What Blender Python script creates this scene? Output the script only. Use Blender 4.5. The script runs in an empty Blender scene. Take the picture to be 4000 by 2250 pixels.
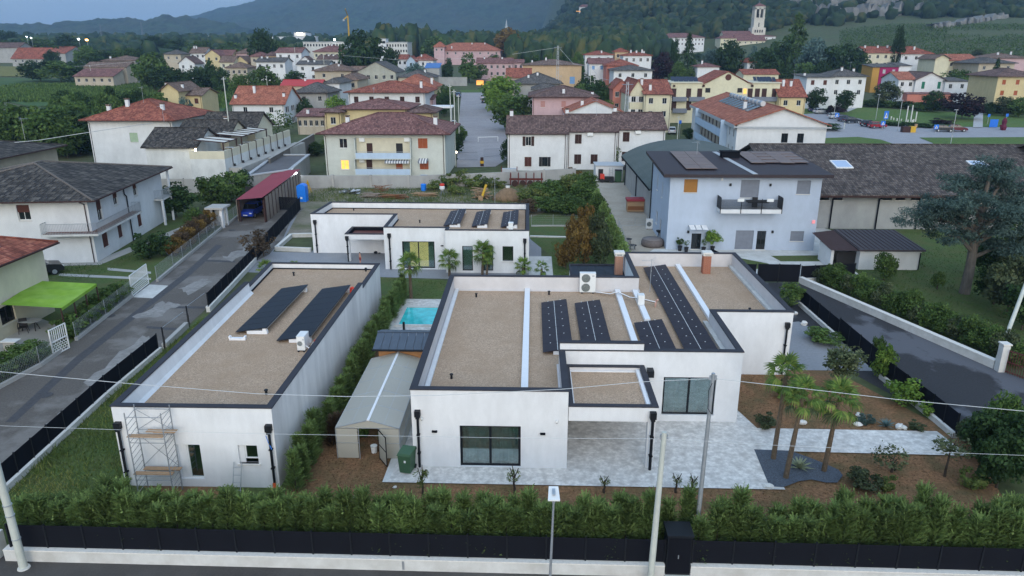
import bpy,math,random
import numpy as np
from mathutils import Vector,Matrix
R=math.radians
SC=bpy.context.scene
COL=SC.collection

# ------------------------------------------------------------------ camera
F_PX,CAM_H=2857.0,18.5
PITCH=math.atan(930/F_PX)
YAW=math.atan(82*math.cos(PITCH)/F_PX)
cam_d=bpy.data.cameras.new('camera')
cam_d.sensor_width=36.0
cam_d.lens=36.0*F_PX/4000.0
cam_d.clip_start=0.3
cam_d.clip_end=20000
cam=bpy.data.objects.new('camera',cam_d)
COL.objects.link(cam)
cam.location=(0,0,CAM_H)
cam.rotation_euler=(math.pi/2-PITCH,0,YAW)
SC.camera=cam

# ------------------------------------------------------------------ sky, sun, exposure
SUN_EL,SUN_AZ=20.0,176.0      # after sunset under thin cloud: broad cool glow from behind the camera, the rest from the sky
world=bpy.data.worlds.new('World')
SC.world=world
world.use_nodes=True
nt=world.node_tree
for n in list(nt.nodes):nt.nodes.remove(n)
wo=nt.nodes.new('ShaderNodeOutputWorld')
bg=nt.nodes.new('ShaderNodeBackground')
sky=nt.nodes.new('ShaderNodeTexSky')
sky.sky_type='NISHITA'
sky.sun_disc=False
sky.sun_elevation=R(SUN_EL)
sky.sun_rotation=R(SUN_AZ)
sky.air_density=1.0
sky.dust_density=3.0
sky.ozone_density=1.5
bg.inputs['Strength'].default_value=0.15
# thin even cloud cover: soft grey patches over the blue
tc=nt.nodes.new('ShaderNodeTexCoord')
mp=nt.nodes.new('ShaderNodeMapping');mp.inputs['Scale'].default_value=(1.2,1.2,5.0)
no=nt.nodes.new('ShaderNodeTexNoise');no.inputs['Scale'].default_value=3.0
no.inputs['Detail'].default_value=6.0
cr=nt.nodes.new('ShaderNodeValToRGB')
cr.color_ramp.elements[0].position=0.35;cr.color_ramp.elements[0].color=(0.45,0.45,0.45,1)
cr.color_ramp.elements[1].position=0.75;cr.color_ramp.elements[1].color=(0.85,0.85,0.85,1)
mx=nt.nodes.new('ShaderNodeMixRGB');mx.blend_type='MIX'
mx.inputs['Color2'].default_value=(2.6,3.6,4.75,1)
nt.links.new(tc.outputs['Generated'],mp.inputs['Vector'])
nt.links.new(mp.outputs['Vector'],no.inputs['Vector'])
nt.links.new(no.outputs['Fac'],cr.inputs['Fac'])
nt.links.new(cr.outputs['Color'],mx.inputs['Fac'])
nt.links.new(sky.outputs['Color'],mx.inputs['Color1'])
# an overcast sky is about three times brighter overhead than at the horizon
sx=nt.nodes.new('ShaderNodeSeparateXYZ');gr=nt.nodes.new('ShaderNodeMapRange')
gr.inputs[1].default_value=0.0;gr.inputs[2].default_value=1.0;gr.inputs[3].default_value=0.47;gr.inputs[4].default_value=1.15
mg=nt.nodes.new('ShaderNodeMixRGB');mg.blend_type='MULTIPLY';mg.inputs['Fac'].default_value=1.0
nt.links.new(tc.outputs['Generated'],sx.inputs[0]);nt.links.new(sx.outputs['Z'],gr.inputs[0])
nt.links.new(mx.outputs['Color'],mg.inputs['Color1']);nt.links.new(gr.outputs[0],mg.inputs['Color2'])
nt.links.new(mg.outputs['Color'],bg.inputs['Color'])
nt.links.new(bg.outputs['Background'],wo.inputs['Surface'])
sun_d=bpy.data.lights.new('sun','SUN')
sun_d.energy=0.85
sun_d.angle=R(80)
sun_d.color=(0.82,0.92,1.0)
sun=bpy.data.objects.new('sun',sun_d)
COL.objects.link(sun)
sun.location=(0,0,300)
_az,_el=R(SUN_AZ),R(SUN_EL)
_dir=Vector((math.sin(_az)*math.cos(_el),math.cos(_az)*math.cos(_el),math.sin(_el)))
sun.rotation_euler=_dir.to_track_quat('Z','Y').to_euler()
SC.view_settings.view_transform='Standard'
SC.view_settings.look='None'
SC.view_settings.gamma=1.0
SC.view_settings.exposure=1.0
SC.view_settings.use_curve_mapping=False
SC.render.engine='CYCLES'
SC.cycles.max_bounces=6
SC.cycles.diffuse_bounces=3
SC.cycles.transparent_max_bounces=12
SC.cycles.volume_bounces=1

# ------------------------------------------------------------------ ground height and where a line of sight meets it
def sm(t):
 t=min(1.0,max(0.0,t));return t*t*(3-2*t)
def terr(x,y):
 s=max(0.0,y-140.0)
 z=0.035*s*s/(s+22.0)
 if y>1000:z -= 0.030*(y-1000)
 if y>250:
  g=sm((x-60)/260.0)
  h=0.075*max(0,y-250) if y<620 else 27.7+0.26*(y-620)
  z += g*h
  if y>560:
   z += sm((x+10)/150.0)*(1-g)*(0.16*(y-560))
 return z
_c,_s=math.cos(YAW),math.sin(YAW)
_fw=(0,math.cos(PITCH),-math.sin(PITCH));_up=(0,math.sin(PITCH),math.cos(PITCH))
def ray(u,v):
 cx=(u-2000)/F_PX;cy=(1125-v)/F_PX
 a=cx;b=_fw[1]+cy*_up[1];c=_fw[2]+cy*_up[2]
 return (_c*a-_s*b,_s*a+_c*b,c)
def G(u,v,z=0.0):
 r=ray(u,v);t=(z-CAM_H)/r[2]
 return (r[0]*t,r[1]*t)
def W(u,v,y):
 r=ray(u,v);t=y/r[1]
 return (r[0]*t,CAM_H+r[2]*t)
def GT(u,v):
 r=ray(u,v);t=20.0
 while t<3000:
  if CAM_H+r[2]*t<terr(r[0]*t,r[1]*t):break
  t *= 1.006
 lo,hi=t/1.006,t
 for _ in range(12):
  m=(lo+hi)/2
  if CAM_H+r[2]*m<terr(r[0]*m,r[1]*m):hi=m
  else:lo=m
 return (r[0]*hi,r[1]*hi,terr(r[0]*hi,r[1]*hi))

# ------------------------------------------------------------------ materials
MATS={}
def srgb(r,g,b):
 f=lambda c:c/12.92 if c <= 0.04045 else ((c+0.055)/1.055) ** 2.4
 return (f(r/255),f(g/255),f(b/255))
def newmat(name):
 m=bpy.data.materials.new(name);m.use_nodes=True
 t=m.node_tree;b=t.nodes['Principled BSDF']
 return m,t,b
def mat(name,c,rough=0.8,metal=0.0,spec=0.3,var=0.12,scale=3.0,var2=0.0,scale2=0.25,bump=0.0,bscale=20.0,c2=None,stretch=None,edge=(0.42,0.68),emit=None,estr=0.0):
 """plain surface: base colour with fine mottling (var) and broad weathering (var2, towards c2)"""
 if name in MATS:return MATS[name]
 m,t,b=newmat(name)
 N=t.nodes;L=t.links
 tc=N.new('ShaderNodeTexCoord')
 src=tc.outputs['Object']
 if stretch:
  mp=N.new('ShaderNodeMapping');mp.inputs['Scale'].default_value=stretch
  L.new(src,mp.inputs['Vector']);src=mp.outputs['Vector']
 n1=N.new('ShaderNodeTexNoise');n1.inputs['Scale'].default_value=scale;n1.inputs['Detail'].default_value=5
 n1.inputs['Roughness'].default_value=0.65
 L.new(src,n1.inputs['Vector'])
 mr=N.new('ShaderNodeMapRange');mr.inputs[1].default_value=0.3;mr.inputs[2].default_value=0.7
 mr.inputs[3].default_value=1-var;mr.inputs[4].default_value=1+var
 L.new(n1.outputs['Fac'],mr.inputs[0])
 mul=N.new('ShaderNodeMixRGB');mul.blend_type='MULTIPLY';mul.inputs['Fac'].default_value=1
 mul.inputs['Color1'].default_value=(*c,1)
 L.new(mr.outputs[0],mul.inputs['Color2'])
 col=mul.outputs['Color']
 if var2>0:
  n2=N.new('ShaderNodeTexNoise');n2.inputs['Scale'].default_value=scale2;n2.inputs['Detail'].default_value=6
  n2.inputs['Roughness'].default_value=0.6
  L.new(src,n2.inputs['Vector'])
  r2=N.new('ShaderNodeMapRange');r2.inputs[1].default_value=edge[0];r2.inputs[2].default_value=edge[1]
  r2.inputs[3].default_value=0;r2.inputs[4].default_value=var2
  L.new(n2.outputs['Fac'],r2.inputs[0])
  m2=N.new('ShaderNodeMixRGB');m2.inputs['Color2'].default_value=(*(c2 or tuple(x*0.5 for x in c)),1)
  L.new(r2.outputs[0],m2.inputs['Fac']);L.new(col,m2.inputs['Color1']);col=m2.outputs['Color']
 L.new(col,b.inputs['Base Color'])
 b.inputs['Roughness'].default_value=rough;b.inputs['Metallic'].default_value=metal
 b.inputs['Specular IOR Level'].default_value=spec
 if bump>0:
  n3=N.new('ShaderNodeTexNoise');n3.inputs['Scale'].default_value=bscale;n3.inputs['Detail'].default_value=4
  L.new(tc.outputs['Object'],n3.inputs['Vector'])
  bp=N.new('ShaderNodeBump');bp.inputs['Strength'].default_value=bump;bp.inputs['Distance'].default_value=0.05
  L.new(n3.outputs['Fac'],bp.inputs['Height']);L.new(bp.outputs['Normal'],b.inputs['Normal'])
 if emit:
  b.inputs['Emission Color'].default_value=(*emit,1);b.inputs['Emission Strength'].default_value=estr
 MATS[name]=m
 return m
def gravel_mat(name,c,c2):
 """loose stones: every stone its own shade"""
 m,t,b=newmat(name);N=t.nodes;L=t.links
 tc=N.new('ShaderNodeTexCoord')
 vo=N.new('ShaderNodeTexVoronoi');vo.inputs['Scale'].default_value=24.0
 L.new(tc.outputs['Object'],vo.inputs['Vector'])
 sp=N.new('ShaderNodeSeparateColor');L.new(vo.outputs['Color'],sp.inputs[0])
 r=N.new('ShaderNodeValToRGB');e=r.color_ramp.elements
 e[0].color=(*[x*0.7 for x in c],1);e[1].color=(*[min(1,x*1.3) for x in c],1)
 k=e.new(0.5);k.color=(*c,1)
 L.new(sp.outputs[0],r.inputs['Fac'])
 n2=N.new('ShaderNodeTexNoise');n2.inputs['Scale'].default_value=0.45;n2.inputs['Detail'].default_value=7
 n2.inputs['Roughness'].default_value=0.65
 L.new(tc.outputs['Object'],n2.inputs['Vector'])
 r2=N.new('ShaderNodeMapRange');r2.inputs[1].default_value=0.40;r2.inputs[2].default_value=0.70;r2.inputs[4].default_value=0.75
 L.new(n2.outputs['Fac'],r2.inputs[0])
 mx=N.new('ShaderNodeMixRGB');mx.inputs['Color2'].default_value=(*c2,1)
 L.new(r2.outputs[0],mx.inputs['Fac']);L.new(r.outputs['Color'],mx.inputs['Color1'])
 L.new(mx.outputs['Color'],b.inputs['Base Color'])
 bp=N.new('ShaderNodeBump');bp.inputs['Strength'].default_value=0.7;bp.inputs['Distance'].default_value=0.05
 L.new(vo.outputs['Distance'],bp.inputs['Height']);L.new(bp.outputs['Normal'],b.inputs['Normal'])
 b.inputs['Roughness'].default_value=0.9;b.inputs['Specular IOR Level'].default_value=0.2
 MATS[name]=m
 return m
def tile_mat(name,c1,c2,c3,colw=0.26,course=0.13):
 """clay roof tiles: rolled columns down the slope and overlapping courses, each tile its own shade"""
 m,t,b=newmat(name);N=t.nodes;L=t.links
 tc=N.new('ShaderNodeTexCoord');ge=N.new('ShaderNodeNewGeometry')
 vt=N.new('ShaderNodeVectorTransform');vt.vector_type='NORMAL';vt.convert_from='WORLD';vt.convert_to='OBJECT'
 L.new(ge.outputs['Normal'],vt.inputs[0])
 sn=N.new('ShaderNodeSeparateXYZ');L.new(vt.outputs[0],sn.inputs[0])
 so=N.new('ShaderNodeSeparateXYZ');L.new(tc.outputs['Object'],so.inputs[0])
 def M(op,a,bb=None):
  n=N.new('ShaderNodeMath');n.operation=op
  for i,x in enumerate((a,bb)):
   if x is None:continue
   if isinstance(x,(int,float)):n.inputs[i].default_value=x
   else:L.new(x,n.inputs[i])
  return n.outputs[0]
 ax=M('ABSOLUTE',sn.outputs[0]);ay=M('ABSOLUTE',sn.outputs[1])
 usey=M('GREATER_THAN',ax,ay)
 along=M('ADD',M('MULTIPLY',usey,so.outputs[1]),M('MULTIPLY',M('SUBTRACT',1.0,usey),so.outputs[0]))
 cu=M('DIVIDE',along,colw);cv=M('DIVIDE',so.outputs[2],course)
 fu=M('FLOOR',cu);fv=M('FLOOR',cv)
 cb=N.new('ShaderNodeCombineXYZ');L.new(fu,cb.inputs[0]);L.new(fv,cb.inputs[1]);L.new(usey,cb.inputs[2])
 wn=N.new('ShaderNodeTexWhiteNoise');wn.noise_dimensions='3D';L.new(cb.outputs[0],wn.inputs['Vector'])
 r=N.new('ShaderNodeValToRGB');e=r.color_ramp.elements
 e[0].color=(*c2,1);e[1].color=(*c3,1);k=e.new(0.5);k.color=(*c1,1)
 L.new(wn.outputs['Value'],r.inputs['Fac'])
 n2=N.new('ShaderNodeTexNoise');n2.inputs['Scale'].default_value=0.6;n2.inputs['Detail'].default_value=6
 L.new(tc.outputs['Object'],n2.inputs['Vector'])
 mr=N.new('ShaderNodeMapRange');mr.inputs[1].default_value=0.35;mr.inputs[2].default_value=0.7
 mr.inputs[3].default_value=1.18;mr.inputs[4].default_value=0.68
 L.new(n2.outputs['Fac'],mr.inputs[0])
 mul=N.new('ShaderNodeMixRGB');mul.blend_type='MULTIPLY';mul.inputs['Fac'].default_value=1
 L.new(r.outputs['Color'],mul.inputs['Color1']);L.new(mr.outputs[0],mul.inputs['Color2'])
 # joints between courses and columns stay darker
 jv=M('LESS_THAN',M('FRACT',cv),0.16);ju=M('LESS_THAN',M('FRACT',cu),0.16)
 jj=M('MULTIPLY',M('MAXIMUM',jv,M('MULTIPLY',ju,0.8)),0.55)
 mj=N.new('ShaderNodeMixRGB');mj.inputs['Color2'].default_value=(*[x*0.35 for x in c2],1)
 L.new(jj,mj.inputs['Fac']);L.new(mul.outputs['Color'],mj.inputs['Color1'])
 L.new(mj.outputs['Color'],b.inputs['Base Color'])
 hgt=M('ADD',M('MULTIPLY',M('SINE',M('MULTIPLY',cu,math.pi*2)),0.5),M('SUBTRACT',1.0,M('FRACT',cv)))
 bp=N.new('ShaderNodeBump');bp.inputs['Strength'].default_value=0.6;bp.inputs['Distance'].default_value=0.05
 L.new(hgt,bp.inputs['Height']);L.new(bp.outputs['Normal'],b.inputs['Normal'])
 b.inputs['Roughness'].default_value=0.85;b.inputs['Specular IOR Level'].default_value=0.2
 MATS[name]=m
 return m
def leaf_mat(name,c1,c2,c3=None,trans=0.25):
 """foliage: shade per leaf clump from the mesh's own tone attribute"""
 m,t,b=newmat(name);N=t.nodes;L=t.links
 at=N.new('ShaderNodeAttribute');at.attribute_name='tone'
 oi=N.new('ShaderNodeObjectInfo')
 r=N.new('ShaderNodeValToRGB');e=r.color_ramp.elements
 e[0].color=(*c1,1);e[1].color=(*(c3 or c2),1);k=e.new(0.6);k.color=(*c2,1)
 L.new(at.outputs['Fac'],r.inputs['Fac'])
 hs=N.new('ShaderNodeHueSaturation')
 mr=N.new('ShaderNodeMapRange');mr.inputs[3].default_value=0.8;mr.inputs[4].default_value=1.2
 L.new(oi.outputs['Random'],mr.inputs[0]);L.new(mr.outputs[0],hs.inputs['Value'])
 L.new(r.outputs['Color'],hs.inputs['Color'])
 L.new(hs.outputs['Color'],b.inputs['Base Color'])
 b.inputs['Roughness'].default_value=0.7;b.inputs['Specular IOR Level'].default_value=0.15
 if trans:
  tr=N.new('ShaderNodeBsdfTranslucent');L.new(hs.outputs['Color'],tr.inputs['Color'])
  ms=N.new('ShaderNodeMixShader');ms.inputs['Fac'].default_value=trans
  out=N['Material Output']
  L.new(b.outputs['BSDF'],ms.inputs[1]);L.new(tr.outputs['BSDF'],ms.inputs[2]);L.new(ms.outputs['Shader'],out.inputs['Surface'])
 MATS[name]=m
 return m
def glass_mat(name,tint,fac=0.35):
 m,t,b=newmat(name);N=t.nodes;L=t.links
 tr=N.new('ShaderNodeBsdfTransparent');tr.inputs['Color'].default_value=(*tint,1)
 gl=N.new('ShaderNodeBsdfGlossy');gl.inputs['Roughness'].default_value=0.05;gl.inputs['Color'].default_value=(0.85,0.9,0.9,1)
 ms=N.new('ShaderNodeMixShader');ms.inputs['Fac'].default_value=fac
 L.new(tr.outputs[0],ms.inputs[1]);L.new(gl.outputs[0],ms.inputs[2]);L.new(ms.outputs[0],N['Material Output'].inputs['Surface'])
 MATS[name]=m
 return m

# ------------------------------------------------------------------ mesh builder and object helpers
class MB:
 def __init__(s):s.v=[];s.f=[];s.t=[]
 def add(s,vs,fs,tone=None):
  o=len(s.v);s.v.extend(vs);s.f.extend([tuple(i+o for i in f) for f in fs])
  if tone is not None:s.t.extend([tone]*len(vs))
  return s
 def quad(s,a,b,c,d):return s.add([a,b,c,d],[(0,1,2,3)])
 def poly(s,ps):return s.add(list(ps),[tuple(range(len(ps)))])
 def box(s,x0,x1,y0,y1,z0,z1):
  return s.add([(x0,y0,z0),(x1,y0,z0),(x1,y1,z0),(x0,y1,z0),(x0,y0,z1),(x1,y0,z1),(x1,y1,z1),(x0,y1,z1)],
      [(3,2,1,0),(4,5,6,7),(0,1,5,4),(1,2,6,5),(2,3,7,6),(3,0,4,7)])
 def prism(s,poly,z0,z1):
  n=len(poly)
  vs=[(p[0],p[1],z0) for p in poly]+[(p[0],p[1],z1) for p in poly]
  fs=[tuple(reversed(range(n))),tuple(range(n,2*n))]+[(i,(i+1) % n,n+(i+1) % n,n+i) for i in range(n)]
  return s.add(vs,fs)
 def ring(s,out,inn,z0,z1):
  n=len(out)
  vs=[(p[0],p[1],z0) for p in out]+[(p[0],p[1],z0) for p in inn]+[(p[0],p[1],z1) for p in out]+[(p[0],p[1],z1) for p in inn]
  fs=[]
  for i in range(n):
   j=(i+1) % n
   fs += [(i,j,2*n+j,2*n+i),(n+j,n+i,3*n+i,3*n+j),(2*n+i,2*n+j,3*n+j,3*n+i),(j,i,n+i,n+j)]
  return s.add(vs,fs)
 def tube(s,p0,p1,r0,r1=None,n=8,caps=True):
  r1=r0 if r1 is None else r1
  a=Vector(p0);b=Vector(p1);d=(b-a)
  if d.length<1e-6:return s
  q=d.to_track_quat('Z','Y')
  vs=[]
  for c,r in ((a,r0),(b,r1)):
   for k in range(n):
    w=q @ Vector((r*math.cos(2*math.pi*k/n),r*math.sin(2*math.pi*k/n),0))+c
    vs.append(tuple(w))
  fs=[(k,(k+1) % n,n+(k+1) % n,n+k) for k in range(n)]
  if caps:fs += [tuple(reversed(range(n))),tuple(range(n,2*n))]
  return s.add(vs,fs)
 def path(s,pts,r,n=6):
  for a,b in zip(pts[:-1],pts[1:]):s.tube(a,b,r,r,n)
  return s
 def bar(s,p0,p1,w,h,up=(0,0,1)):
  """box of width w, height h along the line p0-p1 (line at the bottom centre)"""
  a=Vector(p0);b=Vector(p1);d=(b-a).normalized();u=Vector(up)
  x=d.cross(u).normalized();u=x.cross(d).normalized()
  vs=[]
  for c in (a,b):
   for sx,su in ((-.5,0),(.5,0),(.5,1),(-.5,1)):
    vs.append(tuple(c+x*(sx*w)+u*(su*h)))
  return s.add(vs,[(0,1,2,3)[::-1],(4,5,6,7),(0,1,5,4),(1,2,6,5),(2,3,7,6),(3,0,4,7)])
 def lathe(s,prof,c=(0,0,0),n=12):
  vs=[];fs=[]
  for r,z in prof:
   for k in range(n):
    a=2*math.pi*k/n
    vs.append((c[0]+r*math.cos(a),c[1]+r*math.sin(a),c[2]+z))
  for i in range(len(prof)-1):
   for k in range(n):
    fs.append((i*n+k,i*n+(k+1) % n,(i+1)*n+(k+1) % n,(i+1)*n+k))
  fs += [tuple(reversed(range(n))),tuple(range((len(prof)-1)*n,len(prof)*n))]
  return s.add(vs,fs)
 def facade(s,p0,p1,z0,z1,holes=(),rd=0.15):
  """wall face from p0 to p1 (outside on the right hand) with real openings and their reveals"""
  L_=math.hypot(p1[0]-p0[0],p1[1]-p0[1]);dx,dy=(p1[0]-p0[0])/L_,(p1[1]-p0[1])/L_
  nx,ny=-dy,dx       # inward
  P=lambda a,z,q=0.0:(p0[0]+dx*a+nx*q,p0[1]+dy*a+ny*q,z)
  A=sorted({0.0,L_,*[h[0] for h in holes],*[h[1] for h in holes]});Z=sorted({z0,z1,*[h[2] for h in holes],*[h[3] for h in holes]})
  A=[a for a in A if -1e-6 <= a <= L_+1e-6];Z=[z for z in Z if z0-1e-6 <= z <= z1+1e-6]
  for a,b in zip(A[:-1],A[1:]):
   for c,d in zip(Z[:-1],Z[1:]):
    ma,mz=(a+b)/2,(c+d)/2
    if any(h[0]<ma<h[1] and h[2]<mz<h[3] for h in holes):continue
    s.quad(P(a,c),P(b,c),P(b,d),P(a,d))
  for a,b,c,d in holes:
   s.quad(P(a,c),P(a,c,rd),P(b,c,rd),P(b,c));s.quad(P(a,d),P(b,d),P(b,d,rd),P(a,d,rd))
   s.quad(P(a,c),P(a,d),P(a,d,rd),P(a,c,rd));s.quad(P(b,c),P(b,c,rd),P(b,d,rd),P(b,d))
  return s
 def mesh(s,name,m=None,smooth=False):
  me=bpy.data.meshes.new(name)
  me.from_pydata(s.v,[],s.f)
  if smooth:me.polygons.foreach_set('use_smooth',[True]*len(me.polygons))
  if m:me.materials.append(m)
  if s.t and len(s.t) == len(s.v):
   at=me.attributes.new('tone','FLOAT','POINT');at.data.foreach_set('value',s.t)
  me.update()
  return me
 def build(s,name,m,parent=None,local=False,smooth=False,kind=None):
  vs=s.v
  if parent is not None and not local:
   im=MAT[parent.name].inverted()
   s.v=[tuple(im @ Vector(p)) for p in s.v]
  me=s.mesh(name,m,smooth)
  o=bpy.data.objects.new(name,me)
  COL.objects.link(o)
  MAT[o.name]=MAT[parent.name].copy() if parent is not None else Matrix()
  if parent is not None:o.parent=parent
  if kind:o['kind']=kind
  return o
MAT={}
ORD='first second third fourth fifth sixth seventh eighth ninth tenth eleventh twelfth thirteenth fourteenth fifteenth sixteenth seventeenth eighteenth nineteenth twentieth twenty-first twenty-second twenty-third twenty-fourth'.split()
LABELS={}
def tag(o,label=None,cat=None,group=None,kind=None):
 if label:o['label']=label
 if cat:o['category']=cat
 if group:o['group']=group
 if kind:o['kind']=kind
 return o
def thing(name,label,cat,loc=(0,0,0),rz=0.0,group=None,scale=1.0):
 o=bpy.data.objects.new(name,None);COL.objects.link(o)
 o.empty_display_size=0.3
 o.location=loc;o.rotation_euler=(0,0,rz);o.scale=(scale,)*3
 MAT[o.name]=Matrix.Translation(Vector(loc)) @ Matrix.Rotation(rz,4,'Z') @ Matrix.Scale(scale,4)
 return tag(o,label,cat,group)
def inst(name,me,parent,loc=(0,0,0),rot=(0,0,0),scale=(1,1,1),m=None):
 """one more object on shared mesh data, in its parent's own frame"""
 o=bpy.data.objects.new(name,me);COL.objects.link(o)
 o.location=loc;o.rotation_euler=rot;o.scale=scale
 if parent is not None:o.parent=parent
 if m is not None:
  o.material_slots[0].link='OBJECT';o.material_slots[0].material=m
 MAT[o.name]=(MAT[parent.name] if parent is not None else Matrix()) @ Matrix.LocRotScale(Vector(loc),Matrix.Rotation(rot[2],3,'Z').to_quaternion(),Vector(scale))
 return o
KIDS=None
def dup(o,loc=None,rz=None,scale=None,label=None,parent=None):
 c=o.copy();COL.objects.link(c)
 if parent is not None:c.parent=parent
 if loc is not None:c.location=loc
 if rz is not None:c.rotation_euler=(0,0,rz)
 if scale is not None:c.scale=scale if isinstance(scale,tuple) else (scale,)*3
 if label:c['label']=label
 for k in o.children:dup(k,parent=c)
 return c
def struct(name,mb,m,label=None):
 o=mb.build(name,m);o['kind']='structure'
 return o
def offset(poly,d):
 """polygon (anticlockwise) with every edge moved inward by d (or by its own d[i])"""
 n=len(poly);out=[]
 ds=d if isinstance(d,(list,tuple)) else [d]*n
 for i in range(n):
  p0,p1,p2=poly[i-1],poly[i],poly[(i+1) % n]
  a=Vector((p1[0]-p0[0],p1[1]-p0[1])).normalized();b=Vector((p2[0]-p1[0],p2[1]-p1[1])).normalized()
  da,db=ds[i-1],ds[i]
  na=Vector((-a.y,a.x));nb=Vector((-b.y,b.x));cr=a.x*b.y-a.y*b.x
  if abs(cr)<0.05:q=Vector(p1)+nb*db
  else:
   qa=Vector(p1)+na*da;qb=Vector(p1)+nb*db
   t=((qb.x-qa.x)*b.y-(qb.y-qa.y)*b.x)/cr
   q=qa+a*t
  out.append((q.x,q.y))
 return out
def sheet(name,pts,m,z,kind='structure',sub=0):
 """a ground sheet lying z above the ground under it"""
 mb=MB()
 if sub == 0:
  mb.poly([(p[0],p[1],z) for p in pts])
  return mb.build(name,m,kind=kind)
 import bmesh
 bm=bmesh.new();bm.faces.new([bm.verts.new((p[0],p[1],0)) for p in pts])
 bmesh.ops.triangulate(bm,faces=bm.faces)
 for _ in range(sub):
  bmesh.ops.subdivide_edges(bm,edges=[e for e in bm.edges if e.calc_length()>9],cuts=1)
  bmesh.ops.triangulate(bm,faces=[f for f in bm.faces if len(f.verts)>3])
 for v in bm.verts:v.co.z=terr(v.co.x,v.co.y)+z
 me=bpy.data.meshes.new(name);bm.to_mesh(me);bm.free();me.materials.append(m)
 o=bpy.data.objects.new(name,me);COL.objects.link(o);o['kind']=kind;MAT[o.name]=Matrix()
 return o

# ------------------------------------------------------------------ plants: meshes made once, shared by every copy
def np_mesh(name,V,Fq,tone=None,m=None):
 """mesh from an (n,3) vertex array and an (m,k) face array"""
 me=bpy.data.meshes.new(name)
 V=np.asarray(V,dtype=np.float32);Fq=np.asarray(Fq,dtype=np.int32);k=Fq.shape[1]
 me.vertices.add(len(V));me.vertices.foreach_set('co',V.ravel())
 me.loops.add(Fq.size);me.loops.foreach_set('vertex_index',Fq.ravel())
 me.polygons.add(len(Fq));me.polygons.foreach_set('loop_start',np.arange(0,Fq.size,k,dtype=np.int32))
 me.polygons.foreach_set('loop_total',np.full(len(Fq),k,dtype=np.int32))
 if tone is not None:
  at=me.attributes.new('tone','FLOAT','POINT');at.data.foreach_set('value',np.asarray(tone,dtype=np.float32))
 if m:me.materials.append(m)
 me.update(calc_edges=True);me.validate()
 return me
def leaf_arrays(P,Nn,size,rng,aspect=0.6,jit=0.7):
 n=len(P)
 d=Nn+rng.normal(0,jit,(n,3));d/=np.linalg.norm(d,axis=1)[:,None]+1e-9
 r=rng.normal(0,1,(n,3));a=np.cross(d,r);a/=np.linalg.norm(a,axis=1)[:,None]+1e-9
 b=np.cross(d,a)
 s=(size*rng.uniform(0.6,1.4,n))[:,None]
 A=a*s;B=b*s*aspect
 V=np.stack([P-A,P+B,P+A,P-B],1).reshape(-1,3)
 Fq=np.arange(n*4).reshape(-1,4)
 return V,Fq
def crown_mesh(name,seed,n=2000,clumps=38,leaf=0.075,shape='round',m=None,gap=0.0,clr=0.33):
 rng=np.random.default_rng(seed)
 C=[]
 while len(C)<clumps:
  p=rng.uniform(-1,1,3);q=np.linalg.norm(p)
  if q>1 or q<0.25:continue
  if shape == 'cone':
   h=(p[2]+1)/2
   if math.hypot(p[0],p[1])>1.02-h*0.95:continue
  if shape == 'flame':
   h=(p[2]+1)/2
   if math.hypot(p[0],p[1])>0.35+0.9*math.sin(math.pi*min(1,h*0.9+0.12))*0.7:continue
  C.append(p*0.82)
 C=np.array(C)
 per=n // clumps
 P=[];T=[];NN=[]
 for c in C:
  r=clr*rng.uniform(0.65,1.25)
  d=rng.normal(0,1,(per,3));d/=np.linalg.norm(d,axis=1)[:,None]
  d[:,2] *= 0.8
  q=c+d*r*rng.uniform(0.55,1.05,(per,1))
  P.append(q);NN.append(d+np.array([0,0,0.35]));T.append(np.clip(rng.normal(rng.uniform(0.2,0.8),0.16,per),0,1))
 P=np.concatenate(P);NN=np.concatenate(NN);T=np.concatenate(T)
 V,Fq=leaf_arrays(P,NN,leaf,rng)
 return np_mesh(name,V,Fq,np.repeat(T,4),m)
def frond_arrays(base,direc,length,rng,width,nl,up=0.35,droop=0.0):
 """a flat feathery spray: leaflets both sides of an axis"""
 d=direc/np.linalg.norm(direc)
 side=np.cross(d,[0,0,1.0]);side/=np.linalg.norm(side)+1e-9
 side=side+rng.normal(0,0.35,3);side/=np.linalg.norm(side)
 V=[];
 for k in range(nl):
  t=(k+0.5)/nl
  p=base+d*length*t+np.array([0,0,-droop*t*t])
  for sg in (-1,1):
   w=width*(1-t*0.75)*rng.uniform(0.7,1.2)
   tip=p+side*sg*w*0.8+d*w*0.75+rng.normal(0,0.012,3)
   V += [p-d*0.018,p+d*0.03,tip]
 return V
def conifer_mesh(name,seed,height,radius,n,m,leaf_w=0.14,nl=9):
 """leyland cypress: ascending flat sprays round a leader, a feathery tip on top"""
 rng=np.random.default_rng(seed);V=[];T=[]
 for i in range(n):
  h=height*(rng.uniform(0,1) ** 0.85)*0.96
  a=rng.uniform(0,2*math.pi)
  rad=radius*(1-(h/height) ** 1.15) ** 0.8*rng.uniform(0.35,1.0)+0.02
  b=np.array([math.cos(a)*rad*0.55,math.sin(a)*rad*0.55,h])
  d=np.array([math.cos(a),math.sin(a),rng.uniform(0.5,1.9)])
  L_=rng.uniform(0.22,0.46)
  f=frond_arrays(b,d,L_,rng,leaf_w,nl,droop=0.06)
  V += f;T += [min(1,max(0,rng.normal(0.25+0.4*rad/radius,0.2)))]*len(f)
 for k in range(9):
  f=frond_arrays(np.array([rng.normal(0,.16),rng.normal(0,.16),height*(0.74+0.02*k)]),np.array([rng.normal(0,.22),rng.normal(0,.22),1.0]),height*rng.uniform(.14,.24),rng,leaf_w*0.55,nl)
  V += f;T += [0.8]*len(f)
 V=np.array(V)
 return np_mesh(name,V,np.arange(len(V)).reshape(-1,3),T,m)
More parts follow.
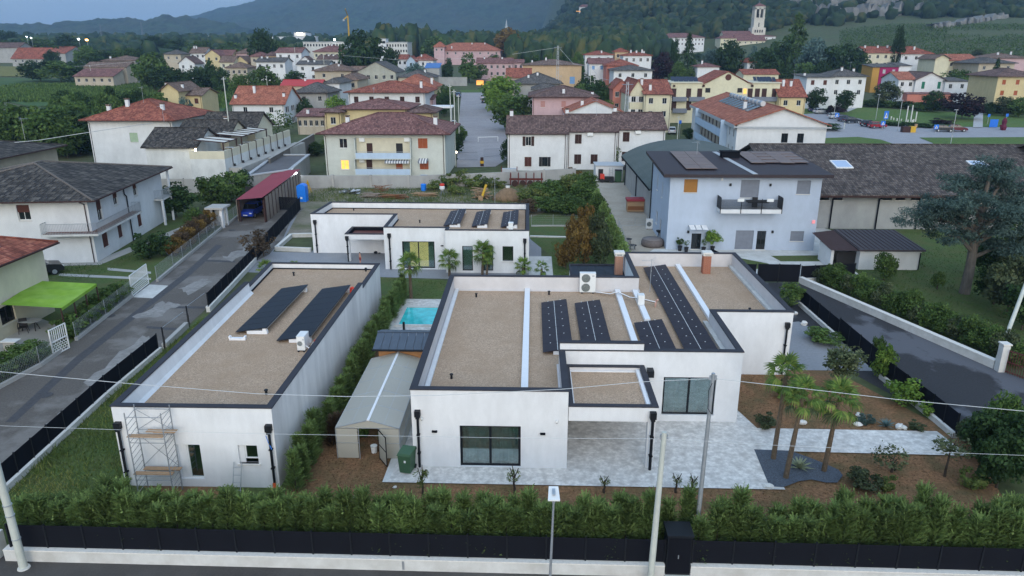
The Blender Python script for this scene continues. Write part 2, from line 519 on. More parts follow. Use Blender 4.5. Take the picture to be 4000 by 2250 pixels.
def tier_mesh(name,seed,m,tiers=15,n=2600,leaf=0.05,taper=1.0,droop=0.12):
 """spruce-like crown, unit height and radius: tiers of drooping branches"""
 rng=np.random.default_rng(seed);P=[];NN=[];T=[]
 per=n // (tiers*9)
 for i in range(tiers):
  h=i/tiers;rad=(1-h) ** taper*rng.uniform(0.85,1.1)
  for k in range(9):
   a=rng.uniform(0,6.283);tn=rng.uniform(0.15,0.85)
   for j in range(per):
    t=rng.uniform(0.1,1) ** 0.7
    r=rad*t
    P.append([math.cos(a)*r+rng.normal(0,.035),math.sin(a)*r+rng.normal(0,.035),h+0.05-droop*t*t*rad+rng.normal(0,0.014)])
    NN.append([math.cos(a)*0.4,math.sin(a)*0.4,1]);T.append(tn+rng.normal(0,0.12))
 for j in range(40):
  P.append([rng.normal(0,.02),rng.normal(0,.02),rng.uniform(0.92,1.02)]);NN.append([rng.normal(),rng.normal(),0.2]);T.append(0.6)
 V,Fq=leaf_arrays(np.array(P),np.array(NN),leaf,rng,aspect=0.4,jit=0.4)
 return np_mesh(name,V,Fq,np.repeat(np.clip(T,0,1),4),m)
LM=dict(
 dark=leaf_mat('foliage_dark',(0.016,0.033,0.013),(0.034,0.068,0.022),(0.054,0.097,0.032)),
 mid=leaf_mat('foliage_mid',(0.035,0.064,0.018),(0.082,0.142,0.036),(0.127,0.186,0.053)),
 bright=leaf_mat('foliage_bright',(0.061,0.112,0.019),(0.140,0.240,0.041),(0.229,0.303,0.061)),
 olive=leaf_mat('foliage_olive',(0.041,0.057,0.027),(0.081,0.105,0.051),(0.142,0.162,0.081)),
 rust=leaf_mat('foliage_rust',(0.085,0.055,0.021),(0.178,0.112,0.030),(0.254,0.169,0.051)),
 purple=leaf_mat('foliage_purple',(0.014,0.008,0.012),(0.029,0.014,0.019),(0.048,0.024,0.029)),
 blue=leaf_mat('foliage_blue',(0.042,0.078,0.070),(0.096,0.154,0.136),(0.157,0.227,0.194)),
 hedge=leaf_mat('foliage_hedge',(0.090,0.132,0.040),(0.210,0.310,0.100),(0.310,0.410,0.145),0.42),
 brown=leaf_mat('foliage_brown',(0.048,0.036,0.024),(0.090,0.062,0.038),(0.132,0.096,0.060)),
 palm=leaf_mat('foliage_palm',(0.051,0.092,0.023),(0.118,0.199,0.044),(0.254,0.291,0.072)),
 weed=leaf_mat('foliage_weed',(0.055,0.088,0.024),(0.125,0.173,0.045),(0.234,0.230,0.075)),
)
bark=mat('bark',(0.055,0.042,0.032),var=0.35,scale=9,stretch=(1,1,0.25),bump=0.6)
bark_grey=mat('bark_grey',(0.12,0.105,0.09),var=0.3,scale=7,stretch=(1,1,0.3),bump=0.5)
CROWN={}
for i in range(4):CROWN['round%d' % i]=crown_mesh('crown',10+i,n=2400,clumps=40+4*i)
for i in range(2):CROWN['tall%d' % i]=crown_mesh('crown',30+i,n=2200,clumps=40,shape='flame',clr=0.3)
for i in range(2):CROWN['cone%d' % i]=crown_mesh('crown',40+i,n=2200,clumps=44,shape='cone',clr=0.24)
for i in range(2):CROWN['shrub%d' % i]=crown_mesh('crown',50+i,n=1300,clumps=22,leaf=0.10,clr=0.36)
for i in range(2):CROWN['sparse%d' % i]=crown_mesh('crown',60+i,n=420,clumps=20,leaf=0.085,clr=0.34)
for i in range(2):CROWN['spruce%d' % i]=tier_mesh('crown',70+i,LM['dark'])
for k,me in CROWN.items():
 if not me.materials:me.materials.append(LM['mid'])
def trunk_mesh(seed,forks=3):
 rng=random.Random(seed);mb=MB()
 p=[(0,0,-0.1)]
 for i in range(1,5):p.append((rng.uniform(-.05,.05),rng.uniform(-.05,.05),i*0.25))
 for i in range(4):mb.tube(p[i],p[i+1],0.11-0.018*i,0.11-0.018*(i+1),7,caps=False)
 for k in range(forks):
  a=k*6.283/forks+rng.uniform(-.4,.4);q=(0.34*math.cos(a),0.34*math.sin(a),1.25+rng.uniform(0,.2))
  mb.tube(p[3+k % 2],q,0.05,0.025,5,caps=False)
 return mb.mesh('trunk',bark,smooth=True)
TRUNK=[trunk_mesh(i) for i in range(3)]
def tree(name,label,x,y,h,r,proto,m,group=None,cat='tree',stem=0.25,z=None,rz=None):
 """trunk and crown; h total height, r crown radius, stem the bare share of the height"""
 z=terr(x,y) if z is None else z
 rng=random.Random(hash((round(x*10),round(y*10))) & 0xffff)
 o=thing(name,label,cat,(x,y,z),rng.uniform(0,6.28) if rz is None else rz,group)
 ch=h*(1-stem)
 tr=h*(stem+0.35)
 inst('trunk',TRUNK[rng.randrange(3)],o,(0,0,0),(0,0,0),(max(.6,h*0.16),max(.6,h*0.16),tr))
 if proto.startswith('spruce'):
  inst('crown',CROWN[proto],o,(0,0,h*stem),(0,0,0),(r,r,ch),LM[m])
 else:
  inst('crown',CROWN[proto],o,(0,0,h*stem+ch/2),(0,0,0),(r,r,ch/2),LM[m])
 return o

# ------------------------------------------------------------------ shared materials
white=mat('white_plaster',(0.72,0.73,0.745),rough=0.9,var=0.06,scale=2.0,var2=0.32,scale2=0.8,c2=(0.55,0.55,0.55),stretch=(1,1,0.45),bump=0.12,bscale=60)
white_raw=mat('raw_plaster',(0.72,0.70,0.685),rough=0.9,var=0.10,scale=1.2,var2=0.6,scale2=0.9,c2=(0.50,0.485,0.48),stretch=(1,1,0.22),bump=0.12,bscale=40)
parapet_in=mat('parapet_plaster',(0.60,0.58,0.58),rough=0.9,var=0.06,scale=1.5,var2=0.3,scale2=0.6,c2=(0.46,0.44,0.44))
anthracite=mat('anthracite_metal',(0.008,0.009,0.013),rough=0.75,spec=0.06,var=0.08)
coping_m=mat('coping_metal',(0.044,0.045,0.055),rough=0.7,spec=0.12,var=0.1,scale=1.2)
black_m=mat('black_metal',(0.009,0.011,0.015),rough=0.5,spec=0.25,var=0.08)
gravel=gravel_mat('roof_gravel',(0.47,0.34,0.24),(0.40,0.275,0.18))
membrane=mat('roof_membrane',(0.10,0.032,0.030),rough=0.5,var=0.2,scale=1.5,var2=0.5,scale2=0.6,c2=(0.16,0.08,0.07))
conc=mat('concrete_white',(0.58,0.58,0.56),rough=0.9,var=0.08,var2=0.6,scale2=0.9,c2=(0.40,0.385,0.35))
conc_grey=mat('concrete_grey',(0.40,0.39,0.37),rough=0.9,var=0.08,scale=2,var2=0.5,scale2=0.5,c2=(0.24,0.24,0.22),stretch=(1,1,0.5))
duct_m=mat('duct_white',(0.76,0.77,0.79),rough=0.5,var=0.03)
galv=mat('galvanised_steel',(0.42,0.45,0.48),rough=0.45,metal=0.6,var=0.12,scale=4)
pole_m=mat('pole_concrete',(0.50,0.52,0.47),rough=0.85,var=0.08,scale=2,var2=0.25,scale2=0.8,c2=(0.36,0.37,0.33))
plastic_w=mat('white_casing',(0.72,0.73,0.72),rough=0.4,var=0.03)
curtain_m=mat('curtain',(0.70,0.73,0.73),rough=0.95,var=0.06)
glass=glass_mat('window_glass',(0.55,0.68,0.68),0.30)
glass_dark=mat('dark_glass',(0.012,0.015,0.018),rough=0.08,spec=0.6,var=0.0)
wood=mat('plank_wood',(0.36,0.235,0.14),rough=0.85,var=0.2,scale=5,stretch=(1,6,6))
wood_old=mat('old_boards',(0.26,0.21,0.17),rough=0.9,var=0.25,scale=4,var2=0.4,scale2=0.6,c2=(0.14,0.115,0.095),stretch=(1,1,0.3))
brick_m=mat('brick_clay',(0.34,0.125,0.075),rough=0.9,var=0.3,scale=6)
brick_m2=mat('brick_pale',(0.42,0.22,0.15),rough=0.9,var=0.3,scale=6)
mortar=mat('mortar',(0.45,0.42,0.38),rough=0.95,var=0.1)
asphalt=mat('asphalt_old',(0.110,0.097,0.086),rough=0.85,var=0.22,scale=9,var2=0.6,scale2=0.25,edge=(.50,.60),c2=(0.23,0.215,0.20),bump=0.2,bscale=60)
asphalt_d=mat('asphalt_dark',(0.034,0.034,0.038),rough=0.8,var=0.25,scale=12,var2=0.85,scale2=0.20,edge=(.52,.57),c2=(0.115,0.118,0.135),stretch=(1.0,.6,1),bump=0.2,bscale=60)
asphalt_street=mat('asphalt_street',(0.062,0.056,0.052),rough=0.85,var=0.25,scale=12,var2=0.5,scale2=0.3,c2=(0.11,0.105,0.10),bump=0.2,bscale=60)
tar=mat('tar_patch',(0.062,0.060,0.064),rough=0.7,var=0.25,scale=5)
stamped=mat('stamped_concrete',(0.66,0.635,0.60),rough=0.75,var=0.26,scale=5.0,var2=0.85,scale2=2.2,c2=(0.42,0.395,0.37),bump=0.4,bscale=5)
pavers=mat('grey_pavers',(0.24,0.25,0.27),rough=0.85,var=0.12,scale=6,var2=0.4,scale2=0.4,c2=(0.32,0.32,0.33))
soil=mat('bark_mulch',(0.235,0.125,0.062),rough=0.95,var=0.5,scale=7,var2=0.8,scale2=0.8,c2=(0.10,0.085,0.036),bump=0.9,bscale=18)
lawn_m=mat('lawn',(0.070,0.110,0.028),rough=0.95,var=0.4,scale=6,var2=0.55,scale2=0.7,c2=(0.115,0.100,0.040),bump=0.8,bscale=30)
grass_b=mat('park_grass',(0.075,0.135,0.028),rough=0.95,var=0.35,scale=2,var2=0.4,scale2=0.15,c2=(0.115,0.13,0.04),bump=0.6,bscale=20)
rough_m=mat('rough_ground',(0.068,0.088,0.034),rough=0.95,var=0.4,scale=0.6,var2=0.6,scale2=0.05,c2=(0.085,0.075,0.040),bump=0.5,bscale=8)
dirt_m=mat('dry_dirt',(0.23,0.20,0.155),rough=0.95,var=0.2,scale=2,var2=0.9,scale2=0.22,c2=(0.085,0.10,0.035),bump=0.6,bscale=12)
beige_m=mat('beige_gravel_yard',(0.42,0.375,0.31),rough=0.95,var=0.1,scale=3,var2=0.5,scale2=0.3,c2=(0.27,0.23,0.18))
bluestone=mat('blue_gravel',(0.085,0.10,0.125),rough=0.9,var=0.5,scale=22,bump=0.9,bscale=25)
red_corr=mat('red_corrugated',(0.30,0.035,0.050),rough=0.55,var=0.08,scale=2,var2=0.2,scale2=0.5)
solar_m=mat('solar_cells',(0.026,0.021,0.028),rough=0.5,spec=0.18,var=0.15,scale=8)
solar_black=mat('solar_cells_black',(0.012,0.015,0.023),rough=0.5,spec=0.18,var=0.1,scale=8)
water_m=mat('pool_water',(0.05,0.56,0.58),rough=0.04,spec=0.5,var=0.22,scale=1.6,bump=.25,bscale=3)
stone_w=mat('white_stone',(0.66,0.64,0.60),rough=0.9,var=0.1,scale=8)
red_pl=mat('red_plastic',(0.62,0.055,0.035),rough=0.5,var=0.05)
green_pl=mat('green_plastic',(0.045,0.105,0.055),rough=0.5,var=0.06)
blue_pl=mat('blue_plastic',(0.015,0.19,0.72),rough=0.4,var=0.05)
yellow_p=mat('yellow_paint',(0.55,0.33,0.03),rough=0.6,var=0.1)
lit_warm=mat('lit_room',(0.85,0.62,0.28),rough=0.9,var=0.25,scale=1.2,emit=(1.0,0.66,0.27),estr=0.75)
lamp_m=mat('lit_lamp',(1,0.9,0.7),var=0,emit=(1.0,0.82,0.5),estr=14)
lamp_w=mat('lit_white_lamp',(1,1,1),var=0,emit=(0.9,0.95,1.0),estr=14)

# ------------------------------------------------------------------ ground
def ground():
 xs=np.unique(np.concatenate([np.linspace(-1500,-260,26),np.linspace(-240,330,96),np.linspace(350,1500,40)]))
 ys=np.unique(np.concatenate([np.linspace(-120,140,14),np.linspace(146,420,60),np.linspace(430,1400,90),np.linspace(1430,2600,20)]))
 V=np.array([(x,y,terr(x,y)) for y in ys for x in xs]);nx=len(xs)
 Fq=np.array([(j*nx+i,j*nx+i+1,(j+1)*nx+i+1,(j+1)*nx+i) for j in range(len(ys)-1) for i in range(nx-1)])
 me=np_mesh('ground',V,Fq,m=rough_m)
 o=bpy.data.objects.new('ground',me);COL.objects.link(o);o['kind']='structure';MAT[o.name]=Matrix()
ground()
sheet('street',[(-70,-25),(60,-25),(60,22.62),(19.3,22.62),(-19.9,23.02),(-24,23.3),(-70,24)],asphalt_street,0.004)
sheet('street',[(-7.6,10),(30,10),(30,21.4),(6,21.75),(-7.2,21.9)],tar,0.008)
lane_l=[(-30.0,22.0),(-24.0,22.0),(-23.15,27),(-23.4,31),(-23.8,36.5),(-24.0,43),(-24.3,50),(-25.35,64),(-24.9,66.5),(-25.7,73),(-27.2,80),(-28.0,88),(-34.6,88),(-34.0,77),(-32.0,61.5),(-31.5,53.8),(-30.5,44.5),(-30.3,41),(-31,30)]
sheet('left_lane',lane_l,asphalt,0.012)
# newer tar strip over a pipe trench down the lane, and two cross trenches
sheet('lane_trench',[G(20,1650),G(60,1650),G(330,1400),G(590,1195),G(745,1075),G(870,960),G(845,955),G(715,1072),G(555,1195),G(290,1400)],tar,0.016)
sheet('lane_trench',[G(600,1196),G(800,1198),G(800,1206),G(590,1204)],tar,0.018)
sheet('lane_trench',[G(575,1275),G(700,1283),G(690,1292),G(570,1283)],tar,0.018)
sheet('lane_trench',[G(800,1015),G(920,1020),G(918,1026),G(798,1022)],tar,0.020)
pale_p=mat('pale_patch',(.26,.25,.24),rough=.9,var=.25,scale=3,var2=.6,scale2=.8,c2=(.16,.15,.14))
_rg=random.Random(4)
for px in (((330,1500),(450,1395),(560,1310),(600,1330),(470,1440),(360,1530)),((120,1720),(230,1620),(300,1560),(320,1590),(210,1680),(130,1760)),((520,1240),(640,1180),(700,1190),(610,1240)),((860,1005),(960,970),(985,985),(900,1020)),((700,1130),(790,1090),(830,1100),(740,1150)),((20,1860),(90,1790),(120,1800),(40,1890)),((640,990),(720,940),(745,950),(670,1000))):
 pts=[]
 for a,b in zip(px,px[1:]+px[:1]):
  for k in range(5):s_=k/5;pts.append(G(a[0]+(b[0]-a[0])*s_+_rg.uniform(-9,9),a[1]+(b[1]-a[1])*s_+_rg.uniform(-6,6)))
 sheet('lane_patch',pts,pale_p,0.022)
for u,v in ((690,1030),(430,1235),(180,1545),(905,900)):
 x,y=G(u,v);o=MB().lathe([(.36,0),(.36,.012)],(x,y,.018),16).build('manhole_cover',tar);tag(o,['round manhole cover in the lane opposite the white house','round manhole cover by the long tar strip near the wide white gate','round manhole cover in the lane near the street end','round manhole cover in the lane near the gate shelter'][(690,430,180,905).index(u)],'manhole cover')
sheet('verge',[(-23.0,23.2),(-19.9,23.1),(-9.6,23.1),(-10.4,34),(-18.1,34),(-19.3,51.3),(-24.1,50),(-23.8,43),(-23.5,36.5),(-23.2,31)],lawn_m,0.008)
sheet('soil',[G(740,1890),G(860,1900),G(900,1950),G(760,1960),G(620,1960),G(560,1900)],soil,0.012)
sheet('soil',[G(520,1840),G(600,1830),G(560,1870)],soil,0.012)
sheet('garden',[(-9.8,23.0),(19.3,22.8),(21.9,33.3),(20.6,35.8),(17,44.5),(15.5,50),(15.4,41.2),(-5.3,41.2),(-5.3,47),(-10.3,50.5),(-10.8,28)],soil,0.010)
sheet('patio',[(-6.35,28.35),(11.3,28.25),(10.92,31.55),(21.0,31.35),(20.7,33.7),(11.65,33.78),(11.1,36.0),(10.9,40.4),(-5.5,40.4),(-6.0,33)],stamped,0.06)
sheet('side_path',[(-6.6,28.36),(-5.4,28.36),(-5.5,47),(-6.3,47)],conc,0.055)
sheet('driveway',[(15.3,41.15),(21.9,41.15),(19.2,49.6),(15.35,48.5)],pavers,0.016)
sheet('lawn',[(-11.0,51),(-6.3,51),(7.0,47.4),(7.0,56.5),(-12.9,59.5)],lawn_m,0.014)
sheet('pool_deck',[(-10.0,45.5),(-5.5,45.5),(-5.5,53.7),(-9.9,53.7)],stamped,0.05)
sheet('forecourt',[(-29.0,61),(-12.9,59.5),(0.9,58.6),(1.0,75),(-21,75),(-21.2,67.3),(-24.9,67.5),(-25.5,73),(-28.0,86),(-30,80)],pavers,0.010)
sheet('side_walk',[(-0.2,59),(1.9,59),(1.9,66.5),(-0.2,66.5)],conc,0.014)
sheet('side_lawn',[(1.9,54),(10.6,54),(10.4,80),(7,95),(-1,82),(-0.1,73),(1.9,66.5)],lawn_m,0.012)
sheet('back_yard',[(-33,74.5),(-21.2,74.5),(-21.2,73),(0.0,73),(9.5,80),(9.0,104),(6.5,108),(-3,104.6),(-17,100.6),(-33,101.5)],dirt_m,0.006)
sheet('beige_yard',[(8.3,66),(13.3,66),(13.3,80),(14.5,107),(9.2,107),(9.6,82)],beige_m,0.016)
sheet('right_lane',[(15.2,58.8),(22.6,58.9),(28.4,41.6),(40,20),(60,-10),(60,-25),(30,-25),(22.5,32),(17.5,46)],asphalt_d,0.012)
sheet('terrace',[(10.2,66.2),(12.4,63),(15.0,59.6),(28.2,59.4),(28.7,65.6),(29.5,68.2),(33.5,76),(28.5,84),(27.0,84),(27.0,69.5),(12.0,69.5)],conc,0.020)
sheet('small_lawn',[G(3050,1022),G(3245,1022),G(3250,985),G(3200,950),G(3225,998),G(3010,1000)],lawn_m,0.026)
sheet('small_lawn',[G(2895,1010),G(3000,1030),G(3035,1050),G(2930,1052)],lawn_m,0.026)
sheet('right_garden',[(28.6,41.8),(60,41),(62,90),(28,81),(28.2,69),(27.8,59.2),(22.8,59.2)],lawn_m,0.008)
sheet('left_gardens',[(-31.6,57),(-33.6,77),(-34.4,84),(-60,86),(-75,60),(-60,20),(-31,20),(-30.6,44)],lawn_m,0.008)
sheet('drive_strip',[G(420,1046),G(590,1062),G(590,1070),G(420,1056)],conc_grey,0.014)
sheet('drive_strip',[G(230,1068),G(590,1086),G(590,1094),G(230,1078)],conc_grey,0.014)
sheet('house_apron',[(-39.0,62.5),(-60,60),(-60,62),(-40.2,64),(-38.4,78),(-37.2,78)],conc_grey,0.016)
sheet('side_yard',[(-38.7,38),(-31.5,38),(-31.6,46.5),(-36,49),(-40,46)],conc_grey,0.018)

# ------------------------------------------------------------------ pieces used on the flat-roofed houses
def rect(u0,v0,u1,v1,y):
 """opening on a wall at depth y seen at these photograph pixels"""
 um,vm=(u0+u1)/2,(v0+v1)/2
 return (W(u0,vm,y)[0],W(u1,vm,y)[0],W(um,v1,y)[1],W(um,v0,y)[1])
def sliding_window(parent,y,x0,x1,z0,z1,panes=2,fr=0.09,curtain=True,lit=False,label=None,rd=0.14,frm=None):
 yy=y+rd-0.02
 mb=MB()
 mb.box(x0,x0+fr,yy,yy+0.07,z0,z1).box(x1-fr,x1,yy,yy+0.07,z0,z1)
 mb.box(x0+fr,x1-fr,yy,yy+0.07,z1-fr,z1).box(x0+fr,x1-fr,yy,yy+0.07,z0,z0+fr*0.9)
 w=(x1-x0-2*fr)/panes
 for i in range(1,panes):
  mb.box(x0+fr+w*i-fr*0.5,x0+fr+w*i+fr*0.5,yy-0.02,yy+0.05,z0+fr*0.9,z1-fr)
 wf=mb.build('window',frm or black_m,parent)
 for i in range(panes):
  a=x0+fr+w*i+(fr*0.5 if i else 0);b=x0+fr+w*(i+1)-(fr*0.5 if i<panes-1 else 0)
  MB().box(a,b,yy+0.025,yy+0.035,z0+fr*0.9,z1-fr).build('pane',glass,wf)
 if curtain:
  mb=MB();n=int((x1-x0)/0.06);yc=yy+0.3
  for i in range(n):
   xa=x0+(x1-x0)*i/n;xb=x0+(x1-x0)*(i+1)/n
   da=0.05*math.sin(i*1.9)*math.sin(i*0.37);db=0.05*math.sin((i+1)*1.9)*math.sin((i+1)*0.37)
   mb.quad((xa,yc+da,z0+0.05),(xb,yc+db,z0+0.05),(xb,yc+db,z1-0.05),(xa,yc+da,z1-0.05))
  mb.build('curtain',curtain_m,wf)
 if lit:
  mb=MB();yl=yy+0.55
  mb.quad((x0+.1,yl,z0),(x1-.1,yl,z0),(x1-.1,yl,z1),(x0+.1,yl,z1))
  mb.build('lit_interior',lit_warm,wf)
  mb=MB()
  mb.box(x0+fr,x0+fr+0.55,yy+0.2,yy+0.25,z0,z1).box(x1-fr-0.5,x1-fr,yy+0.2,yy+0.25,z0,z1)
  mb.build('curtain',curtain_m,wf)
 return wf
def downpipe(parent,x,y,ztop,zbot,hop=0.36,r=0.06,side=(0,-1)):
 """square rain hopper and pipe on a wall whose outside is towards side"""
 sx,sy=side;cx,cy=x+sx*0.17,y+sy*0.17
 hop *= .8;cx,cy=x+sx*0.12,y+sy*0.12
 p=MB().tube((cx,cy,ztop-hop),(cx,cy,zbot),r,r,8).build('downpipe',black_m,parent)
 mb=MB().box(cx-hop*.45,cx+hop*.45,cy-0.11,cy+0.115,ztop-hop,ztop)
 mb.box(cx-hop*.3,cx+hop*.3,cy-0.1,cy+0.1,ztop-hop*1.35,ztop-hop+0.002)
 mb.build('hopper',black_m,p)
 for z in (zbot+0.7,(ztop+zbot)/2+.2):
  MB().box(cx-r*1.25,cx+r*1.25,cy-r*1.25,cy+0.12,z,z+0.05).build('bracket',anthracite,p)
 return p
def wall_lamp(parent,x,y,z,s=0.12):
 p=MB().box(x-s,x+s,y-0.12,y-0.002,z,z+0.07).build('wall_lamp',anthracite,parent)
 MB().box(x-s*.8,x+s*.8,y-0.11,y-0.012,z-0.012,z-0.001).build('lamp_lens',plastic_w,p)
def wall_camera(parent,x,y,z):
 p=MB().lathe([(0.06,0),(0.06,0.05),(0.045,0.1)],(x,y-0.07,z)).build('camera',plastic_w,parent)
 MB().lathe([(0.02,-.05),(.035,-.03),(0.04,-0.002)],(x,y-0.07,z)).build('lens',black_m,p)

def flat_house(name,label,loc,blocks,wm=white,group=None):
 """flat-roofed house: every block is (polygon, top, gravel level, wall holes {edge: [...]}, roof material, parapet width, options)"""
 H_=thing(name,label,'house',loc,0,group)
 for poly,top,gz,holes,rm,t,op in blocks:
  mb=MB();n=len(poly);opn=op.get('open',())
  for i in range(n):
   if i in op.get('skip',()):continue
   mb.facade(poly[i],poly[(i+1) % n],op.get('base',-0.3),top,holes.get(i,()),0.16)
  edged=lambda d:offset(poly,[0.0 if i in opn else d for i in range(n)])
  inn=edged(t);fl=edged(t+0.005);f2=edged(t+0.10);o2=edged(-0.04);i2=edged(t+0.03)
  mi=MB();mc=MB();mf=MB()
  for i in range(n):
   if i in opn:continue
   j=(i+1) % n
   a,b=inn[j],inn[i]
   mi.quad((a[0],a[1],gz-0.05),(b[0],b[1],gz-0.05),(b[0],b[1],top-0.001),(a[0],a[1],top-0.001))
   mc.prism([o2[i],o2[j],i2[j],i2[i]],top,top+0.055)
   mf.prism([fl[i],fl[j],f2[j],f2[i]],gz+0.002,gz+0.07)
  mb.build('wall',op.get('wall',wm),H_)
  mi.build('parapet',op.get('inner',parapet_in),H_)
  mc.build('coping',coping_m,H_)
  ro=MB().poly([(p[0],p[1],gz) for p in inn]).build('roof',rm,H_)
  mf.build('flashing',op.get('flash',anthracite),ro)
 return H_

# ------------------------------------------------------------------ house A: long raw-plastered house on the left
yA=27.85
A_poly=[(-18.02,yA),(-11.06,yA),(-11.08,45.5),(-18.85,45.5)]
door=rect(699,1737,789,1870,yA);win=rect(932,1740,1007,1803,yA)
doorh=(door[0]+18.02,door[1]+18.02,max(door[2],0.1),door[3]);winh=(win[0]+18.02,win[1]+18.02,win[2]-0.1,win[3])
hA=flat_house('flat_roof_house','long unfinished white house with a gravel roof, two black solar arrays and scaffolding',(-14.6,yA,0),[
 (A_poly,3.92,3.2,{0:[doorh,winh]},gravel,0.24,{'skip':(1,2),'open':(2,)}),
 ([(-18.85,45.5),(-11.08,45.5),(-11.12,51.25),(-19.25,51.35)],3.58,3.2,{},gravel,0.24,{'skip':(0,1),'open':(0,),'inner':white})])
MB().facade((-11.06,yA),(-11.08,45.5),-0.3,3.92).facade((-11.08,45.5),(-11.12,51.25),-0.3,3.58).build('raw_side_wall',white_raw,hA)
mb=MB()          # white insulation ledge inside the west parapet
mb.add([(-17.78,28.1,3.86),(-17.66,28.1,3.36),(-18.48,45.4,3.36),(-18.6,45.4,3.86)],[(0,1,2,3)])
mb.add([(-17.66,28.1,3.36),(-17.5,28.1,3.2),(-18.32,45.4,3.2),(-18.48,45.4,3.36)],[(0,1,2,3)])
mb.build('ledge',white,hA)
mb=MB().box(-18.85,-11.1,45.2,45.46,3.0,3.25);
sliding_window(hA,yA,door[0]+0.38,door[1],max(door[2],0.1),door[3],1,0.06,False,frm=plastic_w)
MB().box(door[0]+0.002,door[0]+0.378,yA+0.10,yA+0.158,max(door[2],.1),door[3]).build('reveal_panel',white,hA)
sliding_window(hA,yA,win[0]+0.25,win[1],win[2]+0.1,win[3],1,0.06,False,frm=plastic_w)
MB().box(win[0]+0.002,win[0]+0.248,yA+0.10,yA+0.158,win[2]-0.1,win[3]).build('reveal_panel',white,hA)
MB().box(win[0]-0.08,win[1]+0.08,yA-0.06,yA+0.14,win[2]-0.16,win[2]-0.1).build('sill',stone_w,hA)
x,z=W(465,1660,yA);downpipe(hA,x,yA,z+0.18,0.05,0.38)
x,z=W(1052,1670,yA);dpA=downpipe(hA,x,yA,z+0.18,0.35,0.38)
MB().path([(x,yA-.17,0.36),(x+0.02,yA-.2,0.2),(x-0.1,yA-.5,0.02)],0.07,8).build('orange_drain',mat('orange_pipe',(0.62,0.10,0.03),rough=0.5,var=.05),dpA)
xx,zz=W(1045,1700,yA);MB().path([(xx-0.06,yA-.05,zz),(xx+.05,yA-.12,zz-.3),(xx+.22,yA-.25,zz-.55)],0.015,5).build('blue_hose',blue_pl,hA)
# ------------------------------------------------------------------ house B: big L-shaped house in front
yB=29.70
B_poly=[(-5.38,yB),(1.72,yB),(1.72,34.4),(10.75,34.4),(10.75,40.45),(15.3,40.45),(15.3,53.5),(6.97,53.5),(6.97,47.25),(-5.46,47.25)]
w1=rect(1797,1664,2034,1827,yB);w2=rect(2588,1474,2793,1622,34.4)
hB=flat_house('flat_roof_house','large white L-shaped house with gravel roof, dark solar panels and a covered front porch',(2.0,yB,0),[
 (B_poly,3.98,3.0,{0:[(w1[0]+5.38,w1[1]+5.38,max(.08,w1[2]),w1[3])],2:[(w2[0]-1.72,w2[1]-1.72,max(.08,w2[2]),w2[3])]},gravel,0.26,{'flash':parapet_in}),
 ([(1.75,yB+.12),(5.76,yB+.12),(5.76,34.37),(1.75,34.37)],3.18,2.95,{},gravel,0.2,{'base':2.5,'skip':(2,3),'flash':white})])
MB().box(1.75,5.76,yB+.12,34.37,2.46,2.495).build('porch_ceiling',white,hB)
MB().box(5.36,5.72,yB+0.16,yB+0.5,0,2.46).build('column',white,hB)
# raised white wall above the porch roof
mb=MB().box(1.5,5.74,34.42,34.66,3.0,4.38).build('raised_wall',white,hB)
MB().box(1.46,5.78,34.38,34.70,4.38,4.44).build('coping',coping_m,hB)
sliding_window(hB,yB,w1[0],w1[1],max(.08,w1[2]),w1[3],2,0.11)
sliding_window(hB,34.4,w2[0],w2[1],max(.08,w2[2]),w2[3],2,0.10)
x,z=W(1632,1615,yB);downpipe(hB,x,yB,z+0.2,0.1,0.36)
x,z=W(2552,1628,yB-.1);downpipe(hB,x,yB+.05,z+0.2,0.1,0.4,0.07)
x,z=W(3074,1271,40.45);downpipe(hB,x,40.45,z+0.2,0.1,0.36)
MB().box(5.95,6.25,33.9,34.38,2.75,3.1).build('hopper',black_m,hB)
for u,v in ((1698,1686),(2120,1695)):
 x,z=W(u,v,yB);wall_lamp(hB,x,yB,z)
for u,v in ((1648,1635),(2175,1648)):
 x,z=W(u,v,yB);wall_camera(hB,x,yB,z)
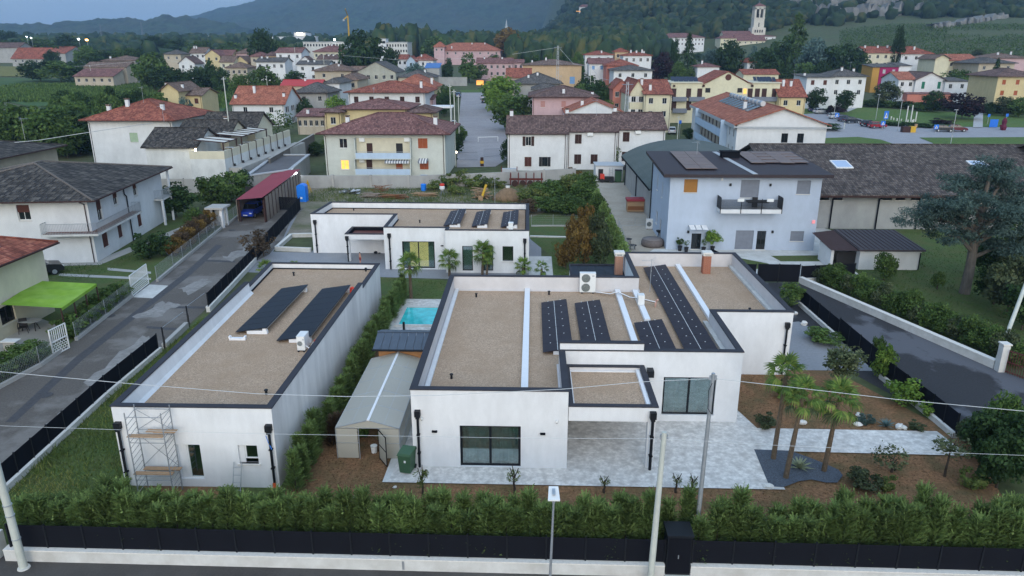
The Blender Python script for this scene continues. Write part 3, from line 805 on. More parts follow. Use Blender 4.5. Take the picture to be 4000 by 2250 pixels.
# white cable ducts lying across the roof, sloped ledges along the parapets
for a,b in (((-0.24,47.0),(-0.27,30.0)),((5.8,46.95),(5.75,35.0)),((6.98,46.9),(6.99,41.2)),((11.0,53.2),(10.85,41.2))):
 MB().bar((a[0],a[1],3.0),(b[0],b[1],3.0),0.34,0.2).build('cable_duct',duct_m,hB)
MB().bar((10.35,41.0,3.0),(10.35,35.0,3.0),0.26,0.2).build('cable_duct',conc,hB)
MB().bar((-5.0,47.0,3.0),(-4.95,30.0,3.0),0.22,0.13).build('ledge',white,hB)
MB().bar((14.9,53.2,3.0),(14.9,41.0,3.0),0.25,0.16).build('ledge',conc,hB)
MB().bar((5.42,34.1,2.95),(5.42,30.2,2.95),0.18,0.17).build('ledge',duct_m,hB)
BRICK=MB().box(-.12,.12,-.055,.055,0,.062).mesh('brick',brick_m)
def brick_chimney(parent,x,y,z0,z1,w,d,cap,bm=None,me=BRICK,capm=None):
 c=MB().box(x-w/2+.02,x+w/2-.02,y-d/2+.02,y+d/2-.02,z0,z1).build('chimney',bm or mortar,parent)
 im=(x-MAT[parent.name].translation.x,y-MAT[parent.name].translation.y)
 rng=random.Random(int(x*10))
 n=int((z1-z0)/0.078);kx=max(1,round(w/0.25));ky=max(1,round(d/0.25))
 for i in range(n):
  z=z0+0.006+i*0.078;off=0.0 if i % 2 else 0.5
  for (kk,ww,f) in ((kx,w,0),(ky,d,1)):
   for sg in (-1,1):
    edges=[0]+[min(1,(j+off)/kk) for j in range(0 if off else 1,kk+(1 if off == 0 else 0)) if 0<(j+off)/kk<1]+[1]
    for e0,e1 in zip(edges[:-1],edges[1:]):
     cc=((e0+e1)/2-0.5)*ww;sc=max(.2,((e1-e0)*ww-0.012)/0.24)
     o=rng.uniform(-.006,.006)
     if f == 0:inst('brick',me,c,(im[0]+cc,im[1]+sg*(d/2-.05+o),z),(0,0,0),(sc,1,1))
     else:inst('brick',me,c,(im[0]+sg*(w/2-.05+o),im[1]+cc,z),(0,0,math.pi/2),(max(.2,sc-.0),1,1))
 mb=MB().box(x-w/2-.05,x+w/2+.05,y-d/2-.05,y+d/2+.05,z1,z1+0.05)
 for sx in (-1,1):
  for sy in (-1,1):mb.box(x+sx*w*.4-.05,x+sx*w*.4+.05,y+sy*d*.4-.05,y+sy*d*.4+.05,z1+0.05,z1+cap*.5)
 mb.box(x-w/2-.09,x+w/2+.09,y-d/2-.09,y+d/2+.09,z1+cap*.5,z1+cap)
 mb.build('chimney_cap',capm or stone_w,c)
BRICK2=MB().box(-.12,.12,-.055,.055,0,.062).mesh('brick',brick_m2)
x,z=W(2417,1055,52.8);brick_chimney(hB,6.55,52.8,2.3,W(2417,997,52.8)[1],0.58,0.55,0.30,me=BRICK2)
x,z=W(2759,1073,48.5);xb,yb=G(2759,1070,3.0);brick_chimney(hB,xb,yb+.28,3.0,4.35,0.56,0.56,0.26,me=BRICK)
xb,yb=G(2611,1037,3.0);ch=MB().box(xb-.17,xb+.17,yb,yb+.34,3.0,3.62).build('chimney',mat('red_flue',(0.42,0.07,0.05),rough=.7),hB)
mb=MB().box(xb-.2,xb+.2,yb-.03,yb+.37,3.62,3.72)
for sx in (-1,1):mb.box(xb+sx*.15-.04,xb+sx*.15+.04,yb,yb+.34,3.72,3.86)
mb.box(xb-.24,xb+.24,yb-.06,yb+.4,3.86,3.94).build('chimney_cap',plastic_w,ch)
# ------------------------------------------------------------------ house C: the white house behind
cw=[rect(1572,943,1698,1040,61.9),rect(1806,961,1847,1058,61.0),rect(1885,961,1926,1058,61.0),rect(1963,962,2005,1020,61.0)]
hC=flat_house('flat_roof_house','white flat-roofed house behind with a lit sliding window and three tilted solar arrays',(-8,61,0),[
 ([(-20.85,67.2),(-12.9,67.2),(-12.9,61.9),(-7.4,61.9),(-7.4,61.0),(-0.2,61.0),(-0.3,72.6),(-20.45,72.9)],3.78,3.2,
  {2:[(cw[0][0]+12.9,cw[0][1]+12.9,0.1,cw[0][3])],4:[(c[0]+7.4,c[1]+7.4,max(.1,c[2]),c[3]) for c in cw[1:]]},gravel,0.24,{'inner':white}),
 ([(-16.95,64.3),(-12.93,64.3),(-12.93,67.17),(-16.95,67.17)],2.56,2.3,{},membrane,0.2,{'base':2.12,'skip':(1,2),'inner':anthracite})])
MB().box(-16.95,-12.93,64.3,67.17,2.08,2.115).build('porch_ceiling',white,hC)
MB().box(-16.9,-16.6,64.35,64.65,0,2.08).build('column',white,hC)
sliding_window(hC,61.9,cw[0][0],cw[0][1],0.1,cw[0][3],2,0.09,False,True)
for i in (1,2):sliding_window(hC,61.0,cw[i][0],cw[i][1],max(.1,cw[i][2]),cw[i][3],1,0.07)
sliding_window(hC,61.0,cw[3][0],cw[3][1],cw[3][2],cw[3][3],1,0.06,False)
MB().box(cw[3][0]-.06,cw[3][1]+.06,60.9,61.1,cw[3][2]-.07,cw[3][2]-.002).build('sill',stone_w,hC)
for u,v,y in ((1231,867,67.2),(1356,930,64.25),(1521,920,61.9),(2050,940,61.0)):
 x,z=W(u,v,y);downpipe(hC,x,y,z+0.2,0.05,0.4,0.07)
for u,v,y in ((1727,961,61.9),(1866,975,61.0)):
 x,z=W(u,v,y);wall_lamp(hC,x,y,z)
xb,yb=G(1998,890,3.25);c=MB().box(xb-.2,xb+.2,62.0,62.4,3.2,4.15).build('chimney',plastic_w,hC)
MB().box(xb-.22,xb+.22,61.97,62.43,4.15,4.25).build('chimney_cap',plastic_w,c)

for H_,pts in ((hB,((-3.6,45.6,3.0),(1.2,46.2,3.0),(12.8,51.8,3.0),(13.6,43.2,3.0),(-3.9,33.0,3.0))),(hA,((-12.0,50.6,3.2),(-16.9,49.4,3.2),(-12.3,30.6,3.2))),(hC,((-17.8,71.6,3.2),(-10.4,66.4,3.2)))):
 for x,y,z in pts:
  v_=MB().tube((x,y,z),(x,y,z+.22),.06,.06,10).build('roof_vent',black_m,H_);MB().tube((x,y,z+.22),(x,y,z+.27),.1,.08,10).build('vent_cap',black_m,v_)
# ------------------------------------------------------------------ solar arrays on the three roofs
def solar_array(label,x0,x1,y0,y1,n,zb,zl,zh,m,half=True,ballast=2):
 t=thing('solar_array',label,'solar panels',(x0,y0,zb),0,'rows of solar panels on the flat roofs')
 w=x1-x0;d=(y1-y0)/n;a=math.atan2(zh-zl,w);L_=math.hypot(w,zh-zl)
 key=(round(L_,2),round(d,3),m.name)
 if key not in SOLAR:
  SOLAR[key]=(MB().box(0.012,L_-.012,.010,d-.010,0,.035).mesh('panel',m),
      MB().box(L_/2-.012,L_/2+.012,.02,d-.02,.037,.041).mesh('divider',plastic_w),
      MB().box(-.03,.03,-.03,.03,.036,.044).mesh('clamp',plastic_w))
 pm,dm,jm=SOLAR[key]
 for i in range(n):
  p=inst('panel',pm,t,(0,i*d,zl-zb),(0,-a,0))
  if half:
   inst('divider',dm,p)
   for q in (0.27,0.75):inst('clamp',jm,p,(L_*q,d-0.01,0))
 for k,yy in enumerate((y0+0.15,y1-.3)[:ballast]):
  MB().box(x0+w*.35,x1-0.05,yy-.1,yy+.12,zb,zb+.2).box(x1-.3,x1-.08,yy-.1,yy+.12,zb+.2,zb+(zh-zb)-0.06).build('ballast_block',duct_m,t)
 MB().box(x1-.1,x1-.05,y0+.05,y1-.05,zh-.1,zh-.02).build('rail',galv,t)
SOLAR={}
solar_array('black solar array nearer the lane on the long unfinished house',-16.7,-14.85,38.1,46.1,8,3.2,3.3,3.6,solar_black,False)
solar_array('black solar array beside the air conditioner on the long unfinished house',-13.95,-12.0,36.9,46.1,8,3.2,3.3,3.6,solar_black,False)
solar_array('brown-black solar array between the long white duct and its twin array',0.66,2.28,36.1,44.2,7,3.0,3.12,3.38,solar_m)
solar_array('brown-black solar array right behind the raised porch wall',2.78,4.40,36.1,44.15,7,3.0,3.12,3.38,solar_m)
solar_array('short solar array of four panels beside the longest one',6.1,7.75,36.15,40.7,4,3.0,3.12,3.38,solar_m)
solar_array('longest solar array running the depth of the roof',8.3,9.95,36.2,52.3,14,3.0,3.12,3.38,solar_m)
solar_array('solar array nearest the porch on the rear white house',-8.0,-6.42,64.6,71.0,6,3.2,3.3,3.58,solar_m)
solar_array('solar array in the middle of three on the rear white house',-5.42,-3.95,64.4,70.7,6,3.2,3.3,3.58,solar_m)
solar_array('solar array behind the small white flue on the rear white house',-2.78,-1.24,64.3,70.6,6,3.2,3.3,3.58,solar_m)

# ------------------------------------------------------------------ walls, fences and gates round the plots
def garden_wall(label,pts,z0,h,w=0.28,m=conc,cap=True,name='garden_wall',cat='wall'):
 t=thing(name,label,cat,(pts[0][0],pts[0][1],z0))
 mb=MB();mc=MB()
 for a,b in zip(pts[:-1],pts[1:]):
  mb.bar((a[0],a[1],z0-.3),(b[0],b[1],z0-.3),w,h+.3-(0.05 if cap else 0))
  if cap:mc.bar((a[0],a[1],z0+h-.05),(b[0],b[1],z0+h-.05),w+.04,0.05)
 mb.build('wall_body',m,t)
 if cap:mc.build('coping',stone_w,t)
 return t
SLAT=MB().add([(0,-.010,0),(0,.012,.075),(0,.016,.075),(0,-.006,0),(1,-.010,0),(1,.012,.075),(1,.016,.075),(1,-.006,0)],
    [(0,1,2,3),(7,6,5,4),(0,4,5,1),(1,5,6,2),(2,6,7,3),(3,7,4,0)]).mesh('slat',anthracite)
POST=MB().box(-.03,.03,-.03,.03,0,1).mesh('post',black_m)
def slat_fence(label,p0,p1,z,h,panels,slats,name='slat_fence',cat='fence',slm=None):
 """posts and horizontal slats, every slat a part"""
 L_=math.hypot(p1[0]-p0[0],p1[1]-p0[1]);rz=math.atan2(p1[1]-p0[1],p1[0]-p0[0])
 t=thing(name,label,cat,(p0[0],p0[1],z),rz)
 d=L_/panels;pitch=(h-.04)/slats
 for i in range(panels+1):
  inst('post',POST,t,(i*d,0,-.05),(0,0,0),(1,1,h+.08))
 for i in range(panels):
  for k in range(slats):
   inst('slat',SLAT,t,(i*d+.03,0,.02+k*pitch),(0,0,0),(d-.06,1,pitch*.93/.075))
 return t
garden_wall('long low white wall along the front street, with a grey cabinet door in it',[(-19.9,22.86),(5.0,22.64)],0,0.52)
garden_wall('low white wall along the street beyond the black gate box',[(5.95,22.63),(19.4,22.45)],0,0.52)
slat_fence('long black slat fence on the street wall in front of the cypress hedge',(-19.7,22.9),(5.0,22.68),0.52,1.0,17,10)
slat_fence('black slat fence on the street wall beyond the gate box',(6.0,22.67),(19.3,22.5),0.52,1.0,9,10)
g=thing('gate_box','tall black sheet-metal pedestrian gate box between the two front fences','gate',(5.47,22.9,0))
MB().box(5.04,5.92,22.5,23.2,0.12,1.78).build('gate_leaf',black_m,g)
MB().box(5.0,5.96,22.42,23.3,1.78,1.86).build('gate_roof',black_m,g)
MB().box(5.08,5.88,22.484,22.497,0.2,1.7).build('panel',anthracite,g)
MB().box(5.44,5.47,22.46,22.49,0.85,1.0).build('handle',galv,g)
MB().box(5.0,5.96,22.4,23.2,-.1,0.115).build('step',conc,g)
t=thing('meter_cabinet','grey metal meter door set flush into the low street wall','cabinet',(-7.1,22.6,0))
x0,z0=W(1571,2212,22.6);x1,z1=W(1632,2180,22.6)
MB().box(x0,x1,22.585,22.64,0.05,0.42).build('cabinet_door',galv,t)
MB().box(x0-.03,x1+.03,22.60,22.65,0.02,0.45).build('cabinet_frame',conc_grey,t)
# corner by the concrete pole: pier with a small white meter box
t=thing('corner_pier','tan concrete pier with a pale grey meter box at the street corner','pier',(-20.3,22.9,0))
MB().box(-20.75,-20.2,22.75,23.3,-.2,1.0).build('pier_body',conc,t)
MB().box(-21.05,-20.55,22.5,22.74,0.75,1.35).build('meter_box',plastic_w,t)
MB().box(-20.95,-20.65,22.488,22.499,0.85,1.05).build('label_plate',blue_pl,t)
garden_wall('low white wall under the black fence by the lane, at the street end',[(-20.7,23.3),(-22.9,25.6),(-23.05,27.2),(-23.3,30.8),(-23.68,36.4),(-23.85,42.9)],0,0.34)
for i,(a,b,n) in enumerate((((-22.95,25.7),(-23.3,30.8),4),((-23.3,30.8),(-23.68,36.4),4),((-23.68,36.4),(-23.83,42.7),4))):
 slat_fence(['black slat fence by the lane at the street corner','black slat fence by the lane, next to the scaffolded corner','black slat fence by the lane ending at the open gap'][i],a,b,0.34,1.0,n,11)
garden_wall('short concrete kerb wall in the gap between the black fences',[(-23.75,43.3),(-24.05,47.2)],0,0.42,m=conc_grey,cap=False)
garden_wall('low white wall under the black fence by the lane, beyond the gap',[(-23.9,50.4),(-24.4,55.5),(-25.3,63.9)],0,0.42)
slat_fence('black slat fence by the lane starting beyond the gap',(-23.9,50.5),(-24.4,55.5),0.42,1.05,3,11)
slat_fence('black slat fence by the lane with many short panels',(-24.4,55.5),(-25.3,63.9),0.42,1.0,7,11)
slat_fence('dark slat gate and fence turning toward the rear white house',(-25.3,64.4),(-28.0,86.5),0.1,1.5,9,12)
slat_fence('dark slat fence across the lane end near the red-roofed shed',(-28.1,86.0),(-33.2,86.8),0.1,1.6,2,14)
garden_wall('white kerb wall round the planting bed beside the rear white house',[(-24.9,73.2),(-24.7,67.9),(-21.2,67.5)],0,0.4)
garden_wall('white kerb wall behind the planting bed by the rear house',[(-24.9,73.2),(-21.0,73.6)],0,0.4)
for x,y,lb in ((-23.72,43.3,'rusty gate post wrapped in dark cloth at the near end of the gap'),(-24.0,47.4,'rusty gate post at the far end of the gap')):
 t=thing('gate_post',lb,'post',(x,y,0),0)
 MB().tube((x,y,-.2),(x,y,1.55),0.05,0.05,8).build('post_body',black_m,t)
 MB().tube((x,y,.2),(x+.02,y,.9),0.08,0.06,7).build('cloth_wrap',mat('dark_cloth',(0.03,.03,.03),rough=.9),t)
 MB().tube((x,y,1.5),(x,y+3.0,1.5),0.015,0.015,5).build('wire',galv,t)
# right side: fences round the driveway and the lane
R1=[G(3125,1195),G(3272,1325)];R2=[G(3272,1325),G(3440,1478)];R3=[G(3440,1478),G(3635,1632)];R4=[G(3635,1632),G(3730,1712)]
garden_wall('low white kerb under the black fence beside the small planting bed',R1,0,0.32)
slat_fence('black slat fence beside the small planting bed and the wet asphalt',R1[0],R1[1],0.32,1.05,4,11)
slat_fence('black sliding driveway gate between the garden and the wet asphalt',R2[0],R2[1],0.08,1.45,4,15,'sliding_gate','gate')
garden_wall('low white kerb under the black fence near the palms',R3+R4[1:],0,0.32)
slat_fence('black slat fence behind the bright laurel shrubs',R3[0],R3[1],0.32,1.05,4,11)
slat_fence('black slat fence running down to the dark evergreen corner',R4[0],R4[1],0.32,1.05,2,11)
slat_fence('black slat fence behind the brick chimneys of the front house',(14.4,59.4),(17.9,59.2),0.3,1.1,2,11)
garden_wall('white pedestal wall between two black gates',[(17.3,58.95),(18.6,58.9)],0,0.5)
slat_fence('small black pedestrian gate in the fence of the blue-grey house',(16.0,59.1),(17.1,59.05),0.1,1.5,1,13,'slat_gate','gate')
slat_fence('black slat panel on the white pedestal beside the small gate',(17.3,58.95),(18.7,58.9),0.5,1.1,1,11)
slat_fence('wide black sliding gate at the head of the asphalt lane',(18.9,58.9),(22.3,58.8),0.08,1.55,2,15,'sliding_gate','gate')
slat_fence('black slat fence in front of the small garage',(22.5,59.0),(27.3,59.9),0.35,1.1,4,11)
garden_wall('long white concrete wall along the far side of the wet asphalt lane',[(22.45,58.85),(25.4,50.3),(28.35,41.75)],0,0.55,0.34)
garden_wall('low wall under the fence in front of the small garage',[(22.4,59.0),(27.4,59.95)],0,0.35)
t=thing('gate_pillar','tall white gate pillar at the end of the long concrete wall','pillar',(28.4,41.4,0))
MB().box(28.2,28.62,41.15,41.6,-.2,1.75).build('pillar_body',conc,t)
MB().box(28.15,28.67,41.10,41.65,1.75,1.83).build('pillar_cap',stone_w,t)
t=thing('iron_gate','dark red iron railing gate leaning at the right edge of the lane','gate',(28.6,41.0,0))
a,b=Vector((28.5,41.0,0)),Vector((31.2,36.3,0))
red_iron=mat('red_iron',(0.10,0.022,0.028),rough=.6)
for z in (0.15,0.75,1.45):MB().bar((a.x,a.y,z),(b.x,b.y,z),.04,.05).build('rail',red_iron,t)
bar_me=MB().box(-.012,.012,-.012,.012,0,1.5).mesh('bar',red_iron)
for i in range(40):
 p=a.lerp(b,i/39);inst('bar',bar_me,t,(p.x-28.6,p.y-41.0,0.05))
# the neighbours' wire fences along the lane, and their white gates
def wire_fence(label,pts,h,n,z=0.25,dens=12):
 t=thing('wire_fence',label,'fence',(pts[0][0],pts[0][1],0))
 pm=MB().tube((0,0,0),(0,0,1),.025,.025,6).mesh('post',galv)
 net=MB();kb=MB()
 for a,b in zip(pts[:-1],pts[1:]):
  L_=math.hypot(b[0]-a[0],b[1]-a[1]);k=max(1,int(L_/2.2))
  for i in range(k+1):
   inst('post',pm,t,(a[0]+(b[0]-a[0])*i/k-pts[0][0],a[1]+(b[1]-a[1])*i/k-pts[0][1],0),(0,0,0),(1,1,h+z))
  kb.bar((a[0],a[1],-.1),(b[0],b[1],-.1),.2,z+.1)
  for j in range(dens):net.bar((a[0],a[1],z+h*(j+.5)/dens),(b[0],b[1],z+h*(j+.5)/dens),.006,.006)
  q=int(L_/0.12)
  for i in range(q):
   x,y=a[0]+(b[0]-a[0])*i/q,a[1]+(b[1]-a[1])*i/q
   net.bar((x,y,z),(x+.001,y,z+h),.006,.006,(0,1,0))
 kb.build('kerb',conc_grey,t);net.build('netting',galv,t,kind='stuff')
 return t
wire_fence('wire fence on a grey kerb by the garden with the green awning',[(-30.2,42.8),(-30.05,40.4),(-30.9,34)],1.1,3)
wire_fence('wire fence on a grey kerb between the two white gates',[(-30.35,44.6),(-31.35,53.6)],1.1,4)
wire_fence('long wire fence by the lane in front of the white house with the corner balcony',[(-31.3,57.6),(-31.8,61.6),(-33.7,76.8)],1.15,8)
wire_fence('wire fence between the last gate and the shed',[(-33.7,78.2),(-34.3,84)],1.2,3)
def white_gate(label,p0,p1,h,z=0.05):
 L_=math.hypot(p1[0]-p0[0],p1[1]-p0[1]);rz=math.atan2(p1[1]-p0[1],p1[0]-p0[0])
 t=thing('lattice_gate',label,'gate',(p0[0],p0[1],z),rz)
 MB().box(0,.06,-.03,.03,0,h).box(L_-.06,L_,-.03,.03,0,h).box(.06,L_-.06,-.03,.03,0,.06).box(.06,L_-.06,-.03,.03,h*.48,h*.52).box(.06,L_-.06,-.03,.03,h-.06,h).build('frame',plastic_w,t,local=True)
 n=int(L_/0.17);me=MB().box(-.025,.025,-.015,.015,h*.52,h-.06).mesh('bar',plastic_w)
 for i in range(1,n):inst('bar',me,t,(.06+(L_-.12)*i/n,0,0))
 hm=MB().box(.06,L_-.06,-.012,.012,0,.025).mesh('lattice_bar',plastic_w)
 for k in range(1,5):inst('lattice_bar',hm,t,(0,0,.06+h*.42*k/5))
 vm=MB().box(-.012,.012,-.012,.012,0,h*.42/5).mesh('lattice_piece',plastic_w)
 for k in range(5):
  for i in range(int(L_/0.22)):inst('lattice_piece',vm,t,(.14+i*.22+(.11 if k % 2 else 0),0,.06+h*.42*k/5))
white_gate('narrow white metal gate with a lattice bottom, near the green awning',(-30.2,41.9),(-30.0,43.3),1.75)
white_gate('wide white metal double gate with a lattice bottom, by the two concrete strips',(-31.35,53.7),(-31.75,57.1),1.7)
sheet('gate_apron',[(-31.3,53.6),(-29.6,53.4),(-29.9,56.6),(-31.6,56.9)],conc,0.02)
t=thing('gate_shelter','small white gate shelter with a dark slab roof among the hedge','gate',(-33.6,77.5,0))
MB().box(-34.9,-34.7,77.0,77.3,0,2.1).box(-33.85,-33.55,77.0,77.4,0,2.1).box(-34.9,-33.6,78.3,78.6,0,2.1).build('pier',white,t)
MB().box(-35.3,-33.3,76.7,78.9,2.1,2.3).build('slab',conc_grey,t)

# ------------------------------------------------------------------ poles, lamp and wires
def pole(label,x,y,h,r0,r1,m,lean=(0,0),name='utility_pole',fit=True):
 t=thing(name,label,'pole',(x,y,0))
 MB().tube((x,y,-.3),(x+lean[0],y+lean[1],h),r0,r1,14).build('shaft',m,t)
 if fit:
  xx,yy=x+lean[0],y+lean[1]
  mb=MB().box(xx-.14,xx+.14,yy-.04,yy+.04,h-.25,h-.19).tube((xx-.1,yy,h-.2),(xx-.1,yy,h-.08),.03,.03,7).tube((xx+.1,yy,h-.2),(xx+.1,yy,h-.08),.03,.03,7)
  mb.build('insulator_bracket',galv,t)
 return t
p1=pole('pale concrete pole leaning at the street corner with metal bands',-18.94,22.35,9.6,0.145,0.11,pole_m,(-.15,0))
for z in (1.3,2.3,2.75):MB().tube((-18.94-.02*z/1.4,22.35,z),(-18.94-.02*z/1.4,22.35,z+.03),.158,.158,14).build('band',galv,p1)
MB().tube((-18.94,22.35,-.05),(-18.94,22.35,.06),.24,.2,14).build('footing',conc,p1)
_,h2=W(2598,1691,21.9)
p2=pole('pale cream concrete pole beside the black gate box',4.38,21.95,h2,0.125,0.085,pole_m,(.13,0))
_,h3=W(2783,1442,24.1)
p3=pole('grey steel pole standing behind the front fence, carrying the service wire',6.35,23.75,h3,0.095,0.065,galv,(.1,0))
MB().path([(6.42,23.68,h3-.35),(6.3,23.6,h3-.6),(6.33,23.6,h3-1.3),(6.45,23.6,h3-1.5)],.012,5).build('cable_loop',black_m,p3)
t=thing('street_lamp','slim grey street lamp with a flat white LED head','street lamp',(0.72,21.1,0))
_,hl=W(2165,1955,21.1)
MB().tube((0.72,21.1,-.2),(0.82,21.1,hl),.055,.035,10).build('lamp_post',galv,t)
MB().tube((0.82,21.1,hl-.1),(0.82,21.1,hl+.14),.05,.05,10).build('collar',galv,t)
xl=0.82
MB().add([(xl-.2,20.85,hl+.14),(xl+.2,20.85,hl+.14),(xl+.16,21.5,hl+.24),(xl-.16,21.5,hl+.24),(xl-.2,20.85,hl+.19),(xl+.2,20.85,hl+.19),(xl+.16,21.5,hl+.29),(xl-.16,21.5,hl+.29)],
   [(3,2,1,0),(4,5,6,7),(0,1,5,4),(1,2,6,5),(2,3,7,6),(3,0,4,7)]).build('lamp_head',plastic_w,t)
MB().box(xl-.05,xl+.05,21.0,21.35,hl+.26,hl+.30).build('cooling_fin',galv,t)
t=thing('utility_pole','pale pole at the right edge beyond the asphalt lane','pole',(28.9,42.2,0))
MB().tube((28.7,42.3,-.2),(33.9,47.9,7.5),.13,.1,10).build('shaft',pole_m,t)
def wire(label,pts,r=0.014,m=None,sag=0.0):
 P=[]
 for a,b in zip(pts[:-1],pts[1:]):
  n=14
  for i in range(n):
   s_=i/n;P.append((a[0]+(b[0]-a[0])*s_,a[1]+(b[1]-a[1])*s_,a[2]+(b[2]-a[2])*s_-sag*4*s_*(1-s_)))
 P.append(pts[-1])
 o=MB().path(P,r,5).build('overhead_wire',m or wire_m)
 return tag(o,label,'wire')
wire_m=mat('wire_grey',(0.50,0.52,0.53),rough=.6,var=.05)
yw=24.0
def WP(u,v,y):a=W(u,v,y);return (a[0],y,a[1])
top3=(6.45,23.75,h3-.2)
wire('pale service wire sagging across the front houses from the steel pole to the left',[WP(-300,1418,24.0),WP(0,1452,24),WP(500,1498,24),WP(1000,1538,24),WP(1350,1549,24),WP(1700,1545,24),WP(2200,1520,24),WP(2500,1492,24),top3],0.011)
wire('pale service wire running from the steel pole over the palms to the right',[top3,WP(3000,1502,24),WP(3500,1560,24),WP(4000,1606,24),WP(4300,1630,24)],0.011)
top2=(4.38+.13,21.95,h2-.25)
wire('thin lower wire crossing the white facades to the cream pole',[WP(-200,1655,22.2),WP(26,1664,22.2),WP(500,1680,22.2),WP(1000,1694,22),WP(2000,1711,22),top2],0.006)
wire('thin lower wire from the cream pole across the garden path',[top2,WP(3000,1738,22),WP(3500,1760,22),WP(4000,1779,22),WP(4300,1792,22)],0.006)
# ------------------------------------------------------------------ cypress hedges
HEDGE=[conifer_mesh('crown',100+i,2.15,0.62,640,LM['hedge'],0.085,11) for i in range(4)]
hstem=MB().tube((0,0,-.1),(0,0,1.5),.035,.015,6).mesh('stem',bark)
rng=random.Random(5)
def hedge_plant(x,y,h,label,group,z=0.0,w=1.0,m=None):
 o=thing('cypress',label,'hedge plant',(x,y,z),rng.uniform(0,6.28),group)
 inst('stem',hstem,o)
 inst('crown',HEDGE[rng.randrange(4)],o,(0,0,0),(rng.uniform(-.06,.06),rng.uniform(-.06,.06),0),(w,w,h/2.15),m)
x=-19.4
while x<20.4:
 for row in (0,1):
  xx=x+row*.33+rng.uniform(-.1,.1);yy=23.55+row*.55+rng.uniform(-.1,.1)-.0115*(x+19)
  hh=(2.15 if x<-12 else 2.3 if x<1 else 2.35 if x<11 else 2.6)*rng.uniform(.86,1.08)+(0.45 if rng.random()<.10 else 0)
  if 4.9<xx<6.0 and row == 0:continue
  if abs(xx-6.35)<.3 and abs(yy-23.75)<.4:continue
  hedge_plant(xx,yy,hh,'feathery green cypress in the long hedge behind the street fence','cypresses of the long front hedge',w=rng.uniform(.95,1.2))
 x += 0.66
y=27.6
while y<54.5:
 xx=(-10.35 if y<32 else -10.2+(y-32)*.005)+rng.uniform(-.12,.12)
 hedge_plant(xx,y,rng.uniform(1.55,1.95)+(.15 if y<33 else 0),'dark green cypress in the narrow hedge along the raw side wall','cypresses between the two front houses',w=rng.uniform(.85,1.05))
 y += 0.72
for i in range(4):
 hedge_plant(-9.65+i*.22,31.6+i*.35,1.5,'rust-red dead cypress beside the greenhouse','dead cypresses by the greenhouse',w=.8,m=LM['brown'])

# ------------------------------------------------------------------ palms, agaves and garden plants
def fan_leaf(seed,droop=0.0):
 r=random.Random(seed);mb=MB();n=15
 mb.tube((0,0,0),(.62,0,.10-droop*.2),.014,.008,4)
 for k in range(n):
  a=(k/(n-1)-.5)*3.9
  L_=.52*(1-.25*abs(k/(n-1)-.5)*2)*r.uniform(.9,1.1)
  c,s=math.cos(a),math.sin(a);w=.042
  b0=(.62,0,.10-droop*.2)
  mid=(.62+c*L_*.6,s*L_*.6,.08-droop*.2-.03+r.uniform(-.02,.02))
  tip=(.62+c*L_,s*L_,.08-droop*.2-.16-droop*.22+r.uniform(-.06,.04))
  tn=r.uniform(.2,.9)
  mb.add([b0,(mid[0]-s*w,mid[1]+c*w,mid[2]),tip,(mid[0]+s*w,mid[1]-c*w,mid[2])],[(0,1,2,3)])
  mb.t += [tn]*4
 mb.t=[.3]*(len(mb.v)-len(mb.t))+mb.t
 return mb.mesh('palm_leaf',LM['palm'])
FAN=[fan_leaf(i,d) for i,d in enumerate((0,.3,.7,1.1))]
fibre=mat('palm_fibre',(0.125,0.092,0.062),rough=.95,var=.4,scale=14,stretch=(1,1,.4),bump=.8)
def palm(label,x,y,h,s=1.0,n=30,lean=(0,0),r=0.105,z=0.0,group=None,cm='palm',dead=4):
 t=thing('fan_palm',label,'palm',(x,y,z),0,group)
 mb=MB();k=7;rg=random.Random(int(x*100))
 for i in range(k):
  a,b=i/k,(i+1)/k
  mb.tube((lean[0]*a,lean[1]*a,h*a-(.1 if i == 0 else 0)),(lean[0]*b,lean[1]*b,h*b),r*(1.15-.3*a)*rg.uniform(.95,1.1),r*(1.15-.3*b),9,caps=False)
 mb.build('trunk',fibre,t,local=True)
 for i in range(n):
  f=i/n;az=i*2.39996;el=1.25-1.75*f+rg.uniform(-.15,.15)
  me=FAN[min(3,int(f*4))]
  o=inst('palm_leaf',me,t,(lean[0],lean[1],h-.05+.12*(1-f)),(0,0,0),(s,)*3,LM[cm] if f<.86 else LM['olive'])
  o.rotation_euler=(rg.uniform(-.3,.3),-el,az)
 return t
g='fan palms in the gardens'
x,y=G(3020,1795);palm('tall fan palm on the blue gravel, farthest from the street',x,y,W(3052,1470,y)[1],1.0,20,(.15,.1),group=g)
x,y=G(3068,1870);palm('tall fan palm on the blue gravel, nearest the street',x,y,W(3120,1560,y)[1],.92,19,(.35,.15),group=g)
x,y=G(3217,1843);palm('fan palm at the tip of the blue gravel bed',x,y,W(3255,1570,y)[1],1.05,21,(.22,.05),group=g)
x,y=G(1606,1166);palm('slim fan palm on the lawn beside the pool',x,y,W(1606,1035,y)[1],1.0,20,(0,0),.12,group=g)
palm('fan palm right of the lit sliding window',-7.0,59.9,W(1756,1018,59.9)[1],1.0,20,group=g)
palm('leaning fan palm with dry lower leaves between the two dark doors',-4.2,60.0,W(1890,985,60)[1],1.05,22,(.1,0),group=g)
palm('thin second trunk leaning on the palm between the dark doors',-3.8,59.6,W(1912,1010,60)[1],.6,14,(.12,0),.09,group=g)
palm('young pale palm at the corner of the rear house',-0.7,60.0,W(2040,1040,60)[1],.8,18,cm='bright',group=g)
palm('small palm in the open paved side strip',0.9,59.9,.75,.7,12,group=g)
palm('low fan palm behind the back parapet of the long house, near the lane',-22.8,59.6,.6,.8,20,group=g)
palm('low fan palm behind the back parapet of the long house, farther from the lane',-20.4,59.8,.55,.7,16,group=g)
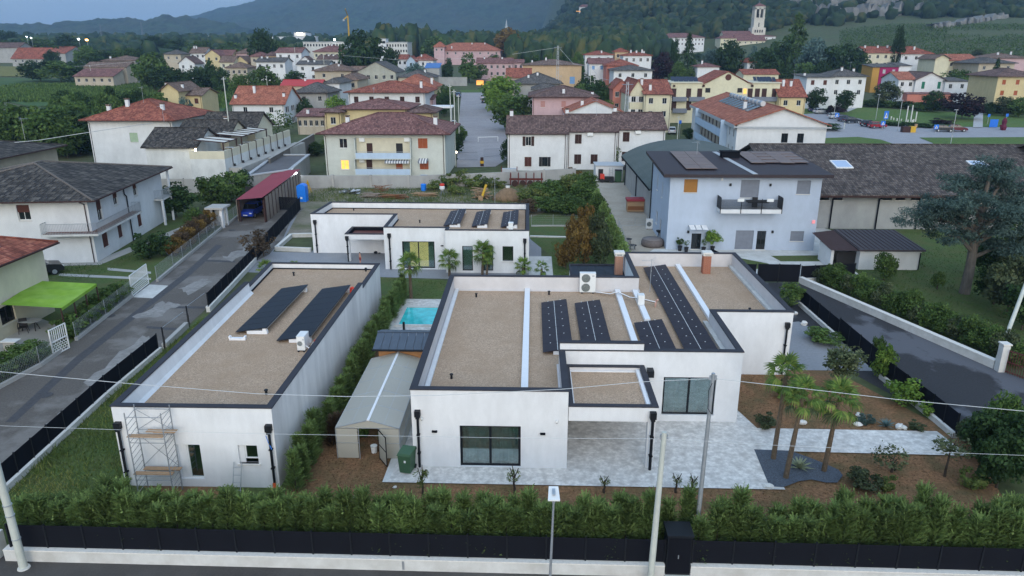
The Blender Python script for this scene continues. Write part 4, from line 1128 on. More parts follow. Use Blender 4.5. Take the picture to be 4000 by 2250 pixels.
def agave(label,x,y,s,m,n=26,z=0.0,cat='agave',up=1.2):
 t=thing('agave',label,cat,(x,y,z),0)
 me=MB().add([(0,-.05,0),(0,.05,0),(.45,.075,.06),(.45,-.075,.06),(1.0,0,.0),(.45,0,.02)],[(0,3,5),(0,5,2,1),(3,4,5),(5,4,2)]).mesh('leaf',m)
 for i in range(n):
  f=i/n;o=inst('leaf',me,t,(0,0,.03),(0,0,0),(s*(0.7+.3*f),s,s));o.rotation_euler=(0,-(up-1.05*f),i*2.4)
agave_b=mat('agave_blue',(0.10,0.17,0.17),rough=.6,var=.1);agave_v=mat('agave_pale',(0.26,0.30,0.19),rough=.6,var=.35,scale=9)
x,y=G(3122,1832);agave('variegated pale agave between the palms on the blue gravel',x,y,.75,agave_v,28)
x,y=G(3460,1668);agave('blue agave by the white stones beside the path',x,y,.62,agave_b,26)
x,y=G(3383,1655);o=thing('lavender','round grey-blue lavender cushion by the white stones','shrub',(x,y,0));inst('crown',CROWN['shrub0'],o,(0,0,.3),(0,0,0),(.5,.45,.38),LM['blue'])
sheet('blue_gravel_bed',[G(*p) for p in ((2945,1760),(3085,1765),(3150,1788),(3220,1815),(3275,1840),(3292,1862),(3270,1890),(3225,1890),(3170,1878),(3120,1885),(3060,1908),(3005,1905))],bluestone,0.07)
import bmesh
def rock_mesh(seed):
 bm=bmesh.new();bmesh.ops.create_icosphere(bm,subdivisions=2,radius=1);r=random.Random(seed)
 for v in bm.verts:v.co *= r.uniform(.75,1.15);v.co.z *= .7
 me=bpy.data.meshes.new('boulder');bm.to_mesh(me);bm.free();me.materials.append(stone_w);return me
ROCK=[rock_mesh(i) for i in range(3)]
for i,(u,v,s,lb) in enumerate(((3130,1655,.2,'white boulder in front of the palm trunks'),(3352,1624,.16,'white boulder above the lavender, the farther of two'),(3366,1632,.17,'white boulder above the lavender, the nearer of two'),
  (3350,1662,.18,'white boulder left of the lavender at the path edge'),(3513,1672,.22,'larger white boulder right of the blue agave'),(3530,1674,.15,'small white boulder leaning on the larger one by the agave'),
  (2998,1905,.2,'white boulder at the patio corner by the blue gravel'),(3140,1268,.25,'white boulder by the small planting bed at the driveway'),(3105,1228,.2,'flat white stone under the round bush by the fence'),
  (1390,1945,.1,'small pale stone on the mulch by the greenhouse'),(1543,1905,.08,'tiny pale stone in front of the patio corner'))):
 x,y=G(u,v);o=bpy.data.objects.new('boulder',ROCK[i % 3]);COL.objects.link(o);o.location=(x,y,s*.4);o.scale=(s*1.3,s,s);o.rotation_euler=(0,0,i)
 tag(o,lb,'boulder','white boulders in the garden')
def bush(name,label,u,v,h,r,m,proto='shrub0',stem=0.05,cat='shrub',group=None,dz=0):
 x,y,z=GT(u,v);return tree(name,label,x,y,h,r,proto,m,group,cat,stem)
bush('olive_tree','olive tree with a dense round crown on the mulch near the driveway',3283,1532,2.9,1.25,'olive','round1',.3,'tree')
bush('laurel','tall bright laurel against the black fence',3440,1480,2.6,.75,'bright','tall0')
bush('laurel','bushy bright laurel hanging over the black fence near the olive tree',3530,1580,1.7,1.05,'bright','shrub1')
bush('laurel','small bright laurel lowest along the black fence',3625,1625,1.1,.55,'bright','shrub0')
bush('laurel','upright grey-green laurel at the sliding gate',3425,1400,1.7,.5,'mid','tall1')
bush('round_bush','round dark bush at the corner of the driveway fence',3090,1195,2.0,1.0,'mid','round2')
bush('broom','spreading dark green shrub beside the driveway kerb',3215,1335,1.0,1.25,'mid','shrub1',0)
bush('grass_tuft','yellow-green grass tuft near the palms at the patio edge',2990,1672,.9,.6,'olive','shrub0',0)
bush('grass_tuft','low bright palm-like tuft near the driveway edge',3080,1560,.9,.9,'bright','shrub1',0)
bush('grass_tuft','dry grass tuft near the blue agave',3580,1682,.6,.45,'olive','shrub0',0)
bush('rosemary','loose grey-green shrub on the mulch in front of the path',3480,1845,1.5,.9,'olive','sparse0',.05)
bush('pomegranate','small spreading tree with a thin pale trunk by the path end',3690,1862,2.1,1.05,'olive','sparse1',.45,'tree')
bush('yellow_shrub','yellowish low shrub behind the front hedge',3370,1905,1.0,.75,'olive','shrub1',0)
bush('yellow_shrub','small yellow-flowering shrub beside the loose grey-green shrub',3455,1910,.8,.5,'weed','shrub0',0)
bush('broom','low dark shrub at the foot of the evergreen corner',3790,1905,1.0,.6,'weed','shrub0',0)
for i,(u,v,h,r,lb) in enumerate(((3890,1905,3.1,1.2,'dark evergreen at the corner of the front hedge, nearest the street'),(3830,1800,2.9,1.2,'dark evergreen at the end of the garden path'),(3960,1860,3.4,1.3,'tall dark evergreen at the right edge behind the hedge'),(3905,1735,2.7,1.1,'dark evergreen leaning over the black fence end'),(3770,1730,1.6,.6,'yellow-green shrub at the fence end'))):
 bush('evergreen',lb,u,v,h,r,['dark','dark','dark','mid','olive'][i],'round%d' % (i % 4),.02)
for u,v,h,r,lb in ((1653,1952,1.6,.42,'thin sapling with pale leaves in front of the patio corner'),(2008,1925,1.25,.35,'leafy sapling in front of the sliding window'),(2360,1925,.8,.28,'small sapling behind the hedge near the porch'),(2640,1925,.9,.25,'slanting sapling near the porch column'),(2702,1930,.9,.25,'upright sapling by the steel pole')):
 bush('sapling',lb,u,v,h,r,'weed','sparse%d' % (u % 2),.4,'sapling')

# ------------------------------------------------------------------ greenhouse, pool, pool shed
poly_m,_t,_b=newmat('polycarbonate')
_b.inputs['Base Color'].default_value=(0.60,0.575,0.50,1);_b.inputs['Roughness'].default_value=0.35
_tr=_t.nodes.new('ShaderNodeBsdfTransparent');_tr.inputs['Color'].default_value=(0.75,0.78,0.74,1)
_ms=_t.nodes.new('ShaderNodeMixShader');_ms.inputs['Fac'].default_value=0.35
_t.links.new(_b.outputs[0],_ms.inputs[1]);_t.links.new(_tr.outputs[0],_ms.inputs[2]);_t.links.new(_ms.outputs[0],_t.nodes['Material Output'].inputs['Surface'])
def greenhouse():
 y0,y1=30.35,38.4;xl,xr=-9.12,-6.12;xm=-7.55
 ze=W(1320,1672,y0)[1];zr=W(1435,1643,y0)[1];ze=max(1.55,ze)
 t=thing('greenhouse','gabled greenhouse of translucent panels with its door open','greenhouse',(xm,y0,0))
 n=5;d=(y1-y0)/n
 fr=MB()
 for i in range(n+1):
  y=y0+d*i
  fr.bar((xl,y,0),(xl,y,ze),.04,.04,(0,1,0)).bar((xr,y,0),(xr,y,ze),.04,.04,(0,1,0))
  fr.bar((xl,y,ze),(xm,y,zr),.035,.035).bar((xm,y,zr),(xr,y,ze),.035,.035)
 for z in (.03,.8,ze-.02):
  fr.bar((xl,y0,z),(xl,y1,z),.035,.035).bar((xr,y0,z),(xr,y1,z),.035,.035)
 for f in (.5,):
  fr.bar((xl+(xm-xl)*f,y0,ze+(zr-ze)*f),(xl+(xm-xl)*f,y1,ze+(zr-ze)*f),.03,.03)
  fr.bar((xr+(xm-xr)*f,y0,ze+(zr-ze)*f),(xr+(xm-xr)*f,y1,ze+(zr-ze)*f),.03,.03)
 fr.bar((xl,y0,ze),(xr,y0,ze),.03,.03).bar((xl,y0,.85),(-8.05,y0,.85),.03,.03).bar((-7.1,y0,.85),(xr,y0,.85),.03,.03)
 fr.bar((-8.05,y0,0),(-8.05,y0,ze),.04,.04,(0,1,0)).bar((-7.1,y0,0),(-7.1,y0,ze),.04,.04,(0,1,0))
 fr.build('frame',galv,t)
 MB().bar((xm,y0-.03,zr),(xm,y1+.03,zr),.12,.05).build('ridge_cap',duct_m,t)
 g=0.02
 for i in range(n):
  ya,yb=y0+d*i+g,y0+d*(i+1)-g
  for a,b in ((0,.5),(.5,1)):
   for xs in (xl,xr):
    xa,xb=xs+(xm-xs)*a,xs+(xm-xs)*b;za,zb=ze+(zr-ze)*a+.03,ze+(zr-ze)*b+.03
    MB().quad((xa,ya,za),(xa,yb,za),(xb,yb,zb),(xb,ya,zb)).build('pane',poly_m,t)
  for xs in (xl,xr):
   for za,zb in ((.06,.8),(.84,ze-.03)):
    MB().quad((xs,ya,za),(xs,yb,za),(xs,yb,zb),(xs,ya,zb)).build('pane',poly_m,t)
 for a,b in ((xl,-8.07),(-7.08,xr)):
  for za,zb in ((.06,.84),(.88,ze-.02)):MB().quad((a+.03,y0,za),(b-.03,y0,za),(b-.03,y0,zb),(a+.03,y0,zb)).build('pane',poly_m,t)
 MB().poly([(xl+.05,y0,ze+.03),(xr-.05,y0,ze+.03),(xm,y0,zr-.02)]).build('pane',poly_m,t)
 MB().poly([(xl,y1,0),(xr,y1,0),(xr,y1,ze),(xm,y1,zr),(xl,y1,ze)]).build('pane',poly_m,t)
 # open door leaf
 a,b=Vector((-7.1,y0-.02,0)),Vector((-6.62,y0-.75,0))
 dm=MB()
 for z in (.05,.8,ze-.08):dm.bar((a.x,a.y,z),(b.x,b.y,z),.03,.04)
 dm.bar((a.x,a.y,.05),(a.x,a.y,ze-.04),.04,.03,(0,1,0)).bar((b.x,b.y,.05),(b.x,b.y,ze-.04),.04,.03,(0,1,0))
 do=dm.build('door',anthracite,t)
 MB().quad((a.x,a.y,.1),(b.x,b.y,.1),(b.x,b.y,ze-.1),(a.x,a.y,ze-.1)).build('pane',poly_m,do)
greenhouse()
for i,(x,y,h,r,m) in enumerate(((-8.3,32.5,1.4,.5,'mid'),(-7.6,33.6,1.5,.55,'dark'),(-7.2,31.9,.9,.35,'mid'),(-8.5,34.8,1.5,.5,'dark'))):
 tree('tomato_plant',['leafy plant just inside the greenhouse door','tall dark plant deep inside the greenhouse','low plant beside the open greenhouse door','dark plant at the back of the greenhouse'][i],x,y,h,r,'shrub%d' % (i % 2),m,'plants in the greenhouse','plant',0)
x,y=G(1462,1768);t=thing('bucket','white bucket in the greenhouse doorway','bucket',(x,y,0));MB().lathe([(.13,0),(.16,.34)],(x,y,.02),12).build('bucket_body',plastic_w,t);MB().lathe([(.165,.34),(.17,.37)],(x,y,.02),12).build('rim',plastic_w,t)
# pool
t=thing('swimming_pool','small turquoise swimming pool set in pale stamped paving','pool',(-7.4,49.8,0))
MB().box(-9.3,-5.6,48.0,51.6,.03,.085).build('water',water_m,t)
MB().ring([(-9.55,47.75),(-5.45,47.75),(-5.45,51.85),(-9.55,51.85)],[(-9.3,48.0),(-5.6,48.0),(-5.6,51.6),(-9.3,51.6)],.03,.13).build('pool_edge',conc,t)
x,y=G(1578,1290,.05);t=thing('pool_shower','black slim post at the pool edge','post',(x,y,0));MB().box(x-.07,x+.07,y-.07,y+.07,0,.65).build('shower_post',black_m,t);MB().box(x-.1,x+.1,y-.1,y+.1,.02,.08).build('base',galv,t)
slat_fence('low dark slat fence beside the pool',(-10.05,45.3),(-9.95,53.6),.05,.8,5,8)
t=thing('pool_shed','wooden shed with a dark blue-grey panelled metal roof next to the pool','shed',(-7.4,38.9,0))
MB().box(-8.7,-5.75,38.5,40.4,0,2.28).build('wall',mat('shed_wood',(0.40,0.20,0.085),rough=.8,var=.2,stretch=(1,1,6)),t)
roof_blue=mat('blue_grey_roof',(0.060,0.080,0.110),rough=.4,spec=.5,var=.12,scale=2)
zr=2.75
for i in range(7):
 a=-8.95+i*.46;b=a+.44
 MB().add([(a,38.15,2.32),(b,38.15,2.32),(b,39.75,zr),(a,39.75,zr),(a,38.15,2.36),(b,38.15,2.36),(b,39.75,zr+.04),(a,39.75,zr+.04)],[(3,2,1,0),(4,5,6,7),(0,1,5,4),(1,2,6,5),(2,3,7,6),(3,0,4,7)]).build('roof_panel',roof_blue,t)
 MB().add([(a,39.77,zr),(b,39.77,zr),(b,40.75,2.5),(a,40.75,2.5),(a,39.77,zr+.04),(b,39.77,zr+.04),(b,40.75,2.54),(a,40.75,2.54)],[(3,2,1,0),(4,5,6,7),(0,1,5,4),(1,2,6,5),(2,3,7,6),(3,0,4,7)]).build('roof_panel',roof_blue,t)
MB().bar((-8.97,39.76,zr+.03),(-5.7,39.76,zr+.03),.16,.05).build('ridge_cap',roof_blue,t)
MB().bar((-8.98,38.1,2.27),(-5.7,38.1,2.27),.1,.09).build('gutter',black_m,t)
# flat dark-roofed shelter on the lawn behind the front house
t=thing('garden_shelter','dark panelled flat shelter behind the front house, beside the brick chimney','shelter',(5.0,53.6,0))
for i in range(6):
 a=3.05+i*.64;MB().box(a,a+.62,52.2,55.0,2.45,2.5).build('roof_panel',solar_black,t)
MB().ring([(2.95,52.1),(6.95,52.1),(6.95,55.1),(2.95,55.1)],[(3.05,52.2),(6.9,52.2),(6.9,55.0),(3.05,55.0)],2.35,2.6).build('fascia',coping_m,t)
for x,y in ((3.05,52.25),(3.05,54.95),(6.8,54.95)):MB().box(x-.06,x+.06,y-.06,y+.06,0,2.35).build('post',white,t)

# ------------------------------------------------------------------ air conditioners, aerials, bin, scaffold
def fan_grille(t,x,y,z,r):
 mb=MB()
 for k in range(5):mb.add([(x+r*(k+1)/5*math.cos(a*.3142),y,z+r*(k+1)/5*math.sin(a*.3142)) for a in range(20)]+[(x+(r*(k+1)/5-.012)*math.cos(a*.3142),y-.004,z+(r*(k+1)/5-.012)*math.sin(a*.3142)) for a in range(20)],[(a,(a+1) % 20,20+(a+1) % 20,20+a) for a in range(20)])
 for k in range(8):mb.bar((x,y-.006,z),(x+r*math.cos(k*.785),y-.006,z+r*math.sin(k*.785)),.012,.006,(0,1,0))
 g=MB().add([(x+r*math.cos(a*.2618),y+.001,z+r*math.sin(a*.2618)) for a in range(24)],[tuple(range(24))]).build('fan_recess',mat('fan_dark',(.05,.06,.055),rough=.6),t)
 mb.build('grille',galv,g)
def ac_unit(label,x,y,z,w,d,h,fans,feet=.08,rz=0.0,badge=True):
 t=thing('air_conditioner',label,'air conditioner',(x,y,z),rz)
 mb=MB().box(-w/2,w/2,-d/2,d/2,feet,h)
 mb.build('casing',plastic_w,t,local=True)
 MB().box(-w/2-.01,w/2+.01,-d/2-.01,d/2+.01,h,h+.025).build('top_cover',plastic_w,t,local=True)
 for sx in (-1,1):MB().box(sx*w*.35-.04,sx*w*.35+.04,-d/2-.05,d/2+.05,0,feet).build('foot',black_m,t,local=True)
 r=min(w*.33,(h-feet)/fans*.45)
 im=MAT[t.name];
 for i in range(fans):
  zz=feet+(h-feet)*(i+.5)/fans
  sub=MB().add([(-w*.12+r*math.cos(a*.2618),-d/2-.006,zz+r*math.sin(a*.2618)) for a in range(24)],[tuple(reversed(range(24)))]).build('fan_recess',mat('fan_dark',(.10,.12,.11),rough=.6),t,local=True)
  mb=MB()
  for k in range(4):
   ra=r*(k+1)/4
   mb.add([(-w*.12+ra*math.cos(a*.3142),-d/2-.012,zz+ra*math.sin(a*.3142)) for a in range(20)]+[(-w*.12+(ra-.016)*math.cos(a*.3142),-d/2-.012,zz+(ra-.016)*math.sin(a*.3142)) for a in range(20)],[(a,(a+1) % 20,20+(a+1) % 20,20+a) for a in range(20)])
  mb.build('grille',galv,sub,local=True)
 if badge:MB().box(w*.27,w*.42,-d/2-.006,-d/2-.001,h-.2,h-.12).build('badge',galv,t,local=True)
 return t
ac_unit('large white outdoor unit with two stacked fans against the roof parapet',3.78,46.75,3.0,1.05,.38,1.38,2)
ac_unit('white outdoor unit on black feet at the corner of the black solar array',-12.2,36.1,3.2,.42,.8,.85,1,rz=math.pi/2*0)
t=thing('refrigerant_pipes','bundle of white and black pipes running across the roof from the big outdoor unit','pipes',(5.5,45.9,3))
for k,(m,dz) in enumerate(((black_m,0.0),(duct_m,.06),(duct_m,.1))):
 MB().path([(4.3,46.5-k*.1,3.1+dz),(5.2,46.1-k*.12,3.12+dz),(5.7,46.0-k*.15,3.32+dz),(6.4,45.2-k*.12,3.2+dz),(7.0,44.6-k*.1,3.32+dz),(7.9,44.1-k*.1,3.25+dz)],.028,6).build('pipe',m,t)
MB().box(6.75,7.15,43.7,44.2,3.22,3.85).build('junction_box',plastic_w,t)
MB().path([(7.9,44.0,3.02),(7.9,43.95,3.4),(8.0,43.8,3.55)],.06,8).build('roof_outlet',mat('salmon_pipe',(.55,.33,.27),rough=.6),t)
t=thing('roof_pipe','red cowl with a black cable loop beside the black array on the long house','pipe',(-11.75,45.9,3.2))
MB().path([(-11.9,45.6,3.2),(-11.9,45.6,3.5),(-11.75,45.5,3.62),(-11.6,45.4,3.5)],.08,8).build('cowl',red_pl,t)
MB().path([(-11.7,45.3,3.25),(-11.9,44.9,3.26),(-11.6,44.5,3.26),(-11.3,44.4,3.25)],.025,6).build('cable',black_m,t)
MB().path([(-12.8,46.6,3.25),(-13.0,46.2,3.26),(-12.6,46.0,3.26),(-12.3,46.4,3.25)],.025,6).build('cable',black_m,t)
t=thing('pipe_outlet','red pipe end next to the outdoor unit on the long house','pipe',(-11.65,36.3,3.2))
MB().path([(-11.6,36.4,3.2),(-11.6,36.4,3.55),(-11.55,36.2,3.62)],.09,8).build('cowl',red_pl,t)
MB().path([(-12.0,35.85,3.5),(-11.8,35.9,3.3),(-11.65,36.2,3.55)],.04,6).build('white_pipe',duct_m,t)
t=thing('pipe_support','short white support block on the gravel in front of the black array','block',(-16.2,37.3,3.2))
MB().box(-16.7,-15.8,37.2,37.4,3.2,3.32).box(-16.72,-16.62,37.2,37.4,3.32,3.42).box(-15.88,-15.78,37.2,37.4,3.32,3.42).build('block_body',duct_m,t)
def aerial(label,x,y,z0,h,rz=0.0,L_=.8,n=7):
 t=thing('tv_aerial',label,'aerial',(x,y,z0),rz)
 MB().tube((0,0,0),(0,0,h),.022,.018,7).build('mast',galv,t,local=True)
 mb=MB().tube((-L_*.75,0,h-.12),(L_*.25,0,h-.1),.012,.012,5)
 for i in range(n):mb.tube((-L_*.75+i*L_/n,-.16-.012*i,h-.12),(-L_*.75+i*L_/n,.16+.012*i,h-.12),.008,.008,4)
 for s in (-1,1):
  for k in range(3):mb.tube((L_*.15+.05*k,-.2,h-.1+s*.07*(k+1)),(L_*.15+.05*k,.2,h-.1+s*.07*(k+1)),.007,.007,4)
 mb.build('antenna',galv,t,local=True)
aerial('TV aerial on the front house between the duct and the longest solar array',8.0,47.0,3.0,2.3)
aerial('TV aerial on a tall mast over the rear white house',-3.7,72.6,3.2,3.6)
x,y=G(1592,1838,.06)
t=thing('wheelie_bin','green wheeled refuse bin at the corner of the front house','bin',(x,y,.06),-.2)
MB().add([(-.26,-.3,.06),(.26,-.3,.06),(.26,.3,.06),(-.26,.3,.06),(-.31,-.37,.95),(.31,-.37,.95),(.31,.37,.95),(-.31,.37,.95)],[(3,2,1,0),(4,5,6,7),(0,1,5,4),(1,2,6,5),(2,3,7,6),(3,0,4,7)]).build('bin_body',green_pl,t,local=True)
MB().add([(-.34,-.4,.955),(.34,-.4,.955),(.34,.42,.955),(-.34,.42,.955),(-.3,-.36,1.06),(.3,-.36,1.06),(.32,.4,1.08),(-.32,.4,1.08)],[(3,2,1,0),(4,5,6,7),(0,1,5,4),(1,2,6,5),(2,3,7,6),(3,0,4,7)]).build('lid',green_pl,t,local=True)
for s in (-1,1):MB().tube((s*.22,.32,.1),(s*.3,.32,.1),.1,.1,14).build('wheel',black_m,t,local=True)
MB().tube((-.25,.45,1.0),(.25,.45,1.0),.018,.018,6).build('handle',green_pl,t,local=True)
MB().box(-.02,.07,-.352,-.345,.6,.75).build('sticker',plastic_w,t,local=True)
# scaffold tower
def scaffold():
 ya,yb=26.85,27.62;x0,x1=W(500,1700,ya)[0],W(640,1700,ya)[0]
 t=thing('scaffold_tower','rusty steel scaffold tower with wooden planks at the corner of the long house','scaffold',(x0,ya,0))
 tube_m=mat('scaffold_steel',(.30,.32,.34),rough=.6,metal=.4,var=.2)
 H_=4.15
 for x in (x0,x1):
  for y in (ya,yb):MB().tube((x,y,0),(x,y,H_),.024,.024,7).build('upright',tube_m,t)
  for i in range(14):
   z=.3+i*.27
   MB().tube((x,ya,z),(x,yb,z+.12),.014,.014,5).build('rung',tube_m,t)
 for y in (ya,yb):
  for z in (.95,1.15,2.75,2.95,3.95):MB().tube((x0,y,z),(x1,y,z),.018,.018,6).build('ledger',tube_m,t)
 for a,b in ((1.2,2.7),(2.95,3.95)):
  MB().tube((x0,yb,a),(x1,yb,b),.014,.014,5).build('brace',tube_m,t)
  MB().tube((x1,yb,a),(x0,yb,b),.014,.014,5).build('brace',tube_m,t)
 for z,y,xa,xb,rz in ((1.18,ya+.15,x0-.1,x1+.05,0),(1.16,yb-.2,x0+.1,x1+.2,.0),(2.98,ya+.15,x0-.1,x1-.1,0),(3.0,yb-.2,x0+.5,x1+.25,0),(3.06,yb-.35,x0+.9,x1+.3,0)):
  MB().box(xa,xb,y-.12,y+.12,z,z+.035).build('plank',wood,t)
scaffold()
x,y=G(885,1900);t=thing('ladder','short grey ladder leaning on the long house between door and window','ladder',(-13.9,27.3,0))
x=W(905,1850,27.4)[0]
for s in (0,.34):MB().tube((x+s,27.2,0),(x+s,27.75,1.35),.022,.022,6).build('stile',galv,t)
for i in range(4):MB().tube((x,27.25+i*.12,.25+i*.3),(x+.34,27.25+i*.12,.25+i*.3),.014,.014,5).build('rung',galv,t)

# ------------------------------------------------------------------ the bather by the rear porch
def person(x,y,z,h,rz):
 skin=mat('skin',(.55,.29,.20),rough=.6,var=.06);
 t=thing('person','bare-chested person in dark shorts with short dark hair standing on the grey paving','person',(x,y,z),rz,scale=h/1.75)
 J={'pel':(0,0,.92),'wst':(0,.01,1.08),'chs':(0,.0,1.3),'nck':(0,.0,1.47),'hd0':(0,-.01,1.56),'hd1':(0,-.015,1.66),'hd2':(0,-.01,1.73),
   'shl':(.17,0,1.40),'ell':(.25,.02,1.14),'wrl':(.2,-.17,1.0),'hal':(.16,-.25,.98),'shr':(-.17,0,1.40),'elr':(-.26,.03,1.13),'wrr':(-.25,-.12,.93),'har':(-.24,-.19,.89),
   'hpl':(.09,0,.88),'knl':(.11,-.02,.5),'anl':(.11,.02,.09),'tol':(.12,-.14,.03),'hpr':(-.09,0,.88),'knr':(-.11,-.03,.5),'anr':(-.12,.03,.09),'tor':(-.13,-.13,.03)}
 E_=[('pel','wst'),('wst','chs'),('chs','nck'),('nck','hd0'),('hd0','hd1'),('hd1','hd2'),('chs','shl'),('shl','ell'),('ell','wrl'),('wrl','hal'),('chs','shr'),('shr','elr'),('elr','wrr'),('wrr','har'),
   ('pel','hpl'),('hpl','knl'),('knl','anl'),('anl','tol'),('pel','hpr'),('hpr','knr'),('knr','anr'),('anr','tor')]
 RR={'pel':.13,'wst':.12,'chs':.14,'nck':.055,'hd0':.075,'hd1':.095,'hd2':.06,'hpl':.09,'hpr':.09,'knl':.058,'knr':.058,'anl':.04,'anr':.04,'tol':.04,'tor':.04}
 for k in 'lr':RR['sh'+k]=.065;RR['el'+k]=.042;RR['wr'+k]=.03;RR['ha'+k]=.035
 ks=list(J)
 for side in 'lr':        # fingers: short chains from the hand
  hx,hy,hz=J['ha'+side]
  for f in range(5):
   a=(f-2)*.016
   n1,n2='f%s%da' % (side,f),'f%s%db' % (side,f)
   ln=(.045,.075,.08,.075,.06)[f]
   J[n1]=(hx+a,hy-ln*.6,hz-.015);J[n2]=(hx+a*1.3,hy-ln,hz-.045)
   RR[n1]=.010;RR[n2]=.008
   E_ += [('ha'+side,n1),(n1,n2)]
 ks=list(J)
 me=bpy.data.meshes.new('body');me.from_pydata([J[k] for k in ks],[(ks.index(a),ks.index(b)) for a,b in E_],[])
 me.materials.append(skin)
 o=bpy.data.objects.new('body',me);COL.objects.link(o);o.parent=t
 m=o.modifiers.new('skin','SKIN')
 sv=me.skin_vertices[0].data
 for i,k in enumerate(ks):
  r=RR.get(k,.05);sv[i].radius=(r*(1.25 if k in ('chs','pel','wst') else 1),r*(.8 if k in ('chs','wst') else 1));sv[i].use_root=(k == 'pel')
 o.modifiers.new('sub','SUBSURF').levels=2;o.modifiers['sub'].render_levels=2
 hair=MB().lathe([(.098,0),(.104,.04),(.09,.085),(.05,.115),(.005,.125)],(0,.01,1.655),14).build('hair',mat('hair_dark',(.015,.011,.009),rough=.7),t,local=True,smooth=True)
 mb=MB().lathe([(.155,0),(.165,.1),(.16,.18)],(0,0,.84),14)
 for s in (-1,1):mb.lathe([(.085,0),(.10,.2),(.11,.32)],(s*.095,-.005,.56),12)
 mb.build('shorts',mat('shorts',(.30,.05,.05),rough=.8),t,local=True,smooth=True)
 for s in (-1,1):
  MB().lathe([(.004,-.012),(.012,0),(.004,.012)],(s*.035,-.10,1.655),8).build('eye',black_m,t,local=True)
  MB().lathe([(.008,-.03),(.02,0),(.008,.03)],(s*.098,.0,1.64),8).build('ear',skin,t,local=True)
 MB().add([(-.014,-.1,1.61),(.014,-.1,1.61),(0,-.132,1.612),(0,-.1,1.66)],[(0,1,2),(0,2,3),(1,3,2)]).build('nose',skin,t,local=True)
 MB().box(-.025,.025,-.103,-.094,1.575,1.583).build('mouth',mat('lips',(.35,.12,.10)),t,local=True)
x,y=G(1408,1032);person(x,y,.02,min(1.7,max(1.1,W(1408,992,y)[1])),2.2)
t=thing('shoes','pair of dark shoes or a bag left on the paving under the porch','bag',(-15.9,65.3,0));xb,yb=G(1468,990);MB().lathe([(.16,0),(.2,.1),(.1,.2)],(xb,yb,0.02),8).build('bag_body',black_m,t);MB().lathe([(.1,0),(.12,.06)],(xb+.35,yb,.02),8).build('shoe',black_m,t)

# ------------------------------------------------------------------ houses with pitched roofs
T_dark=tile_mat('tiles_dark',(0.062,0.054,0.048),(0.030,0.027,0.026),(0.125,0.110,0.095))
T_red=tile_mat('tiles_red',(0.30,0.090,0.058),(0.17,0.052,0.038),(0.40,0.15,0.095))
T_orange=tile_mat('tiles_orange',(0.38,0.13,0.080),(0.26,0.085,0.056),(0.46,0.19,0.12))
T_pink=tile_mat('tiles_dusty_red',(0.215,0.100,0.088),(0.130,0.062,0.056),(0.30,0.155,0.135))
T_brown=tile_mat('tiles_brown',(0.150,0.092,0.080),(0.090,0.056,0.050),(0.215,0.14,0.12))
T_barn=tile_mat('tiles_barn',(0.098,0.078,0.070),(0.055,0.045,0.042),(0.150,0.125,0.110))
T_grey=tile_mat('tiles_grey',(0.115,0.105,0.098),(0.065,0.060,0.058),(0.170,0.155,0.140))
T_tan=tile_mat('tiles_tan',(0.190,0.125,0.095),(0.105,0.068,0.055),(0.270,0.190,0.150))
T_bright=mat('bright_red_roof',(0.42,0.045,0.045),rough=.6,var=.1)
felt=mat('grey_green_felt',(0.085,0.105,0.098),rough=.85,var=.15,scale=3,var2=.5,scale2=.2,c2=(.13,.145,.135))
def wallm(name,c,dirt=.35):return mat('wall_'+name,c,rough=.9,var=.06,scale=1.5,var2=dirt,scale2=.45,c2=tuple(x*.68 for x in c),bump=.1,bscale=30,stretch=(1,1,.6))
wl=dict(white=wallm('white',(0.66,0.67,0.68)),cream=wallm('cream',(0.60,0.56,0.43)),yellow=wallm('yellow',(0.58,0.48,0.27)),pale=wallm('pale_yellow',(0.62,0.58,0.42)),pink=wallm('pink',(0.52,0.36,0.37)),
   peach=wallm('peach',(0.54,0.39,0.24)),salmon=wallm('salmon',(0.52,0.20,0.15)),grey=wallm('grey',(0.36,0.36,0.35),.6),blue=wallm('blue_grey',(0.42,0.485,0.585),.12),pblue=wallm('pale_blue',(0.44,0.55,0.68),.2),
   green=wallm('pale_green',(0.54,0.565,0.52),.3),ruin=wallm('ruin',(0.40,0.40,0.34),.8),mould=wallm('stained_white',(0.62,0.635,0.62),.75),purple=wallm('purple',(0.30,0.02,0.10),.15),beige=wallm('beige',(0.46,0.40,0.31),.5),ochre=wallm('ochre',(.45,.25,.06),.2))
C={k:mat('paint_'+k,c,rough=.7,var=.1,scale=4) for k,c in dict(brown=(.085,.028,.020),dbrown=(.045,.020,.017),orange=(.32,.085,.035),wood=(.20,.085,.035),green=(.02,.17,.10),pgreen=(.33,.43,.30),blue=(.16,.30,.52),grey=(.17,.19,.23),lgrey=(.40,.42,.44),black=(.02,.02,.022),white=(.7,.7,.7),amber=(.30,.14,.035),pink=(.42,.22,.2)).items()}
W_FRAME={}
def unit_frame(m,t=.06):
 k=(m.name,t)
 if k not in W_FRAME:W_FRAME[k]=MB().box(0,t,.0,.05,0,1).box(1-t,1,0,.05,0,1).box(t,1-t,0,.05,0,t).box(t,1-t,0,.05,1-t,1).box(.5-t*.4,.5+t*.4,0,.05,t,1-t).mesh('window',m)
 return W_FRAME[k]
UB={}
def unit_box(m):
 if m.name not in UB:UB[m.name]=MB().box(0,1,0,1,0,1).mesh('box',m)
 return UB[m.name]
UL={}
